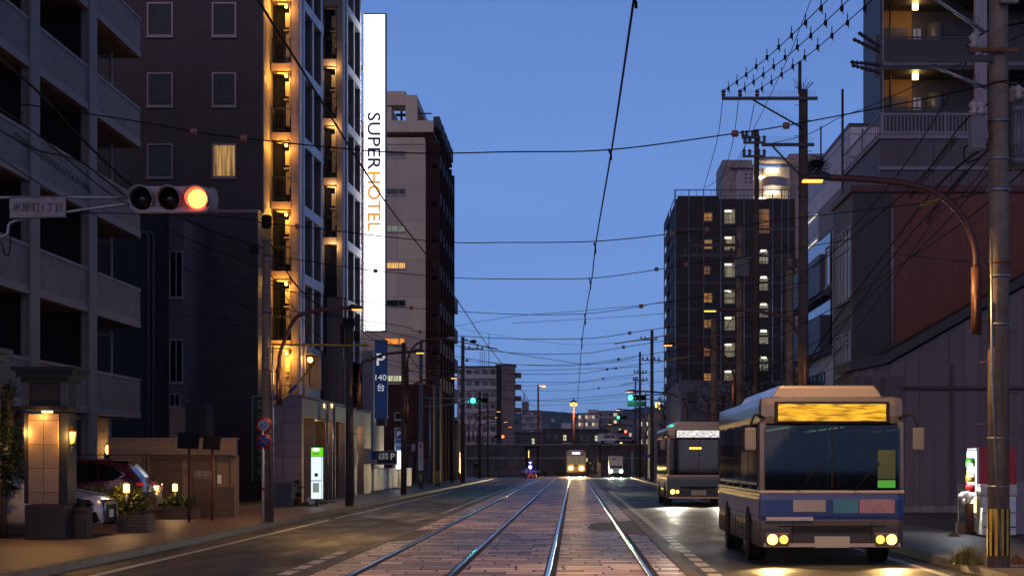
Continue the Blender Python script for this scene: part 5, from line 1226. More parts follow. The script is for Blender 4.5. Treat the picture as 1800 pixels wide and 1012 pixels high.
m = MB(); m.tube([(x, y, .13), (x, y, PZ(740, s))], .03, 12); m.build('post', white_p, t)
m = MB(); m.lathe([(.0315, 0), (.0315, .07)], (x, y, PZ(861, s)), 12); m.build('reflector', red_s, t)
# yellow guy guard with blue sleeve from the first left pole (guy wire of the tram line)
t = thing('guy_cover', 'yellow cable guard with a blue sleeve slanting up from the first left pole', 'cable guard', P(478, 712, 64))
m = MB(); m.tube([P(477, 710, 64), P(500, 697, 63.5), P(508, 691, 63.4)], .035, 8); m.tube([P(520, 678, 63), P(548, 644, 62), P(556, 634, 61.8)], .035, 8); m.build('guard', mat('yellow guard', (.55, .33, .03), .45, var=.15), t)
m = MB(); m.tube([P(507, 691.5, 63.4), P(511, 687, 63.3), P(520.5, 677.5, 63)], .045, 8); m.build('sleeve', mat('blue sleeve', (.01, .05, .3), .5, var=.1), t)
t = thing('yellow_span_pipe', 'long horizontal yellow insulating pipe from the first left pole over the kerb', 'cable guard', P(480, 605, 65))
m = MB(); m.tube([P(478, 605, 65), P(560, 606, 64), P(648, 607, 63)], .03, 8); m.box(PX(638, 63), PX(650, 63), PY(63)-.04, PY(63)+.04, PZ(609, 63), PZ(605, 63)); m.tube([P(642, 605, 63), P(642, 600, 63)], .035, 6); m.build('pipe', mat('yellow pipe', (.6, .36, .03), .45, var=.15), t)
# red and white post, blue plate near the junction
s = 17.5; c = P(1111, 838, s); t = thing('marker_post', 'red topped white marker post standing between the small truck and the right poles', 'post', (c.x, c.y, .1))
m = MB(); m.tube([(c.x, c.y, .1), (c.x, c.y, 3)], .05, 8); m.build('post', white_p, t)
disc(t, Vector((c.x, c.y, 3)), .22, red_s, 'sign', .06)
s = 21; m = MB(); m.box(PX(1134, s), PX(1146, s), PY(s), PY(s)+.04, PZ(803, s), PZ(799, s)); m.build('blue_sign', blue_s, label='small blue plate on the dark right poles', cat='sign')
# ================= RIGHT SIDE =================
siding = mat('lavender warehouse panel', (.175, .145, .155), .6, var=.08, vs=.6, tile=(.46, 9, .014, .45, 0), bump=.4, streak=.15)
siding2 = mat('lavender siding', (.13, .105, .125), .55, var=.1, vs=.4, tile=(.62, 9, .02, .5, 0), streak=.2)
s = 57; yb = PY(s)
K = thing('warehouse', 'lavender grey panelled warehouse with a sloping roof behind the near bus', 'building', (PX(1590, s), yb, .1))
sl = [(PX(1500, s), PZ(652, s)), (PX(1563, s), PZ(640, s)), (PX(1800, s), PZ(505, s)), (25, 13.2)]
m = MB(); m.prism([(PX(1500, s), .1)]+[(a, b) for a, b in sl]+[(25, .1)], 'y', yb, yb+3.2); m.build('wall', siding, K)
m = MB(); m.prism([(a-.15, b+.003) for a, b in sl]+[(a-.15, b+.3) for a, b in sl][::-1], 'y', yb-.25, yb+3.2); m.build('roof', mat('black roof edge', (.025, .022, .028), .5, var=.2), K)
m = MB(); m.tube([(PX(1585, s), yb-.08, PZ(682, s)), (20, yb-.08, PZ(682, s))], .05, 8); m.build('gutter_pipe', siding2, K)
m = MB(); m.tube(smooth([(PX(1674, s), yb-.07, PZ(642, s)), (PX(1674, s), yb-.07, PZ(700, s)), (PX(1674, s), yb-.07, PZ(800, s)), (PX(1674, s), yb-.07, PZ(868, s)), (PX(1668, s), yb-.07, PZ(884, s)), (PX(1648, s), yb-.07, PZ(889, s)), (PX(1560, s), yb-.07, PZ(893, s))], 5), .04, 8); m.build('conduit', siding2, K)
m = MB(); m.box(PX(1502, s), PX(1588, s), yb-.03, yb-.003, PZ(805, s), PZ(660, s)); m.build('side_panel', mat('grey lean-to panel', (.12, .1, .115), .6, var=.15, tile=(.5, .5, .01, .6, 0)), K)
for a, b in ((1520, 1532), (1548, 1556)):
    m = MB(); m.box(PX(a, s), PX(b, s), yb-.06, yb-.032, PZ(700, s), PZ(664, s)); m.build('window', frame_dk, K)
m = MB(); m.box(PX(1500, s), 20, yb-.12, yb-.003, .1, .32); m.build('base_course', concrete, K)
for a in (1716, 1722):
    m = MB(); m.box(PX(1786, s)-.3, PX(1786, s)+.3, yb-.05, yb-.003, PZ(645, s), PZ(560, s))
# navy and red clad building
s = 54; yb = PY(s); navy = mat('navy corrugated cladding', (.022, .024, .034), .5, var=.12, vs=1, ribs=.09)
red_c = mat('dark red corrugated cladding', (.19, .05, .028), .55, var=.15, vs=.6, ribs=.09, streak=.2)
J = thing('clad_building', 'building clad in navy and dark red corrugated sheets above the warehouse roof', 'building', (PX(1560, s), yb, .1))
zt = PZ(338, s)
m = MB(); m.box(9.1, PX(1570, s), yb, yb+4.9, .1, zt); m.build('navy_wall', navy, J)
m = MB(); m.box(PX(1570, s)+.003, 24, yb+.03, yb+4.8, .1, zt); m.build('red_wall', red_c, J)
m = MB(); m.box(PX(1497, s)-.05, 24, yb-.12, yb+5, zt+.003, zt+.22); m.build('roof_edge', mat('dark red eave', (.09, .02, .02), .5, var=.1), J)
m = MB(); m.tube([(PX(1568, s), yb-.07, PZ(620, s)), (PX(1568, s), yb-.07, PZ(365, s))], .065, 8); m.build('downpipe', mat('grey lavender pipe', (.25, .22, .26), .5, var=.2), J)
for (ya, yc, za, zb) in ((65.3, 67.0, 7.05, 9.35), (67.15, 68.6, 7.05, 9.35), (65.3, 67.0, 4.6, 5.9), (67.15, 68.6, 4.6, 5.9)):
    window(J, ('W', 9.1), ya, yc, za, zb, glass_n, frame_a, mull=(.5,), trans=(.72,), fw=.05, d=.06)
# terrace building with railings
s = 50; yb = PY(s)
I = thing('terrace_building', 'lavender sided building with a railed roof terrace below the dark tower', 'building', (PX(1548, s), yb, .1))
m = MB(); m.box(10.8, 22, yb, yb+9.5, .1, 13.0); m.build('wall', siding2, I)
m = MB(); m.box(10.75, 22, yb-.06, yb-.003, PZ(336, s), PZ(330, s)).box(10.72, 22, yb-.09, yb-.003, PZ(299, s), PZ(293, s)).box(10.72, 22, yb-.09, yb+9.5, 13.003, 13.12); m.build('trim', mat('lavender trim', (.27, .23, .29), .5, var=.1), I)
m = MB(); r_ = .03
x = 10.85
m.box(10.78, 22, yb+.02, yb+.07, 13.85, 13.92).box(10.78, 22, yb+.02, yb+.07, 13.22, 13.28)
m.box(10.78, 10.83, yb, yb+9.4, 13.85, 13.92).box(10.78, 10.83, yb, yb+9.4, 13.22, 13.28)
while x < 16: m.box(x, x+.03, yb+.03, yb+.06, 13.12, 13.86); x += .13
for xx in (10.8, 13.05, 15.3): m.box(xx, xx+.07, yb+.01, yb+.08, 13.12, 13.95)
y_ = yb+.3
while y_ < yb+9.3: m.box(10.79, 10.82, y_, y_+.03, 13.12, 13.86); y_ += .45
m.build('railing', MATS['lavender trim'], I)
m = MB(); m.box(9.6, 10.79, yb+1.5, yb+1.6, .2, 11.3); m.prism([(yb+1.5, 10.3), (yb+1.5, 11.5), (yb+8, 11.5), (yb+8, 10.3)], 'x', 9.6, 9.66); m.build('screen', mat('ribbed screen', (.2, .17, .21), .5, var=.1, ribs=.2), I)
for yy in (yb+2.0, yb+4.3):
    window(I, ('W', 9.6), yy, yy+1.2, 8.3, 9.7, glass_n, frame_a, fw=.05)
# dark tower top right
s = 42.3; yb = PY(s)
H = thing('dark_tower', 'dark balcony tower with two warm ceiling lamps at the top right of the picture', 'building', (PX(1547, s), yb, .1))
gl_side = mat('pale glazed side wall', (.22, .26, .34), .25, var=.15, vs=.3, tile=(2.4, 1.45, .03, .7, 0))
m = MB(); m.box(12.745, 12.9, yb+.05, yb+4.8, .1, 33); m.build('side_wall', gl_side, H)
blk = mat('black tower cladding', (.035, .033, .04), .5, var=.15)
och = mat('ochre gallery wall', (.32, .17, .05), .7, var=.15, vs=.8)
m = MB(); m.box(PX(1547, s), PX(1551, s), yb, yb+4.8, .1, 33).box(PX(1551, s), 26, yb+2.3, yb+2.5, .1, 33); m.build('frame_wall', blk, H)
for k in range(-3, 5):
    z = PZ(107, s)-.15+FL*k     # floor level of the gallery
    m = MB(); m.box(PX(1551, s)+.003, 26, yb-.0, yb+2.29, z-.22, z); f = m.build('gallery_floor', blk, H)
    m = MB(); m.box(PX(1552, s), 26, yb-.06, yb-.003, z-.06, z+.1); m.build('edge_strip', mat('grey edge strip', (.14, .14, .17), .5, var=.1), f)
    m = MB(); x = PX(1560, s)
    while x < PX(1712, s): m.box(x, x+.018, yb+.04, yb+.06, z+.1, z+1.1); x += .1
    m.box(PX(1553, s), PX(1712, s), yb+.02, yb+.07, z+1.1, z+1.16).box(PX(1553, s), PX(1712, s), yb+.08, yb+.1, z+.05, z+1.05); m.build('railing', mat('black gallery railing', (.03, .03, .038), .4, .3, var=.1), H)
    m = MB(); m.box(PX(1551, s)+.01, PX(1618, s), yb+2.1, yb+2.29, z+.003, z+2.7); m.build('gallery_wall', och, H)
    m = MB(); m.box(PX(1568, s), PX(1610, s), yb+2.03, yb+2.09, z+.01, z+1.95); m.build('door', frame_dk, H)
    m = MB(); m.box(PX(1621, s), PX(1627, s), yb+2.2, yb+2.28, z+1.2, z+1.95).box(PX(1629, s), PX(1635, s), yb+2.2, yb+2.28, z+1.2, z+1.95); m.build('window', mat('sky glimpse blue', (.25, .3, .4), .1, var=0, spec=1), H)  # pale blue panels stand in for sky glimpsed through openings
    m = MB(); m.lathe([(.35, 0), (.35, 1.3)], (PX(1657, s), yb+1.6, z+.7), 14); m.build('water_heater', mat('dark heater', (.07, .08, .11), .4, var=.1), H)
    if k in (-1, 0, 1, 2):
        lx = PX(1615, s); lz = z-.22+FL-.22 if False else z+FL-.22-.13
        m = MB(); m.box(lx-.11, lx+.11, yb+.7, yb+.92, lz-.12, lz+.12); m.build('ceiling_lamp', glow('gallery lamp', (1, .6, .18), 14), H)
        light('gallery light', (lx, yb+.5, lz-.2), 15, (1, .6, .2), .1)
m = MB(); m.box(PX(1711, s), PX(1732, s), yb-.35, yb-.06, 13, 33); m.build('tiled_column', mat('white tiled column', (.48, .42, .47), .4, var=.12, tile=(.09, .075, .012, .45, 0)), H)
# white building with sloping seams
G = thing('white_panel_building', 'white panelled building with navy balconies between the tall pole and the lavender building', 'building', (11.5, 83, .1))
wpan = mat('white wall panel', (.82, .78, .84), .5, var=.06, vs=.5, tile=(9, .95, .03, .35, 0))
m = MB(); m.box(11.5, 12.72, 82.9, 102, .1, 15.6); m.build('wall', wpan, G)
m = MB(); m.box(11.46, 12.74, 82.86, 102.1, 15.602, 15.75); m.build('coping', frame_dk, G)
m = MB(); m.box(12.0, 12.06, 82.84, 82.896, .2, 15.5); 
for zz in (6, 8, 10, 12, 14.3): m.box(11.55, 12.7, 82.85, 82.896, zz, zz+.05)
m.build('seam', frame_dk, G)
for (z0_, z1_, ya, yc) in ((9.2, 10.9, 88.5, 101), (6.6, 8.2, 88.5, 101)):
    m = MB(); m.box(10.95, 11.1, ya, yc, z0_, z1_).box(11.1, 11.499, ya, ya+.1, z0_, z1_).box(11.1, 11.499, ya, yc, z0_-.12, z0_-.002); m.build('balcony', mat('navy balcony panel', (.035, .06, .12), .45, var=.15), G)
    m = MB(); m.box(11.42, 11.497, ya, yc, z1_-1.3, z1_+1.0); m.build('balcony_door', glass_d, G)
for zz in (12.1, 13.3):
    m = MB(); m.box(11.47, 11.499, 94.0, 101, zz, zz+.06); m.build('tube_light', glow('dim tube', (1, .95, .8), .8), G)
for j in range(3): window(G, ('W', 11.5), 91+3.2*j, 93.6+3.2*j, 4.0, 5.7, glass_n, frame_dk, mull=(.5,), fw=.07)
m = MB(); m.tube([(13.3, 83.6, 14), (13.3, 83.6, 23)], .05, 5); m.build('mast', steel_d, G)
# slim masts against the sky
for px, s_, ya, yb_, r_, lb in ((1481, 47, 430, 157, .05, 'straight slim mast standing left of the dark tower'), (1443, 30, 300, 222, .05, 'thin aerial mast on the roof behind the tall dark pole')):
    m = MB(); m.tube([P(px, ya, s_), P(px, yb_, s_)], r_, 6); m.build('mast', steel_d, label=lb, cat='mast')
# netted tower
s = 16.1; yb = PY(s)
E_ = thing('netted_tower', 'dark apartment tower wrapped in scaffolding nets, with a lit column of stair windows', 'building', (PX(1290, s), yb, .1))
dkt = mat('dark brown tower wall', (.035, .02, .019), .7, var=.2, vs=.3, tile=(3, 2.93, .04, 1.6, 0))
m = MB(); m.box(11.3, PX(1400, s), yb+1.2, yb+25, .1, PZ(347, s)); m.build('wall', dkt, E_)
m = MB(); m.box(11.5, PX(1265, s), yb+1.5, yb+12, PZ(346.9, s), PZ(341, s)); m.build('roof_parapet', dkt, E_)
for k in range(11):
    z1 = PZ(346+19.5+47.2*k, s); 
    if z1 < 7: break
    m = MB(); m.box(11.35, PX(1400, s), yb+1.1, yb+1.195, z1-2.3, z1-2.05); m.build('floor_band', mat('tower floor band', (.1, .07, .07), .6, var=.2), E_)
    window(E_, ('S', yb+1.2), PX(1275, s), PX(1293, s), z1-1.55, z1-.02, curtain('pale stair light', (.95, .82, .45), .22), frame_dk, trans=(.35,) if k % 2 else (), fw=.1)
    m = MB(); m.box(PX(1275.5, s), PX(1287, s), yb+1.1, yb+1.17, z1-.28, z1-.12); m.build('stair_lamp', glow('stair tube', (1, .93, .75), 3), E_)
    z2 = z1-.4
    window(E_, ('S', yb+1.2), PX(1239, s), PX(1253, s)-(.25 if k % 3 == 2 else 0), z2-(1.0 if k % 2 else .85), z2-.02, (curtain('amber room light', (1, .42, .07), .5), curtain('faint amber room', (1, .36, .06), .22), curtain('soft amber room', (1, .48, .12), .4))[(k*2) % 3] if k != 1 else warm_dim, frame_dk, mull=(.5,), trans=(.4,), fw=.1)
    if k > 0:
        m = MB(); m.box(PX(1339, s), PX(1349, s), yb+1.08, yb+1.16, z1-1.72, z1-1.5); m.build('stair_lamp', glow('stair tube', (1, .93, .75), 3), E_)
        window(E_, ('S', yb+1.2), PX(1336, s), PX(1352, s), z1-3.0, z1-1.6, curtain('dim stair light', (.9, .85, .55), .25), frame_dk, fw=.1)
    else: window(E_, ('S', yb+1.2), PX(1333, s), PX(1354, s), z1-2.6, z1-.0, curtain('deep amber', (1, .35, .05), .22), frame_dk, mull=(.25,), trans=(.5,), fw=.1)
nm_ = MB()
z = 4
while z < 31: nm_.box(11.0, PX(1390, s), yb-.12, yb-.1, z, z+.04); z += .65
x = 11.0
while x < PX(1390, s): nm_.box(x, x+.04, yb-.13, yb-.125, 4, 31.3); x += .8
net_pending = nm_
S_ = thing('scaffolding', 'pale scaffolding poles and nets standing in front of the dark tower', 'scaffolding', (PX(1185, s), yb, .1))
m = MB()
for px in (1169, 1180, 1187, 1211, 1237, 1267, 1308, 1328, 1358, 1374, 1386): 
    x = PX(px, s)
    if px < 1185: m.tube([(11.0, yb+(1185-px)*1.45+.4, .1), (11.0, yb+(1185-px)*1.45+.4, PZ(350, s))], .06, 5)
    else: m.tube([(x, yb, .1), (x, yb, PZ(333, s))], .06, 5)
m.build('upright', mat('pale scaffold tube', (.3, .34, .42), .4, .5, var=.1), S_)
m = MB(); k = 0; z = 4
while z < PZ(345, s): m.tube([(11.0, yb, z), (PX(1392, s), yb, z)], .035, 4); m.tube([(11.0, yb, z), (11.0, yb+24, z)], .05, 4); z += 1.95
m.tube([(11, yb, PZ(334, s)), (PX(1390, s), yb, PZ(334, s))], .05, 4); m.tube([(11.0, yb, PZ(350, s)), (11.0, yb+24, PZ(350, s))], .05, 4); m.build('ledger', mat('dark scaffold tube', (.1, .11, .14), .4, .5, var=.1), S_)
m = MB()
z = 4
while z < 31: m.box(10.95, 11.02, yb+12, yb+23.5, z, z+1.1); z += 1.95
m.build('net_panel', mat('dark net', (.05, .06, .08), .8, var=.2), S_); net_pending.build('front_net', mat('dark net', (.05, .06, .08), .8, var=.2), S_)
# cream building behind
s = 13; yb = PY(s); crm = mat('cream brown block', (.36, .28, .26), .6, var=.08, vs=.2, tile=(.8, .5, .04, .8, .5))
Fb = thing('cream_apartment_block', 'cream apartment block with lit curved galleries rising behind the netted tower', 'building', (PX(1350, s), yb, .1))
m = MB(); m.box(PX(1270, s), PX(1322, s), yb, yb+12, .1, PZ(281, s)).box(PX(1322, s), PX(1345, s), yb+3, yb+12, .1, PZ(291, s)).box(PX(1393, s), PX(1482, s), yb+4, yb+16, .1, PZ(262, s)); m.build('wall', crm, Fb)
m = MB(); m.box(PX(1284, s), PX(1325, s), yb-1.2, yb-.003, PZ(297, s), PZ(291, s)); m.build('canopy', crm, Fb)
m = MB(); m.box(PX(1294, s), PX(1324, s), yb-.3, yb-.006, 20, PZ(297.5, s)); m.build('panel', mat('pale block panel', (.42, .36, .36), .6, var=.06), Fb)
m = MB()
for a in (1313, 1321):
    for z in (305, 312, 319): m.box(PX(a-4, s), PX(a, s), yb-.36, yb-.302, PZ(z+3.5, s), PZ(z, s))
m.build('small_windows', glass_d, Fb)
for k in range(5):
    z = PZ(325, s)-2.9*k+2.4
    z = PZ(311, s)-FL*k
    m = MB(); x0_, x1_ = PX(1343, s), PX(1392, s); K_ = 10
    pts = [(x0_+(x1_-x0_)*j/K_, yb+1.4-2.0*math.sin(math.pi*min(1, (j+1.5)/K_))) for j in range(K_+1)]
    m.prism(pts+[(x1_, yb+2.2), (x0_, yb+2.2)], 'z', z-1.15, z); m.build('curved_balcony', mat('pale curved balcony', (.45, .37, .33), .6, var=.06), Fb)
    m = MB(); m.box(x0_, PX(1392, s), yb+3.0, yb+3.1, z-1, z+1.75); m.build('gallery_wall', mat('gallery wall', (.5, .42, .3), .6, var=.1), Fb)
    m = MB(); m.box(x0_+.6, x0_+2.2, yb+2.7, yb+2.9, z+1.2, z+1.4).box(x0_-1.0, x0_+.4, yb+2.7, yb+2.9, z+.2, z+.45); m.build('tube_light', glow('gallery tube', (1, .88, .6), 14), Fb)
    light('gallery light', (x0_+1.5, yb+2.0, z+1.1), 60, (1, .85, .6), .2)
m = MB(); m.lathe([(2.4, 0), (2.2, .5), (.6, .6)], (PX(1358, s), yb+2.5, PZ(281, s)), 16); m.box(PX(1345, s), PX(1395, s), yb-.5, yb+4, PZ(282, s), PZ(279, s)); m.build('roof', crm, Fb)
# low grey building and trees by the second bus
s = 28; yb = PY(s)
L_ = thing('low_grey_building', 'plain pale grey building behind the second bus', 'building', (PX(1250, s), yb, .1))
m = MB(); m.box(PX(1197, s), 25, yb, yb+20, .1, PZ(668, s)); m.build('wall', mat('pale grey render', (.22, .2, .235), .65, var=.12, vs=.3, tile=(5, 2.4, .03, .8, 0), streak=.25), L_)
m = MB(); m.box(PX(1209, s), PX(1224, s), yb-.3, yb-.003, PZ(706, s), PZ(688, s)); m.build('vent', frame_dk, L_)
m = MB(); m.box(PX(1200, s), 15, yb-3, yb-2.95, PZ(716, s), PZ(715, s))
for k in range(6): m.box(PX(1203+21*k, s), PX(1204+21*k, s), yb-3, yb-2.95, .1, PZ(715, s))
m.build('fence_frame', steel_d, L_)
t = thing('cream_shop', 'small cream building with a bright yellow lamp beyond the dark right poles', 'building', (PX(1155, 20), PY(20), .1))
m = MB(); m.box(PX(1149, 20), PX(1192, 20), PY(20), PY(20)+14, .1, PZ(722, 20)); m.build('wall', mat('cream shop wall', (.3, .27, .27), .9, spec=.05, var=.15, streak=.2), t)
m = MB(); m.box(PX(1152, 20.2), PX(1155, 20.2), PY(20.2)-.1, PY(20.2), PZ(716, 20.2), PZ(707, 20.2)).box(PX(1158, 20.2), PX(1160, 20.2), PY(20.2)-.1, PY(20.2), PZ(719, 20.2), PZ(706, 20.2)); m.build('lamp', glow('amber shop lamp', (1, .5, .08), 4), t)
def tree(label, x, y, h, rad, n, size, mt, seed, cz=None):
    t = thing('street_tree', label, 'tree', (x, y, .1)); rnd = random.Random(seed)
    cz = cz or h*.72
    m = MB(); m.tube(smooth([(x, y, .1), (x+.06, y, h*.3), (x-.05, y, h*.55), (x, y, h*.8)], 4), [.13, .125, .12, .115, .11, .1, .1, .09, .08, .07, .06, .05, .03], 8)
    for k in range(7):
        a = rnd.random()*6.28; zz = h*rnd.uniform(.35, .7)
        e = Vector((x+rad[0]*.9*math.cos(a), y+rad[1]*.9*math.sin(a), cz+rad[2]*rnd.uniform(-.6, .7)))
        m.tube(smooth([(x, y, zz), ((x+e.x)/2, (y+e.y)/2, (zz+e.z)/2+.15), e], 4), [.05, .045, .04, .035, .03, .025, .02, .012, .008], 5)
    m.build('trunk', bark, t)
    leaves((x, y, cz), rad, n, size, mt, t, 'crown', seed)
    return t
tree('bare-looking thin tree with sparse dark leaves behind the second bus', PX(1272, 36), PY(36), 6.4, (1.5, 1.3, 1.5), 1300, .07, leaf_dk, 41, 4.6)
tree('dark leafy tree in the gap between the netted tower and the white building', PX(1345, 33), PY(33), 7.5, (2.0, 1.6, 1.6), 2600, .08, leaf_dk, 42, 6.0)
tree('slim dark tree squeezed between poles left of the low grey building', PX(1175, 24), PY(24), 7.2, (.7, .8, 2.2), 1500, .08, leaf_dk, 43, 5.0)
tree('small dark tree in front of the white panelled building behind the poles', PX(1395, 46), PY(46), 5.2, (.7, .8, 1.0), 900, .05, leaf_dk, 44, 4.2)
# vending machine and neighbours
x0, y0, y1 = 8.5, 41.7, 42.75
V = thing('vending_machine', 'lit drinks vending machine with a red side seen end-on behind the near right pole', 'vending machine', (8.85, 42.2, .13))
m = MB(); m.box(x0, x0+.78, y0, y1, .15, 1.97); m.build('cabinet', mat('vending red', (.45, .012, .02), .35, var=.08), V, bev=.02)
m = MB(); m.box(x0-.05, x0-.003, y0+.02, y1-.02, .2, 1.95); m.build('door_frame', mat('vending white', (.7, .7, .72), .3, var=.05), V)
for k, (a, b) in enumerate(((1.52, 1.88), (1.2, 1.5), (.98, 1.17))):
    m = MB(); m.box(x0-.062, x0-.051, y0+.06, y1-.06, a, b); sh = m.build('display_shelf', glow('display light', (.85, .95, 1), 5), V)
    m = MB(); rnd = random.Random(k)
    for j in range(9):
        for c_ in range(1):
            yy = y0+.1+.1*j; m.lathe([(.028, 0), (.03, .12), (.012, .2)], (x0-.085, yy, a+.03), 8)
    m.build('drinks', mat(['green tea bottle', 'amber coffee can', 'red soda can'][k], [(.1, .3, .05), (.4, .2, .03), (.5, .03, .03)][k], .3, var=.3, vs=20), sh)
m = MB(); m.box(x0-.07, x0-.051, y0+.1, y1-.1, .3, .5); m.build('pickup_flap', steel, V)
m = MB(); m.box(x0-.075, x0-.051, y0+.06, y0+.2, .6, .92); m.build('coin_panel', glow('coin panel', (1, .75, .3), 2.5), V)
light('vending light', (x0-.35, 42.2, 1.45), 40, (.8, .93, 1), .2)
t = thing('steel_cabinet', 'low stainless cabinet catching the vending machine light, beside the pole', 'cabinet', (9.0, 41.1, .13))
m = MB(); m.box(8.42, 9.12, 41.0, 41.6, .15, .95); m.build('body', mat('stainless sheet', (.55, .55, .52), .3, .7, var=.2, vs=6), t, bev=.015)
m = MB(); m.box(8.4, 9.14, 40.97, 41.62, .96, 1.2); m.build('lid', mat('pale lid', (.6, .6, .6), .35, var=.1), t, bev=.05)
m = MB(); m.box(8.44, 9.1, 40.985, 40.998, .3, .33).box(8.44, 9.1, 40.985, 40.998, .6, .62); m.build('groove', steel_d, t)
t = thing('waste_bin', 'brown waste bin stuffed with white plastic bags beside the vending machine', 'bin', (PX(1706, 83), PY(83), .13))
cx, cy = PX(1706, 83), PY(83)
m = MB(); m.lathe([(.1, .13), (.13, .75), (.14, .78)], (cx, cy, 0), 16); m.build('body', mat('brown bin', (.2, .1, .08), .5, var=.15), t)
m = MB(); rnd = random.Random(6)
for k in range(7): m.ball((cx-.12+rnd.uniform(-.1, .12), cy+rnd.uniform(-.1, .1), .78+rnd.uniform(-.08, .2)), rnd.uniform(.05, .1), 6, rnd.uniform(.8, 1.3), 1, rnd.uniform(.7, 1.2))
m.build('bags', mat('white plastic bag', (.65, .63, .6), .3, var=.2, vs=12, bump=.6, bs=15), t)
m = MB(); m.box(PX(1683, 82), PX(1699, 82), PY(82), PY(82)+.2, .13, PZ(917, 82)); m.build('brown_box', mat('brown box', (.12, .06, .05), .6, var=.2), label='small dark brown box left of the waste bin', cat='box')
t = thing('garden_fence', 'short black wire fence behind the waste bin', 'fence', (PX(1695, 78), PY(78), .13))
m = MB(); m.box(PX(1685, 78), PX(1687.5, 78), PY(78), PY(78)+.05, .13, PZ(846, 78)).box(PX(1687, 78), PX(1712, 78), PY(78), PY(78)+.04, PZ(849, 78), PZ(846, 78))
m.build('frame', steel_d, t); m = MB()
for k in range(7): m.box(PX(1689+3.2*k, 78), PX(1689.4+3.2*k, 78), PY(78)+.01, PY(78)+.02, .13, PZ(849, 78))
for k in range(6): m.box(PX(1687, 78), PX(1712, 78), PY(78)+.02, PY(78)+.028, .3+.15*k, .307+.15*k)
m.build('wires', steel_d, t)
m = MB(); m.box(9.26, 13, 42.5, 42.7, .12, 1.25); m.build('pale_wall', mat('pale lavender wall', (.4, .35, .38), .6, var=.08), label='low pale wall at the right edge behind the near pole', cat='wall')
# weeds on the near right pavement
def weeds(label, c, n, h, w_, seed, mt=leaf_g):
    rnd = random.Random(seed); m = MB()
    for i in range(n):
        a = rnd.random()*6.28; r = rnd.random()**.6*w_; b = Vector((c[0]+r*math.cos(a), c[1]+r*math.sin(a), c[2])); hh = h*rnd.uniform(.4, 1.1)*(1-.4*r/w_)
        o = Vector((rnd.uniform(-.5, .5), rnd.uniform(-.5, .5), 0))*hh*.7; d = Vector((math.cos(a+1.5), math.sin(a+1.5), 0))*.006
        m.quad(b-d, b+d, b+o*.5+d*.7+Vector((0, 0, hh*.6)), b+o+Vector((0, 0, hh)))
    return m.build('weed_tuft', mt, fix=False, label=label, cat='plant')
weeds('grassy weed tuft growing from the pavement in front of the near pole', (PX(1703, 118), PY(118), .13), 420, .36, .26, 51, leaf_y)
weeds('low weeds left of the tall grass tuft on the right pavement', (PX(1680, 117), PY(117), .13), 200, .12, .22, 52, leaf_g)
weeds('dry brown weeds at the foot of the near pole', (6.65, 29.9, .13), 300, .17, .28, 53, mat('dry weed', (.14, .07, .05), .7, var=.4))
weeds('small weed patch beside the dark brown box', (PX(1677, 86), PY(86), .13), 140, .14, .14, 54, leaf_y)
m = MB(); rnd = random.Random(9)
for k in range(26):
    px = rnd.uniform(1095, 1140); s_ = rnd.uniform(17.5, 21); x, y = PX(px, s_), PY(s_)
    if x > 6.1: m.ball((x, y, .2), rnd.uniform(.05, .14), 4, 1.2, 1, .7)
m.build('rubbish_bags', mat('white rubbish', (.5, .48, .45), .5, var=.3, vs=3), label='small heap of pale bags at the foot of the far right poles', cat='rubbish')
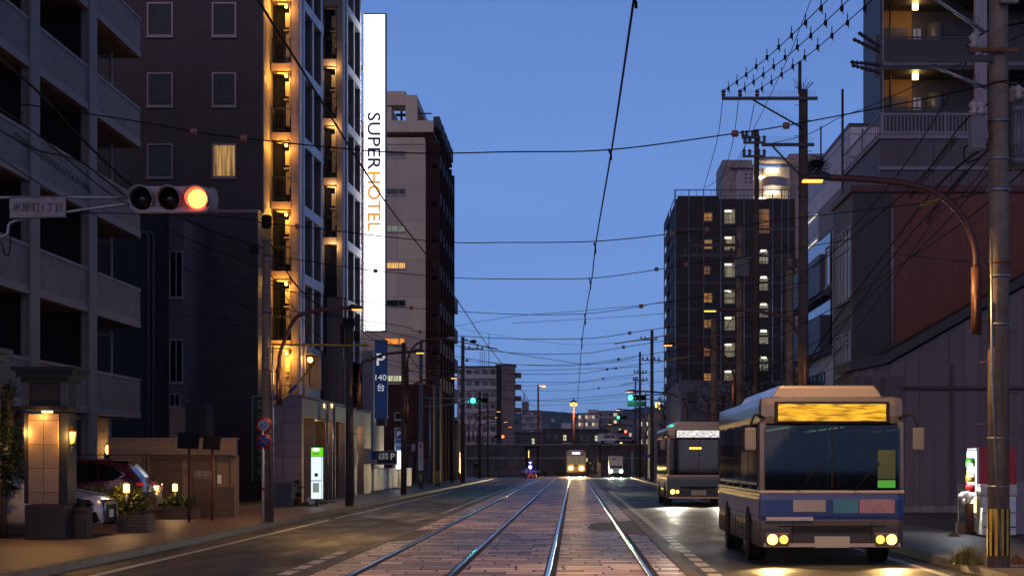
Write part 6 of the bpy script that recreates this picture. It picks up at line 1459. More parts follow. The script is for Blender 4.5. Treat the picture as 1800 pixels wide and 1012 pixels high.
# ================= VEHICLES =================
def wheel(root, x, y, z, r, w_, axis='y', rimm=None):
    M3 = Matrix.Rotation(R(90), 3, 'X') if axis == 'y' else Matrix.Rotation(R(90), 3, 'Y')
    m = MB(); c = Vector((x, y, z)); h = w_/2
    m.lathe([(r*.62, -h), (r*.93, -h), (r, -h*.7), (r, h*.7), (r*.93, h), (r*.62, h)], c, 24, M=M3); wh = m.build('wheel', tyre_m, root, local=True)
    m = MB(); m.lathe([(.02, -h*.9), (r*.3, -h*.95), (r*.6, -h*.8), (r*.6, h*.8), (r*.3, h*.95), (.02, h*.9)], c, 20, M=M3); m.build('rim', rimm or steel, wh, local=True)
    return wh
def make_car(root, Ln, W, H, top, belt, paint, side_gl, screens, wheels, clear=.2, wr=.32, rim=None):
    """car along local x (front at +x); top = (x, z) outline of bonnet/roof from front to back"""
    w2 = W/2; xs = []
    def zt(x):
        for (a, b) in zip(top[:-1], top[1:]):
            if b[0] <= x <= a[0]: return a[1]+(b[1]-a[1])*(a[0]-x)/max(1e-6, a[0]-b[0])
        return top[0][1] if x > top[0][0] else top[-1][1]
    def wid(x): return w2*(1-.16*abs(x/(Ln/2))**5)
    def sec(x):
        z = zt(x); w_ = wid(x); bl = min(belt, z-.05); zb = clear+.1*abs(x/(Ln/2))**8
        k = min(1, max(0, (z-belt)/(H-belt)))
        return [(0, zb), (.86*w_, zb), (w_, zb+.14), (w_*1.0, .5*(zb+bl)+.05), (w_*.975, bl), (w_*(.93-.2*k), z-.05), (w_*(.82-.22*k), z-.008), (0, z+.012)]
    def ysurf(x, z):
        p = sec(x); a, b = p[4], p[5]; f = min(1, max(0, (z-a[1])/max(1e-4, b[1]-a[1]))); return a[0]+(b[0]-a[0])*f
    N_ = 36; m = MB(); n0 = 0
    xs = sorted(set([Ln/2-Ln*i/N_ for i in range(N_+1)]+[p[0] for p in top]), reverse=True)
    for x in xs:
        p = sec(x)
        for (y, z) in p: m.v.append(Vector((x, -y, z)))
        for (y, z) in p[-2:0:-1]: m.v.append(Vector((x, y, z)))
    Kp = 14
    for i in range(len(xs)-1):
        for k in range(Kp): a = i*Kp+k; b = i*Kp+(k+1) % Kp; m.face([a, b, b+Kp, a+Kp], True)
    m.face(list(range(Kp))); m.face([(len(xs)-1)*Kp+k for k in range(Kp)])
    body = m.build('body', paint, root, local=True)
    for poly in side_gl:
        m = MB()
        for sg in (-1, 1):
            a = [Vector((x, sg*(ysurf(x, z)+.008), z)) for x, z in poly]; m.quad(*a)
        m.build('side_window', glass_d, root, local=True, fix=False)
    for (xa, xb, nm) in screens:
        m = MB(); st = 8
        for i in range(st):
            x0 = xa+(xb-xa)*i/st; x1 = xa+(xb-xa)*(i+1)/st
            y0_, y1_ = sec(x0)[6][0]*.97, sec(x1)[6][0]*.97
            m.quad((x0, -y0_, zt(x0)+.008), (x0, y0_, zt(x0)+.008), (x1, y1_, zt(x1)+.008), (x1, -y1_, zt(x1)+.008), smooth=True)
            m.quad((x0, -y0_, zt(x0)+.008), (x0, 0, zt(x0)+.022), (x1, 0, zt(x1)+.022), (x1, -y1_, zt(x1)+.008)); m.quad((x0, y0_, zt(x0)+.008), (x0, 0, zt(x0)+.022), (x1, 0, zt(x1)+.022), (x1, y1_, zt(x1)+.008))
        m.build(nm, glass_d, root, local=True, fix=False)
    for x in wheels:
        for sg in (-1, 1):
            m = MB(); m.lathe([(.001, 0), (wr+.06, 0), (wr+.06, .012), (.001, .012)], (x, sg*(wid(x)+.002)-(.006), wr+.02), 24, M=Matrix.Rotation(R(90), 3, 'X')); m.build('wheel_arch', black, root, local=True)
            wheel(root, x, sg*(wid(x)-.085), wr, wr, .2, rimm=rim)
    return body, ysurf, zt, wid
# dark red SUV, tail to the street
X_ = -10.62
paint_r = mat('dark red car paint', (.10, .006, .012), .25, .3, var=0, coat=1); chrome = mat('chrome', (.7, .7, .72), .12, 1, var=0)
t = thing('parked_car', 'dark red SUV parked with its tail to the street, behind the hedge', 'car', (X_-2.32, 49.95, .11), R(180), 'cars in the open car park')
make_car(t, 4.64, 1.84, 1.66, [(2.32, .72), (2.2, .9), (1.1, 1.06), (.35, 1.56), (-.4, 1.66), (-1.5, 1.6), (-1.85, 1.52), (-2.22, 1.12), (-2.28, .98), (-2.32, .6)], 1.02, paint_r,
    [[(.75, 1.06), (.25, 1.44), (-.35, 1.55), (-.38, 1.05)], [(-.42, 1.05), (-.4, 1.55), (-1.15, 1.52), (-1.2, 1.06)], [(-1.24, 1.07), (-1.2, 1.5), (-1.5, 1.44), (-1.82, 1.22), (-1.6, 1.1)]], [(1.08, .38, 'windscreen'), (-1.88, -2.2, 'rear_window')], (1.38, -1.33), .2, .36)
m = MB(); m.tube([(-1.22, .80, 1.05), (-1.62, .82, 1.09), (-1.86, .79, 1.235), (-1.52, .74, 1.47)], .012, 5); m.tube([(-1.22, -.80, 1.05), (-1.62, -.82, 1.09), (-1.86, -.79, 1.235), (-1.52, -.74, 1.47)], .012, 5); m.build('window_trim', chrome, t, local=True)
for sg in (-1, 1):
    m = MB(); m.box(-2.3, -1.95, sg*.66-.14, sg*.66+.14, .95, 1.03); m.build('tail_lamp', mat('tail lamp red', (.5, .01, .015), .15, var=0, em=(1, .02, .02), es=.25), t, bev=.03, local=True)
m = MB(); m.box(-2.36, -2.2, -.8, .8, .34, .46); m.box(-2.35, -2.3, -.6, .6, .78, .82); m.build('chrome_trim', chrome, t, local=True, bev=.012)
m = MB(); m.box(-2.345, -2.325, -.17, .17, .84, 1.0 - .04); m.build('number_plate', white_p, t, local=True)
m = MB(); m.box(-1.98, -1.5, -.62, .62, 1.57, 1.61); m.build('spoiler', paint_r, t, local=True, bev=.01)
m = MB(); m.box(-1.3, -1.2, -.01, .01, 1.63, 1.74); m.build('roof_fin', black, t, local=True)
# white saloon, nose to the street
paint_w2 = mat('pearl white car paint', (.82, .8, .82), .22, .1, var=0, coat=1)
t = thing('parked_car', 'white saloon parked nose out beside the granite gate pillar', 'car', (-9.7-2.42, 41.65, .11), 0, 'cars in the open car park')
bd, ys_, zt_, wd_ = make_car(t, 4.84, 1.8, 1.45, [(2.42, .58), (2.38, .72), (2.25, .84), (1.2, 1.02), (.25, 1.38), (-.5, 1.45), (-1.3, 1.38), (-1.95, 1.08), (-2.3, 1.02), (-2.42, .7)], .92, paint_w2,
    [[(.8, .98), (.2, 1.3), (-.4, 1.36), (-.42, .97)], [(-.46, .97), (-.44, 1.36), (-1.2, 1.3), (-1.6, 1.0)]], [(1.18, .28, 'windscreen'), (-1.33, -1.9, 'rear_window')], (1.45, -1.4), .2, .33)
for sg in (-1, 1):
    m = MB(); a = [(2.2, .76), (2.28, .7), (2.12, .68), (1.72, .82), (1.7, .86)]
    m.prism([(x, z) for x, z in a], 'y', sg*(.74), sg*(.875)); m.build('headlight', mat('headlight glass', (.08, .1, .14), .06, var=0, spec=1), t, local=True, bev=.01)
    m = MB(); m.prism([(2.3, .3), (2.38, .34), (2.33, .52), (2.2, .54), (2.12, .34)], 'y', sg*.60, sg*.87); m.build('air_intake', black, t, local=True)
    m = MB(); m.ball((2.19, sg*.86, .745), .03); m.build('indicator', mat('amber lamp', (.6, .2, .02), .2, var=0, em=(1, .4, .05), es=.6), t, local=True)
m = MB(); m.prism([(2.39, .26), (2.445, .3), (2.43, .66), (2.36, .76)], 'y', -.5, .5); g_ = m.build('grille', black, t, local=True)
m = MB(); m.box(2.44, 2.46, -.17, .17, .4, .56); m.build('number_plate', white_p, t, local=True); m = MB(); m.tube([(2.44, -.52, .3), (2.45, -.52, .66), (2.38, -.5, .77), (2.38, .5, .77), (2.45, .52, .66), (2.44, .52, .3)], .016, 6); m.build('grille_trim', chrome, g_, local=True)
m = MB(); m.tube([(1.2, .6, 1.04), (2.2, .55, .865)], .008, 4); m.build('bonnet_crease', paint_w2, t, local=True)
# silver car behind the SUV
t = thing('parked_car', 'silver hatchback parked just beyond the dark red SUV, only its tail showing', 'car', (-10.9-2.1, 52.2, .11), R(180), 'cars in the open car park')
make_car(t, 4.2, 1.62, 1.5, [(2.1, .7), (2.0, .86), (1.1, 1.0), (.45, 1.44), (-.3, 1.5), (-1.55, 1.44), (-2.0, 1.0), (-2.06, .9), (-2.1, .5)], .98, mat('silver car paint', (.42, .43, .46), .25, .6, var=0, coat=.8),
    [[(.8, 1.02), (.35, 1.34), (-.35, 1.4), (-.38, 1.0)], [(-.42, 1.0), (-.4, 1.4), (-1.3, 1.34), (-1.5, 1.02)]], [(1.08, .48, 'windscreen'), (-1.6, -1.96, 'rear_window')], (1.25, -1.25), .2, .3)
m = MB(); m.box(-2.12, -2.0, -.68, .68, .36, .46).box(-2.09, -2.03, -.3, .3, .76, .8); m.build('chrome_trim', chrome, t, local=True, bev=.01)
for sg in (-1, 1): m = MB(); m.box(-2.09, -1.96, sg*.64-.07, sg*.64+.07, .72, .98); m.build('tail_lamp', mat('clear tail lamp', (.4, .2, .2), .1, var=0, spec=1), t, local=True, bev=.02)

# ---- buses ----
def glassmix(name, tint, clear):
    m = bpy.data.materials.new(name); m.use_nodes = True; n = m.node_tree.nodes; l = m.node_tree.links; n.remove(n['Principled BSDF'])
    tr = n.new('ShaderNodeBsdfTransparent'); tr.inputs[0].default_value = (*tint, 1); gl = n.new('ShaderNodeBsdfGlossy'); gl.inputs['Roughness'].default_value = .03
    fr = n.new('ShaderNodeFresnel'); fr.inputs[0].default_value = 1.5; mx = n.new('ShaderNodeMixShader'); l.new(fr.outputs[0], mx.inputs[0]); l.new(tr.outputs[0], mx.inputs[1]); l.new(gl.outputs[0], mx.inputs[2])
    l.new(mx.outputs[0], n['Material Output'].inputs[0]); return m
bus_glass = glassmix('tinted bus glass', (.5, .53, .5), 1)
def make_bus(name, label, x, y, Ln, W, H, c):
    t = thing(name, label, 'bus', (x, y, 0), 0.0001, 'city buses in the right lane'); w2 = W/2
    ORG[t] = Vector((0, 0, 0))
    zg0, zg1 = c['band'][1]+.06, c['wtop']+.01
    m = MB(); m.box(-w2, w2, 0, Ln, .62+.001, zg0); m.build('body', c['body'], t, bev=.1, local=True)
    m = MB(); m.box(-w2, w2, 0, Ln, zg1, H); m.build('roof', c['body'], t, bev=.14, local=True)
    m = MB()
    for sg in (-1, 1):
        m.box(sg*(w2-.1), sg*(w2-.002), .03, .16, zg0-.05, zg1+.05)
        for k in range(1, c['nw']+1): q = .45+k*(Ln-.9)/c['nw']-.1; m.box(sg*(w2-.05), sg*(w2-.002), q-.02, q+.12, zg0-.05, zg1+.05)
        m.box(sg*(w2-.05), sg*(w2-.002), .3, .47, zg0-.05, zg1+.05)
    m.box(-w2+.01, w2-.01, Ln-.06, Ln-.01, zg0-.05, zg1+.05); m.build('window_pillars', c['body'], t, local=True)
    # cabin: floor, rows of seats, grab poles, driver
    m = MB(); m.box(-w2+.06, w2-.06, .1, Ln-.1, .7, .8)
    m.box(-w2+.1, w2-.1, .12, .42, .8, zg0+.06); m.build('cabin_floor', black, t, local=True)
    st = mat('bus seat cloth', (.03, .04, .09), .8, var=.2)
    for r_ in range(6):
        for xx in (-.72, .72):
            m = MB(); m.box(xx-.38, xx+.38, 2.2+r_*1.05, 2.65+r_*1.05, 1.0, 1.12).box(xx-.38, xx+.38, 2.6+r_*1.05, 2.7+r_*1.05, 1.0, 1.72); m.build('seat', st, t, bev=.03, local=True)
    m = MB()
    for r_ in range(5):
        for xx in (-.34, .34): m.tube([(xx, 1.7+r_*1.5, .8), (xx, 1.7+r_*1.5, zg1)], .02, 6)
    m.tube([(-.34, 1.2, zg1-.2), (-.34, Ln-1, zg1-.2)], .016, 5); m.tube([(.34, 1.2, zg1-.2), (.34, Ln-1, zg1-.2)], .016, 5); m.build('grab_poles', steel, t, local=True)
    m = MB(); dx = .58; m.lathe([(.2, 0), (.215, .012), (.2, .024)], (dx, .52, zg0+.14), 20, M=Matrix.Rotation(R(60), 3, 'X')); m.build('steering_wheel', black, t, local=True)
    m = MB(); m.box(dx-.26, dx+.26, 1.05, 1.17, .8, 1.85); m.build('driver_seat', st, t, bev=.05, local=True)
    m = MB(); m.box(-w2-.004, w2+.004, -.004, Ln+.004, .28, .7); m.build('skirt', c['skirt'], t, bev=.1, local=True)
    z0, z1 = c['band']
    m = MB(); m.box(-w2-.009, w2+.009, -.012, Ln+.006, z0, z1); m.build('colour_band', c['band_m'], t, bev=.1, local=True)
    m = MB(); m.box(-w2-.013, w2+.013, -.018, Ln+.01, z1+.002, z1+.055); m.build('trim_line', c['trim'], t, bev=.03, local=True)
    zw0, zw1 = z1+.075, c['wtop']
    m = MB(); m.box(-w2+.08, w2-.08, -.022, -.012, zw0, zw1); ws = m.build('windscreen', bus_glass, t, bev=.0, local=True)
    m = MB(); m.box(-.012, .012, -.03, -.023, zw0+.03, zw1-.03)
    for xx in (-.55, .35): m.tube([(xx, -.04, zw0-.02), (xx+.4, -.045, zw0+.42)], .01, 5)
    m.build('wiper', black, ws, local=True)
    m = MB(); m.box(w2-.42, w2-.14, -.028, -.023, zw0+.02, zw0+.14); m.build('inside_display', glow('green display', (.1, .6, .05), .5) if c.get('green') else frame_dk, ws, local=True)
    if c.get('green'):
        m = MB(); m.box(w2-.42, w2-.14, -.026, -.0225, zw0+.16, zw0+.62); m.build('inside_reflection', mat('olive glass reflection', (.06, .075, .02), .3, var=.2), ws, local=True)  # green reflection in the windscreen, put into a flat coloured panel
        m = MB(); m.box(-.5, -.42, 2.2, 7.5, zw1+.0, zw1+.012); m.box(.42, .5, 2.2, 7.5, zw1+.0, zw1+.012); m.build('cabin_tube_light', glow('cabin tubes', (.5, .8, .55), .5), t, local=True)
    else:
        m = MB(); m.box(-.35, .1, -.03, -.0225, zw1-.36, zw1-.29); m.build('cab_lamp', glow('cab lamp', (1, .55, .08), 3), ws, local=True)
    # destination display
    d0, d1, dw = c['dest']
    m = MB(); m.box(-dw-.06, dw+.06, -.02, .08, d0-.04, d1+.04); dh = m.build('destination_box', black, t, bev=.03, local=True)
    m = MB(); m.box(-dw, dw, -.03, -.021, d0, d1); m.build('destination_display', c['dest_m'], dh, local=True)
    # lamps
    for sg in (-1, 1):
        m = MB(); m.box(sg*(w2-.28)-.19, sg*(w2-.28)+.19, -.03, .06, c['lz']-.11, c['lz']+.11); hl = m.build('headlight', mat('headlight housing', (.15, .13, .12), .15, .5, var=0), t, bev=.03, local=True)
        m = MB(); m.lathe([(.001, 0), (.085, 0), (.07, .02), (.001, .03)], (sg*(w2-.2), -.03, c['lz']), 16, M=Matrix.Rotation(R(90), 3, 'X')); m.build('bulb', glow(name+' headlamp'+('' if sg < 0 else ' r'), c['lcol'][0 if sg < 0 else 1], c['lst']), hl, local=True)
        m = MB(); m.lathe([(.001, 0), (.07, 0), (.06, .02), (.001, .03)], (sg*(w2-.38), -.03, c['lz']), 16, M=Matrix.Rotation(R(90), 3, 'X')); m.build('bulb', glow(name+' inner lamp', (1, .5, .08), c['lst']*.35), hl, local=True)
        # mirrors
        m = MB(); m.tube(smooth([(sg*(w2-.1), .05, H-.35), (sg*(w2+.1), -.2, H-.3), (sg*(w2+.18), -.28, H-.5)], 4), .018, 6); mi = m.build('mirror_arm', black, t, local=True)
        m = MB(); m.box(sg*(w2+.18)-.09, sg*(w2+.18)+.09, -.33, -.26, H-.86, H-.5); m.build('mirror', mat('grey mirror shell', (.14, .135, .14), .3, var=.05), mi, bev=.03, local=True)
        # side windows
        for k in range(c['nw']):
            a = .45+k*(Ln-.9)/c['nw']; b = a+(Ln-.9)/c['nw']-.1
            m = MB(); m.box(sg*(w2+.002)-.006, sg*(w2+.002)+.006, a, b, zw0+.04, c['wtop']); m.build('side_window', bus_glass, t, local=True)
        for a in (2.1, Ln-2.4):
            m = MB(); m.lathe([(.001, 0), (.56, 0), (.56, .01), (.001, .01)], (sg*(w2+.008), a, .5), 24, M=Matrix.Rotation(R(90), 3, 'Y')); m.build('wheel_arch', black, t, local=True)
            wheel(t, sg*(w2-.13), a, .47, .47, .3, 'x')
    m = MB(); m.box(-.28, .28, -.04, -.013, c['lz']-.13, c['lz']+.05); m.build('number_plate', mat('number plate', (.35, .35, .33), .5, var=.1), t, local=True)
    m = MB(); m.box(-w2+.5, w2-.5, -.024, -.01, c['lz']+.12, c['lz']+.2); m.build('grille', black, t, local=True)
    m = MB(); m.prism([(-w2+.22, H-.03), (-w2+.38, H+.2), (w2-.38, H+.2), (w2-.22, H-.03)], 'y', .6, Ln-2); m.build('roof_unit', c['roof'], t, bev=.05, local=True)
    m = MB()
    for xx in (-w2+.52, w2-.52): m.box(xx-.006, xx+.006, -.018, -.004, .4, z0-.01)
    m.box(-w2+.3, w2-.3, -.018, -.004, z0-.07, z0-.058)
    for sg in (-1, 1):
        for q in (1.3, 3.1, 4.6, 6.0, Ln-1.4): m.box(sg*(w2+.012)-.004, sg*(w2+.012)+.004, q-.008, q+.008, .34, z0-.02)
        m.box(sg*(w2+.012)-.004, sg*(w2+.012)+.004, 3.1, 4.2, z0-.2, z0-.185)
    m.build('panel_seams', black, t, local=True)
    m = MB(); m.box(-w2+.06, w2-.06, -.02, -.0, .3, .36); m.build('bumper_strip', c['trim'], t, local=True)
    return t
amber_m = mat('amber dot display', (.05, .02, 0), .5, var=0, em=(1, .5, .02), es=1.4)
def _disp(m, es, sx):
    n = m.node_tree.nodes; l = m.node_tree.links; tcn = n.new('ShaderNodeTexCoord'); mp = n.new('ShaderNodeMapping'); mp.inputs['Scale'].default_value = (sx, 1, 16)
    no = n.new('ShaderNodeTexNoise'); no.inputs['Scale'].default_value = 1.6; no.inputs['Detail'].default_value = 2; mr = n.new('ShaderNodeMapRange')
    mr.inputs[1].default_value = .35; mr.inputs[2].default_value = .6; mr.inputs[3].default_value = es*.3; mr.inputs[4].default_value = es*1.2
    l.new(tcn.outputs['Object'], mp.inputs[0]); l.new(mp.outputs[0], no.inputs['Vector']); l.new(no.outputs[0], mr.inputs[0]); l.new(mr.outputs[0], n['Principled BSDF'].inputs['Emission Strength'])
_disp(amber_m, .95, 2)
white_dm = mat('white lit display', (.05, .05, .05), .5, var=0, em=(1, .97, .95), es=1.2); _disp(white_dm, .9, 5)
bus_cream = mat('cream bus paint', (.28, .22, .18), .3, var=.05, coat=.6); bus_grey = mat('grey white bus paint', (.2, .18, .19), .3, var=.05, coat=.6)
B1 = make_bus('city_bus', 'near blue banded bus with an amber destination display, filling the right lane', PX(1462, 110), 31.8, 9.0, 2.3, 2.7, dict(
    body=mat('dark pearl bus paint', (.09, .078, .088), .28, var=.05, coat=.6), skirt=mat('dark bus skirt', (.03, .025, .028), .35, var=.1), band=(.7, 1.15), band_m=mat('bus blue', (.008, .03, .17), .3, var=.05, coat=.5), trim=mat('pale bus trim', (.34, .29, .31), .3, var=.05),
    wtop=2.24, dest=(2.31, 2.58, .86), dest_m=amber_m, lz=.42, lcol=((1, .5, .08), (1, .5, .08)), lst=7, nw=5, roof=bus_cream, green=True))
m = MB(); m.box(-.62, -.1, -.022, -.0125, .86, 1.05); m.build('front_placard', mat('pale placard', (.22, .22, .28), .5, var=.15), B1, local=True)
m = MB(); m.box(.02, .42, -.022, -.0125, .84, 1.06); m.build('front_placard', mat('cyan placard', (.03, .14, .28), .5, var=.15), B1, local=True)
m = MB(); m.box(.44, 1.0, -.022, -.0125, .84, 1.06); m.build('front_placard', mat('pinkish placard', (.26, .15, .23), .5, var=.25, vs=8), B1, local=True)
m = MB(); m.box(-1.05, -.3, -.022, -.0125, .72, .78); m.build('front_lettering', mat('pale lavender line', (.3, .3, .42), .5, var=.1), B1, local=True)
for dx in (-.95, .95): light('bus headlight', (PX(1462, 110)+dx, 31.6, .45), 220, (1, .62, .22), .08, 'SPOT', (R(78), 0, R(180)), 70, .8)
B2 = make_bus('city_bus', 'second bus further back with a white destination display and pale stripe', 4.68, 74.4, 9.2, 2.35, 2.98, dict(
    body=bus_grey, skirt=mat('dark blue bus skirt', (.02, .03, .045), .35, var=.1), band=(.62, 1.12), band_m=mat('slate blue bus paint', (.03, .06, .10), .3, var=.05, coat=.5), trim=mat('cream bus trim', (.6, .45, .33), .3, var=.05),
    wtop=2.5, dest=(2.58, 2.84, .82), dest_m=white_dm, lz=.55, lcol=((.95, 1, .85), (.3, .3, .3)), lst=26, nw=5, roof=bus_grey))
light('bus headlight', (3.75, 74.1, .6), 1500, (1, .97, .78), .1, 'SPOT', (R(80), 0, R(180)), 60, .9)
light('bus headlight', (5.5, 74.1, .6), 500, (1, .97, .78), .1, 'SPOT', (R(80), 0, R(180)), 60, .9)

# ---- tram ----
T = thing('tram', 'cream tram with two glowing headlamps coming up the right track', 'tram', (.3, 226, 0), .0001); ORG[T] = Vector()
cream_t = mat('cream tram paint', (.75, .56, .3), .35, var=.08)
rr = 1.13; pts = [(-rr, .55), (-rr, 2.75), (-.95, 2.98), (-.6, 3.08), (.6, 3.08), (.95, 2.98), (rr, 2.75), (rr, .55)]
m = MB(); m.prism(pts, 'y', .25, 12); m.prism([(x*.93, z*.985+.02) for x, z in pts], 'y', .0, .25); m.build('body', cream_t, T, bev=.04, local=True)
m = MB(); m.box(-1.05, 1.05, -.03, .3, .3, .549).box(-1.1, 1.1, .3, 11.8, .25, .549); m.build('skirt', mat('brown tram skirt', (.16, .08, .04), .5, var=.2), T, bev=.03, local=True)
for a, b in ((-.98, -.4), (-.34, .34), (.4, .98)):
    m = MB(); m.box(a, b, -.02, .02, 1.5, 2.35); m.build('windscreen', mat('tram glass', (.05, .05, .04), .1, var=.2, em=(1, .8, .45), es=.12), T, bev=.015, local=True)
m = MB(); m.box(-.52, .52, -.05, .05, 2.52, 2.86); db = m.build('destination_box', black, T, local=True); m = MB(); m.box(-.46, .46, -.06, -.051, 2.56, 2.82); m.build('destination_display', mat('magenta lit display', (.1, .05, .1), .5, var=0, em=(.95, .6, 1), es=2.2), db, local=True)
m = MB(); m.box(-.3, .3, -.07, -.061, 2.6, 2.78); m.build('route_strip', glow('white route strip', (1, 1, 1), 3), db, local=True)
for sg in (-1, 1):
    m = MB(); m.lathe([(.001, 0), (.15, 0), (.16, .04), (.001, .05)], (sg*.62, -.06, .98), 16, M=Matrix.Rotation(R(90), 3, 'X')); m.build('headlight', glow('tram headlamp', (1, .68, .2), 45), T, local=True)
    light('tram headlight', (.3+sg*.62, 225.7, 1.0), 9000, (1, .62, .2), .15, 'SPOT', (R(86), 0, R(180)), 50, .9)
    for k in range(6):
        m = MB(); m.box(sg*1.128-.008, sg*1.128+.008, 1+1.8*k, 2.4+1.8*k, 1.45, 2.4); m.build('side_window', mat('lit tram window', (.1, .08, .05), .2, var=0, em=(1, .75, .4), es=.4), T, local=True)
m = MB(); m.box(-.16, .16, -.04, -.03, 1.22, 1.34); m.build('car_number', mat('dark red number', (.2, .03, .02), .5, var=0), T, local=True)
m = MB(); m.box(1.14, 1.3, -.1, 0, 1.75, 2.1); m.build('side_mirror', glow('mirror glow', (1, .75, .3), .8), T, local=True)  # mirror has a glow of its own in place of light on it
m = MB(); m.box(-.7, .7, 3, 8, 3.1, 3.35); m.tube([(-.6, 5, 3.35), (-.4, 6.2, 4.4), (-.5, 5.2, 5.15)], .03, 5); m.tube([(.6, 5, 3.35), (.4, 6.2, 4.4), (.5, 5.2, 5.15)], .03, 5); m.tube([(-.8, 5.2, 5.18), (.8, 5.2, 5.18)], .03, 5); m.build('pantograph', steel_d, T, local=True)
for sg in (-1, 1):
    for y_ in (2, 3.6, 8.6, 10.2): wheel(T, sg*.72, y_, .33, .33, .12, 'x')
# ---- kei box truck ----
t = thing('delivery_truck', 'small white box truck with glowing headlamps right of the tram', 'truck', (4.55, 213, 0), .0001, None); ORG[t] = Vector()
tw = mat('white truck paint', (.55, .57, .58), .35, var=.08)
m = MB(); m.prism([(0, .35), (0, 1.0), (.28, 1.75), (1.1, 1.78), (1.1, .35)], 'x', -.76, .76); m.build('cab', tw, t, bev=.05, local=True)
m = MB(); m.box(-.76, .76, 1.2, 3.3, .75, 2.3); m.build('cargo_box', tw, t, bev=.03, local=True)
m = MB(); m.box(-.42, .1, 1.19-.02, 1.198, 1.9, 2.2); m.build('box_vent', mat('grey vent', (.25, .26, .28), .5, var=.1), t, local=True)
M4 = Matrix.Rotation(R(-20.5), 4, 'X')
m = MB(); m.quad((-.64, -.012+.03, 1.06), (.64, .018, 1.06), (.6, .262, 1.68), (-.6, .262, 1.68)); m.build('windscreen', glass_n, t, local=True, fix=False)
for sg in (-1, 1):
    m = MB(); m.lathe([(.001, 0), (.12, 0), (.13, .04), (.001, .05)], (sg*.56, -.02, .66), 14, M=Matrix.Rotation(R(90), 3, 'X')); m.build('headlight', glow('truck headlamp', (.85, 1, .75), 40), t, local=True)
    light('truck headlight', (4.55+sg*.56, 212.6, .7), 2600, (.85, 1, .8), .1, 'SPOT', (R(82), 0, R(180)), 60, .9)
    m = MB(); m.box(sg*.9-.07, sg*.9+.07, .1, .18, 1.15, 1.45); m.build('mirror', black, t, local=True)
    for y_ in (.5, 2.6): wheel(t, sg*.66, y_, .27, .27, .15, 'x')
m = MB(); m.box(-.76, .76, -.03, .3, .3, .5); m.build('bumper', black, t, bev=.02, local=True)
# ---- cars on the upper road ----
def small_car(label, px, s, z, Ln, W, H, top, belt, paint, gl, scr, rz=0):
    t = thing('passing_car', label, 'car', (PX(px, s), PY(s), z), rz, 'cars on the upper road')
    make_car(t, Ln, W, H, top, belt, paint, gl, scr, (Ln*.3, -Ln*.3), .2, .31); return t
sed_top = [(2.25, .6), (2.1, .85), (1.1, .98), (.3, 1.4), (-.5, 1.45), (-1.2, 1.38), (-1.9, 1.05), (-2.25, .7)]
sed_gl = [[(.85, .97), (.2, 1.32), (-.4, 1.36), (-.42, .96)], [(-.46, .96), (-.44, 1.36), (-1.15, 1.3), (-1.6, .99)]]
t = small_car('white saloon car driving along the top of the retaining wall, right of the tram', 1092, 9.8, 3.6, 4.5, 1.75, 1.45, sed_top, .92, mat('bright white car', (.75, .75, .78), .3, var=0, coat=.5), sed_gl, [(1.08, .32, 'windscreen'), (-1.22, -1.85, 'rear_window')])
m = MB(); m.box(-.2, .2, -.12, .12, 1.46, 1.6); m.build('roof_lamp', glow('taxi lamp', (1, .6, .1), 4), t, local=True)
t = small_car('white car on the upper road above the tram, tail lamps glowing', 1001, 10, 3.6, 4.3, 1.7, 1.4, sed_top, .92, MATS['bright white car'], sed_gl, [(1.08, .32, 'windscreen'), (-1.22, -1.85, 'rear_window')])
m = MB(); m.box(-2.3, -2.1, -.8, -.5, .7, .85); m.build('tail_lamp', glow('red tail lamp', (1, .02, .02), 8), t, local=True)
t = small_car('dark saloon on the upper road behind the white saloon', 1100, 9.05, 5.2, 4.6, 1.8, 1.5, sed_top, .92, mat('black car paint', (.01, .01, .014), .25, var=0, coat=.6), sed_gl, [(1.08, .32, 'windscreen'), (-1.22, -1.85, 'rear_window')])
t = small_car('dark car with red tail lamps on the upper road far left above the wall', 879, 9.8, 3.6, 4.5, 1.8, 1.5, sed_top, .92, MATS['black car paint'], sed_gl, [(1.08, .32, 'windscreen'), (-1.22, -1.85, 'rear_window')])
for sg in (-1, 1): m = MB(); m.box(-2.3, 2.3 if False else -2.0, sg*.7-.15, sg*.7+.15, .7, .9); m.build('tail_lamp', glow('red tail lamp', (1, .02, .02), 8), t, local=True)
van_top = [(2.2, .8), (2.1, 1.0), (1.5, 1.25), (1.0, 1.85), (.5, 1.95), (-2.0, 1.95), (-2.2, 1.7)]
t = small_car('white van on the upper road beyond the wall, left of the dark saloon', 1071, 9.05, 5.2, 4.4, 1.75, 1.95, van_top, 1.1, mat('white van paint', (.65, .62, .6), .35, var=0), [[(1.2, 1.2), (.85, 1.75), (.3, 1.8), (.3, 1.18)], [(.2, 1.18), (.2, 1.8), (-.8, 1.8), (-.8, 1.18)], [(-.9, 1.18), (-.9, 1.8), (-1.9, 1.76), (-1.95, 1.2)]], [(1.45, 1.03, 'windscreen')])
m = MB(); m.box(2.1, 2.25, -.8, -.5, .8, .95); m.build('headlight', glow('van lamp', (1, .7, .35), 8), t, local=True)

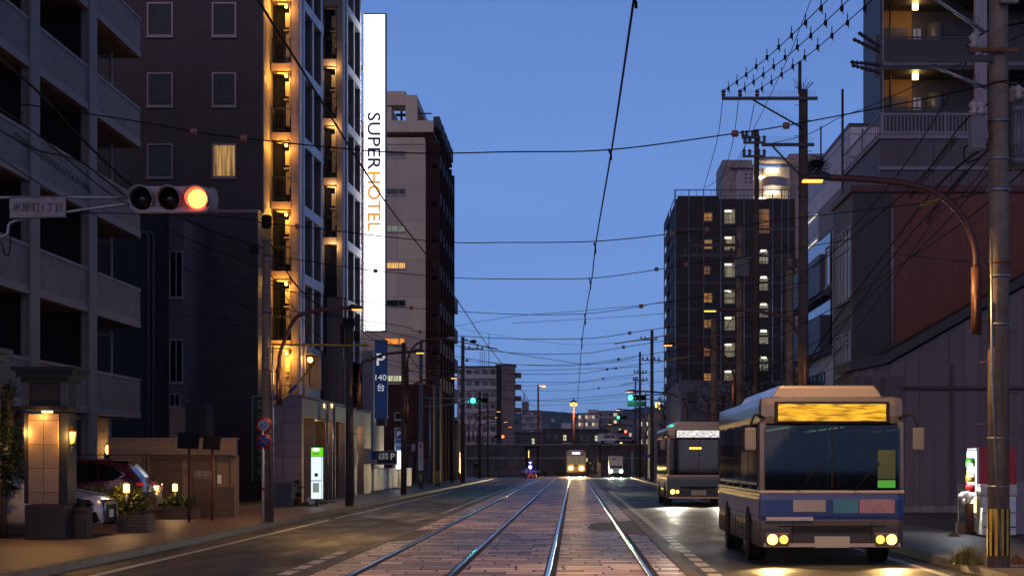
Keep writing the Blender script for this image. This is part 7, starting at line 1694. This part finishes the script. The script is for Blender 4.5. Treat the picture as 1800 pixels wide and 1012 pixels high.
# ---- tram stop shelters and blue lamp ----
s = 16.2; y = PY(s)
t = thing('tram_shelter', 'dark portal shaped tram stop shelter right of the tram', 'shelter', (PX(1044, s), y, .1))
m = MB(); m.box(PX(1033, s), PX(1034.2, s), y, y+.2, 0, PZ(785, s)).box(PX(1051, s), PX(1056.5, s), y, y+.5, 0, PZ(785, s)).box(PX(1033, s), PX(1057, s), y-.4, y+1.2, PZ(785, s)+.003, PZ(783, s)+.1); m.build('frame', black, t)
m = MB(); m.box(PX(1052, s), PX(1056, s), y-.12, y-.01, 0, 1.6); m.build('lit_panel', mat('cream gate panel', (.5, .42, .3), .5, var=.1), t)
m = MB(); m.box(PX(1035, s), PX(1050, s), y+.4, y+.6, 0, .35); m.build('platform', concrete, t)
rnd = random.Random(2)
m = MB(); c = P(1041, 815, s)
for k in range(7): m.ball((c.x+rnd.uniform(-.25, .25), c.y+.3, c.z+rnd.uniform(-.9, .3)), rnd.uniform(.06, .13), 5)
m.build('flower_basket', mat('pale flowers', (.4, .38, .35), .5, var=.4, vs=9), t)
s = 17; y = PY(s); c = P(932, 838, s)
t = thing('tram_stop_island', 'tram stop island head with a blue warning light and red reflectors', 'signal island', (c.x, y, 0))
m = MB(); m.prism([(PX(923, s), 0), (PX(925, s), PZ(832, s)), (PX(942, s), PZ(832, s)), (PX(943, s), 0)], 'y', y, y+2.5); m.build('concrete_nose', concrete, t)
m = MB(); m.box(PX(914, s), PX(950, s), y+.6, y+.7, PZ(830, s), PZ(826, s)); m.build('barrier', concrete, t)
m = MB(); m.tube([(c.x, y+.4, 0), (c.x, y+.4, PZ(806, s))], .05, 6); m.box(PX(924, s), PX(927, s), y, y+.1, PZ(832, s), PZ(822, s)); m.build('post', white_p, t)
m = MB(); m.ball((c.x, y+.2, PZ(820.5, s)), .17); m.build('blue_lamp', glow('blue lamp', (.12, .1, 1), 30), t)
m = MB(); m.prism([(PX(929.5, s), PZ(812, s)), (PX(932, s), PZ(814.5, s)), (PX(934.5, s), PZ(812, s)), (PX(934.5, s), PZ(810.8, s)), (PX(932, s), PZ(813, s)), (PX(929.5, s), PZ(810.8, s))], 'y', y+.3, y+.36); m.build('arrow_light', glow('blue arrow', (.2, .2, 1), 10), t)
m = MB()
for (a, b) in ((933, 831), (930.5, 834), (935.5, 834), (928.5, 837), (937.5, 837)): m.ball((PX(a, s), y-.02, PZ(b, s)), .055, 6)
m.build('reflectors', glow('red reflector glow', (1, .06, .03), 1), t)
light('blue lamp light', (c.x, y-1.6, PZ(820, s)), 5, (.12, .12, 1), .15)
s = 16; y = PY(s)
t = thing('tram_shelter', 'dark tram stop shelter frame behind the blue warning light', 'shelter', (PX(933, s), y+2, .1))
m = MB(); m.box(PX(922.5, s), PX(927.5, s), y+2, y+2.4, 0, PZ(787, s)).box(PX(943, s), PX(946, s), y+2, y+2.4, 0, PZ(787, s)).box(PX(922, s), PX(948, s), y+1.5, y+3.5, PZ(787, s)+.003, PZ(784, s)); m.build('frame', black, t)
m = MB(); m.box(PX(928, s), PX(929.5, s), y+1.9, y+1.99, PZ(804, s), PZ(791, s)); m.build('lit_slit', glow('shelter strip', (1, .6, .15), 2), t)

# ---- pedestrian ----
s = 18.2; px_ = PX(837, s); py_ = PY(s)
man = thing('person', 'person in a dark jacket and beige trousers walking away on the far left pavement', 'person', (px_, py_, .13))
nd = [(0, 0, .92), (0, 0, 1.1), (0, .01, 1.3), (0, .01, 1.42), (0, .02, 1.5), (0, .03, 1.58), (0, .03, 1.66),
      (-.17, 0, 1.38), (-.22, -.05, 1.12), (-.2, .05, .88), (-.2, .09, .8), (.17, 0, 1.38), (.22, .06, 1.12), (.21, .16, .9), (.2, .2, .83),
      (-.09, 0, .86), (-.1, .14, .5), (-.1, .06, .08), (-.1, .17, .04), (.09, 0, .86), (.1, -.06, .48), (.1, -.24, .12), (.1, -.16, .05)]
ed = [(0, 1), (1, 2), (2, 3), (3, 4), (4, 5), (5, 6), (3, 7), (7, 8), (8, 9), (9, 10), (3, 11), (11, 12), (12, 13), (13, 14), (0, 15), (15, 16), (16, 17), (17, 18), (0, 19), (19, 20), (20, 21), (21, 22)]
rd = [.12, .12, .14, .1, .05, .09, .08, .07, .045, .035, .03, .07, .045, .035, .03, .085, .06, .04, .035, .085, .06, .04, .035]
def skinned(name, nd, ed, rd, mt, par, grow=0):
    me = bpy.data.meshes.new(name); bm = bmesh.new(); ly = bm.verts.layers.skin.verify(); vs = [bm.verts.new(p) for p in nd]; [bm.edges.new((vs[a], vs[b])) for a, b in ed]
    for v, r in zip(vs, rd): v[ly].radius = (r+grow, r+grow); v[ly].use_root = False
    vs[0][ly].use_root = True
    bm.to_mesh(me); bm.free(); o = bpy.data.objects.new(name, me); COL.objects.link(o)
    mo = o.modifiers.new('skin', 'SKIN'); mo.use_smooth_shade = True; q = o.modifiers.new('sub', 'SUBSURF'); q.levels = 1; q.render_levels = 1
    dg = bpy.context.evaluated_depsgraph_get(); m2 = bpy.data.meshes.new_from_object(o.evaluated_get(dg)); bpy.data.objects.remove(o)
    for p in m2.polygons: p.use_smooth = True
    m2.materials.clear(); m2.materials.append(mt); o = bpy.data.objects.new(name, m2); COL.objects.link(o); setpar(o, par); ORG[o] = Vector(); return o
skinned('body', nd, ed, rd, mat('skin', (.35, .2, .14), .5, var=0), man)
skinned('jacket', [nd[i] for i in (0, 1, 2, 3, 7, 8, 9, 11, 12, 13)], [(0, 1), (1, 2), (2, 3), (3, 4), (4, 5), (5, 6), (3, 7), (7, 8), (8, 9)], [rd[i] for i in (0, 1, 2, 3, 7, 8, 9, 11, 12, 13)], mat('black jacket', (.012, .012, .015), .8, var=.1), man, .018)
skinned('trousers', [nd[i] for i in (0, 15, 16, 17, 19, 20, 21)], [(0, 1), (1, 2), (2, 3), (0, 4), (4, 5), (5, 6)], [rd[i] for i in (0, 15, 16, 17, 19, 20, 21)], mat('beige trousers', (.28, .2, .14), .8, var=.1), man, .014)
m = MB(); m.ball((0, .0+.015, 1.635), .098, 8, 1, 1.05, 1.05); m.build('hair', mat('black hair', (.01, .008, .008), .6, var=0), man, local=True)

# bus driver, seated at the wheel of the near bus
bx, by = PX(1462, 110)+.58, 31.8
drv = thing('person', 'bus driver in a dark uniform sitting at the wheel of the near bus', 'person', (bx, by+.92, .8))
nd2 = [(0, 0, .38), (0, .02, .62), (0, .02, .86), (0, 0, .98), (0, -.01, 1.08), (0, -.01, 1.16), (-.18, 0, .88), (-.22, -.14, .64), (-.14, -.38, .66), (.18, 0, .88), (.22, -.14, .64), (.14, -.38, .66), (-.1, -.4, .42), (-.1, -.45, .08), (.1, -.4, .42), (.1, -.45, .08)]
ed2 = [(0, 1), (1, 2), (2, 3), (3, 4), (4, 5), (2, 6), (6, 7), (7, 8), (2, 9), (9, 10), (10, 11), (0, 12), (12, 13), (0, 14), (14, 15)]
rd2 = [.13, .13, .13, .05, .09, .08, .06, .045, .035, .06, .045, .035, .075, .05, .075, .05]
skinned('body', nd2, ed2, rd2, MATS['skin'], drv)
skinned('jacket', [nd2[i] for i in (0, 1, 2, 6, 7, 9, 10)], [(0, 1), (1, 2), (2, 3), (3, 4), (2, 5), (5, 6)], [rd2[i] for i in (0, 1, 2, 6, 7, 9, 10)], mat('navy uniform', (.02, .025, .05), .8, var=.1), drv, .015)
m = MB(); m.ball((0, 0, 1.15), .1, 8, 1, 1.05, .8); m.build('hair', MATS['black hair'], drv, local=True)
# ================= WIRES =================
def wire(name, label, pts, r=.012, cat='wire', grp=None, mt=None, n=8):
    m = MB(); m.tube(smooth(pts, n), r, 5, False)
    return m.build(name, mt or rubber, label=label, cat=cat, group=grp)
def wthing(name, label, pts, r=.012, cat='wire', grp=None, blobs=(), blob_m=None, br=.055, extra=None):
    p0 = Vector(pts[0]); t = thing(name, label, cat, p0, group=grp)
    m = MB(); m.tube(smooth(pts, 8), r, 5, False); m.build('cable', rubber, t)
    if blobs:
        for b in blobs:
            m = MB(); m.lathe([(br*.5, -br), (br, -br*.8), (br, br*.8), (br*.5, br)], b, 10, M=Matrix.Rotation(R(90), 3, 'Y')); m.build('insulator', blob_m or mat('brown wire insulator', (.3, .13, .1), .35, var=.1), t)
    return t
# trolley wires
hw = 5.25
wthing('trolley_wire', 'trolley wire over the right tram track, running up the middle of the sky', [(.49, 9, hw), (.47, 15.5, hw), (.44, 23, hw), (.37, 32.5, hw), (.36, 39, hw), (.3, 48, hw), (.26, 58, hw), (.25, 66, hw), (.25, 90, hw), (.25, 130, hw), (.3, 180, hw), (.3, 240, hw)], .011, grp='overhead wires of the trams')
wthing('trolley_wire', 'trolley wire over the left tram track, crossing in front of the white hotel sign', [(-2.45, 8, hw), (-2.46, 15.5, hw), (-2.6, 27, hw), (-2.55, 36, hw), (-2.6, 48, hw), (-2.65, 60, hw), (-2.6, 80, hw), (-2.6, 120, hw), (-2.6, 180, hw), (-2.8, 240, hw)], .011, grp='overhead wires of the trams')
# span wires across the street: photo heights at given depths
spans = [
 (152, [(-260, 150), (0, 178), (250, 215), (340, 231), (428, 243), (690, 268), (900, 267), (1075, 263), (1290, 235), (1381, 221), (1545, 190), (1700, 158), (1900, 110)], [(340, 231), (428, 243), (1292, 235), (1382, 221)], 'nearest cross wire over the street, passing above the red signal'),
 (107.8, [(60, 372), (378, 380), (470, 393), (523, 398), (760, 424), (900, 426), (1048, 424), (1181, 411), (1243, 404), (1420, 381), (1640, 355), (1745, 335)], [(523, 398), (1181, 411), (1243, 404)], 'second cross wire, running from the red signal to the yellow sleeve near the right lamp'),
 (89, [(460, 447), (607, 469), (660, 476), (800, 488), (900, 490), (1038, 489), (1153, 474), (1205, 465), (1330, 448), (1500, 420)], [(660, 476), (1154, 473), (1206, 465)], 'third cross wire, starting behind the first left pole'),
 (72.5, [(462, 505), (640, 530), (723, 541), (900, 552), (1030, 551), (1127, 538), (1165, 531), (1410, 497)], [(723, 541), (1127, 538)], 'fourth cross wire, meeting the second bus end of the dark pole'),
 (60, [(470, 540), (700, 572), (738, 583), (870, 594), (1023, 595), (1107, 585), (1160, 577), (1405, 545)], [(738, 583), (1107, 585)], 'fifth cross wire, below the white hotel sign'),
 (53, [(610, 565), (760, 600), (900, 620), (1020, 621), (1096, 610), (1300, 578)], [(1096, 610)], 'sixth cross wire, from the second left pole'),
 (47.8, [(612, 590), (800, 626), (900, 640), (1017, 640), (1087, 631), (1130, 624), (1296, 600)], [(1087, 631), (821, 633)], 'seventh cross wire, above the pale gallery block'),
 (42, [(614, 620), (780, 648), (900, 657), (1016, 656), (1067, 649), (1255, 620)], [(1067, 649), (1083, 647)], 'eighth cross wire, counted from the camera'),
 (37, [(709, 650), (820, 668), (920, 671), (1014, 671), (1060, 665), (1255, 640)], [(1060, 665)], 'ninth cross wire, counted from the camera'),
 (32, [(709, 668), (860, 684), (1013, 686), (1052, 682), (1195, 668)], [(1052, 682)], 'tenth cross wire, counted from the camera'),
 (27, [(740, 690), (880, 702), (1012, 704), (1090, 697), (1195, 690)], [], 'eleventh cross wire, counted from the camera'),
 (22.5, [(770, 716), (900, 727), (1011, 728), (1146, 716)], [], 'twelfth cross wire, lowest over the far tram'),
]
for s, pts, bl, lb in spans:
    wthing('cross_wire', lb, [P(a, b, s) for a, b in pts], .008 if s > 60 else .01, grp='cross wires that carry the trolley wires', blobs=[P(a, b, s) for a, b in bl], br=.04 if s > 80 else .05)
    for tx in (.35, -2.6):     # droppers to the two trolley wires
        pass
# hanger clamps on the right trolley wire
for i, (px, py, s) in enumerate(((1118, 5, 226), (1074, 272, 152), (1047, 436, 108), (1038, 498, 89), (1029, 561, 72.5), (1023, 603, 60))):
    p = P(px, py, s); t = thing('wire_hanger', 'small hanger clamp on the right trolley wire, '+('topmost', 'second', 'third', 'fourth', 'fifth', 'sixth')[i]+' from the top of the picture', 'clamp', p, group='hanger clamps of the trolley wire')
    m = MB(); d = 7/s if s < 200 else .05; m.tube([p+Vector((-.03, 0, 10/s)), p, p+Vector((.0, 0, -10/s))], .013, 5); m.build('clamp', rubber, t)
yel = mat('yellow sleeve', (.6, .38, .03), .45, var=.1)
m = MB(); m.tube([P(1618, 360, 107), P(1652, 352, 107)], .027, 8); m.build('wire_sleeve', yel, label='yellow sleeve on the cross wire beside the arch of the near right lamp', cat='cable guard')
lit_w = mat('brass wire grip', (.45, .3, .12), .4, .4, var=.1)
for i, (a, b, c, d, s) in enumerate(((1080, 604, 1180, 588, 51), (1158, 635, 1225, 624, 50.5), (795, 598, 875, 613, 47), (716, 668, 760, 678, 36), (820, 726, 888, 735, 24), (1070, 735, 1103, 729, 22.5), (1090, 676, 1140, 668, 31))):
    m = MB(); m.tube([P(a, b, s), P(c, d, s)], .022, 6); m.build('wire_sleeve', lit_w, label=['pale sleeve on the wire above the lamp over the second bus', 'pale sleeve below the street lamp over the second bus', 'sleeve on the wire right of the second left lamp', 'sleeve below the third left lamp', 'sleeve below the far left lamps', 'sleeve above the farthest right lamps', 'sleeve beside the right green signal lamp'][i], cat='cable guard', group='insulating sleeves on the cross wires')
# three high voltage lines on the tall right pole, toward the camera, with bird guards
s0 = 60
for i, (pa, pb) in enumerate((((1272, 160), (1455, 0)), ((1300, 160), (1492, 0)), ((1330, 160), (1533, 0)))):
    A = P(pa[0], pa[1], 60); Bp = P(pb[0], pb[1], 88); Cc = A+(Bp-A)*1.8+Vector((0, 0, .3))
    t = thing('power_line', ['left', 'middle', 'right'][i]+' one of the three power lines with bird guards in the upper right sky', 'power line', A, group='three guarded power lines')
    mid = (A+Bp)/2-Vector((0, 0, .12)); pts = smooth([A, mid, Bp, Cc], 8)
    m = MB(); m.tube(pts, .011, 5, False); m.build('cable', rubber, t)
    for k in range(9):
        f = (k+.6)/9; q = A.lerp(Bp, f); q = A*(1-f)**2+mid*2*f*(1-f)+Bp*f*f-Vector((0, 0, .03))
        m = MB(); m.box(q.x-.03, q.x+.03, q.y-.06, q.y+.06, q.z-.07, q.z+.03); m.tube([q, q+Vector((0, 0, .19))], .012, 5); m.tube([q, q-Vector((-.03, 0, .13))], .012, 5); m.build('bird_guard', black, t)
    D_ = [((1270, 178), (1262, 240), (1246, 300), (1236, 335)), ((1298, 178), (1288, 250), (1270, 310), (1255, 338)), ((1326, 182), (1312, 250), (1292, 310), (1280, 340))][i]
    wire('drop_cable', ['left', 'middle', 'right'][i]+' one of three cables sagging down from the long spiked crossarm', [P(D_[0][0], D_[0][1], 60), P(D_[1][0], D_[1][1], 54), P(D_[2][0], D_[2][1], 48), P(D_[3][0], D_[3][1], 44)], .011, 'cable', 'three sagging cables')
wire('guy_wire', 'long thin stay running from the near right pole down past the tall dark pole', [P(1240, 330, 60), P(1290, 290, 66), P(1372, 130, 80), P(1410, 40, 90), P(1440, -40, 96)], .007)
wire('power_line', 'spiked line falling from the dark tower toward the tall right pole', [P(1345, 255, 60), P(1420, 236, 62), P(1480, 205, 66), P(1545, 180, 70), P(1800, 60, 90)], .01)
for k, (a, b, s) in enumerate(((1387, 248, 61), (1424, 238, 62), (1458, 217, 64), (1492, 202, 66), (1532, 183, 69))):
    pass
# heavy cable bundles on the right: near pole down to the tall dark pole and beyond
rb = [([(1742, 250, 115), (1650, 325, 100), (1560, 440, 80), (1470, 560, 66), (1412, 650, 60)], .022, 'thick twisted cable from the near right pole to the tall dark pole'),
      ([(1742, 258, 115), (1660, 345, 98), (1570, 450, 80), (1480, 575, 66), (1380, 695, 56)], .014, 'cable hanging just below the thick twisted cable'),
      ([(1740, 300, 115), (1655, 400, 98), (1560, 490, 80), (1450, 590, 64), (1290, 690, 46)], .012, 'slack cable crossing the dark red wall'),
      ([(1800, 300, 120), (1700, 385, 105), (1590, 460, 84), (1430, 560, 62), (1260, 640, 42)], .012, 'long cable from the right edge to the slim brown pole'),
      ([(1742, 280, 115), (1690, 345, 104), (1640, 390, 92), (1550, 520, 72), (1414, 690, 60)], .01, 'lowest of the cables leaving the near right pole'),
      ([(1800, 40, 125), (1735, 55, 116), (1700, 82, 112)], .015, 'cable passing the top of the near right pole'),
      ([(1706, 96, 112), (1640, 215, 96), (1560, 330, 80), (1470, 430, 68), (1415, 480, 60)], .012, 'dark cable falling from the rusty insulator'),
      ([(1800, 150, 120), (1745, 178, 116), (1690, 220, 108), (1600, 330, 86), (1430, 470, 62)], .016, 'thick cable in the upper bundle on the right'),
      ([(1565, 445, 74), (1650, 455, 90), (1745, 463, 116), (1830, 470, 130)], .01, 'level cable crossing the dark red wall'),
      ([(1410, 470, 60), (1370, 430, 54), (1320, 460, 48), (1290, 470, 44)], .016, 'black looped cable left of the tall dark pole'),
      ([(1410, 545, 60), (1340, 575, 52), (1290, 560, 46), (1250, 600, 40), (1150, 640, 24)], .014, 'sagging cable linking the right poles low down'),
      ([(1410, 500, 60), (1300, 540, 46), (1230, 545, 38), (1100, 556, 24), (900, 568, 22)], .016, 'dark cable leaving the netted tower for the left side of the street'),
      ([(1410, 475, 60), (1290, 510, 46), (1165, 532, 33), (1000, 548, 26), (900, 556, 23), (790, 575, 22)], .016, 'upper of two dark cables crossing the sky above the far street'),
      ([(1385, 680, 56), (1330, 720, 50), (1262, 730, 42), (1200, 715, 33)], .02, 'thick black cable above the roof of the second bus'),
      ([(1745, 210, 116), (1735, 265, 115.9), (1700, 285, 115.5), (1695, 262, 115.5), (1704, 255, 115.6)], .012, 'looped cable under the switch box'),
      ([(1768, 255, 116), (1782, 275, 115), (1775, 300, 115), (1762, 262, 115.4)], .016, 'cable loop between the near pole and the finned transformer'),
      ]
for i, (pts, r, lb) in enumerate(rb): wire('overhead_cable', lb, [P(a, b, s) for a, b, s in pts], r, 'cable', 'cables on the right side of the street')
# left bundles
lb_ = [([(-60, 60, 130), (60, 155, 110), (165, 265, 92), (250, 340, 80), (345, 395, 72), (465, 437, 66)], .022, 'thick cable falling from the upper left corner to the first left pole'),
       ([(-40, 165, 130), (70, 240, 108), (200, 345, 86), (330, 420, 73), (462, 470, 66)], .014, 'cable below the thick one on the left'),
       ([(-40, 250, 130), (80, 330, 106), (180, 385, 88), (300, 455, 75), (465, 560, 66)], .01, 'thin cable crossing the apartment balconies to the first left pole'),
       ([(-40, 205, 130), (60, 262, 110), (150, 290, 94), (260, 380, 80)], .016, 'twisted cable in front of the third balcony row'),
       ([(330, 430, 73), (390, 470, 69), (465, 508, 66)], .01, 'short wire dropping to the first left pole'),
       ([(320, 555, 76), (380, 560, 70), (462, 566, 66)], .009, 'level wire between the narrow grey building and the first left pole'),
       ([(474, 425, 65.5), (520, 500, 60), (570, 545, 54), (614, 572, 47)], .02, 'thick cable from the first to the second left pole'),
       ([(474, 480, 65.5), (520, 545, 60), (560, 590, 54), (612, 620, 47)], .01, 'lower slack cable from the first to the second left pole'),
       ([(474, 500, 65.5), (530, 520, 60), (580, 545, 54), (700, 610, 38)], .012, 'cable running from the first left pole past the blue parking sign'),
       ([(616, 562, 47), (650, 592, 43), (690, 608, 37), (709, 610, 35)], .016, 'cable from the second to the third left pole'),
       ([(616, 580, 47), (660, 630, 42), (700, 645, 36), (740, 655, 29)], .012, 'slack cable below the one joining the second and third left poles'),
       ([(711, 606, 35), (730, 640, 32), (745, 652, 29), (769, 650, 25.6), (813, 655, 23.4)], .02, 'thick cable from the third left pole toward the dark terrace'),
       ([(711, 612, 35), (725, 655, 32), (790, 690, 24)], .012, 'slack cable beside the grey green pole'),
       ([(816, 597, 23.4), (834, 603, 23.2), (860, 612, 22), (905, 622, 20), (960, 630, 18), (1040, 640, 17), (1118, 628, 17.5)], .025, 'heavy cable with a line clamp sagging across the far sky'),
       ([(815, 634, 23.4), (900, 640, 21), (1000, 643, 20), (1122, 632, 19)], .014, 'far cable joining the tall dark left pole and the right poles'),
       ([(815, 645, 23.4), (900, 651, 21), (1125, 645, 19)], .02, 'far level cable just over the pale gallery block'),
       ([(815, 668, 23.4), (930, 678, 20), (1125, 662, 19)], .014, 'far cable below the heavy sagging one'),
       ([(842, 693, 18.5), (950, 703, 17), (1125, 690, 19)], .02, 'far cable at the height of the green signals'),
       ([(842, 700, 18.5), (940, 712, 17), (1120, 704, 17)], .016, 'lowest far cable over the hills'),
       ([(810, 575, 22), (834, 582, 22), (1000, 605, 21), (1146, 597, 22.5)], .012, 'thin far cable high between the tall dark poles'),
       ([(814, 614, 23.2), (830, 610, 23.2), (850, 614, 23.2)], .01, 'short jumper wire on the left crossarm'),
       ]
for i, (pts, r, lb) in enumerate(lb_): wire('overhead_cable', lb, [P(a, b, s) for a, b, s in pts], r, 'cable', 'cables on the left side and far end of the street')
# a coiled lashing round two of the cables
def coil(lb, pts, rad, turns, r=.006):
    ps = smooth(pts, 12); m = MB(); out = []; K = len(ps)-1; N_ = turns*7
    for j in range(N_+1):
        f = j/N_*K; i = min(K-1, int(f)); q = ps[i].lerp(ps[i+1], f-i); a = j*2*math.pi/7
        out.append(q+Vector((rad*math.cos(a)*.7, 0, rad*math.sin(a))))
    m.tube(out, r, 4, False); m.build('lashing_wire', rubber, label=lb, cat='wire', group='coiled lashings')
coil('coiled lashing round the twisted cable before the balconies', [P(25, 238, 116), P(90, 285, 104), P(160, 335, 92)], .05, 26)
coil('coiled lashing round the bundle under the switch box', [P(1700, 300, 108), P(1660, 350, 101), P(1630, 390, 94)], .05, 22)
coil('coiled lashing on the bundle crossing the lavender siding', [P(1680, 245, 104), P(1640, 295, 98), P(1600, 345, 90)], .05, 24)
m = MB(); m.tube([P(816, 597, 23.4), P(823, 597.5, 23.4)], .05, 6); m.lathe([(.02, -.25), (.1, -.1), (.16, .15), (.03, .35)], P(830, 600, 23.3), 8, M=Matrix.Rotation(R(90), 3, 'Y')); m.build('line_clamp', black, label='dark cone shaped line clamp on the tall dark left pole', cat='clamp')
# ================= HAZE =================
hz = bpy.data.materials.new('evening haze'); hz.use_nodes = True; n = hz.node_tree.nodes
n.remove(n['Principled BSDF']); pv = n.new('ShaderNodeVolumePrincipled'); hz.node_tree.links.new(pv.outputs[0], n['Material Output'].inputs['Volume'])
pv.inputs['Color'].default_value = (.75, .82, .95, 1); pv.inputs['Density'].default_value = .00009; pv.inputs['Anisotropy'].default_value = .2
m = MB(); m.box(-3610, 3610, -310, 3710, -2, 112); hzo = m.build('haze', hz, kind='stuff')
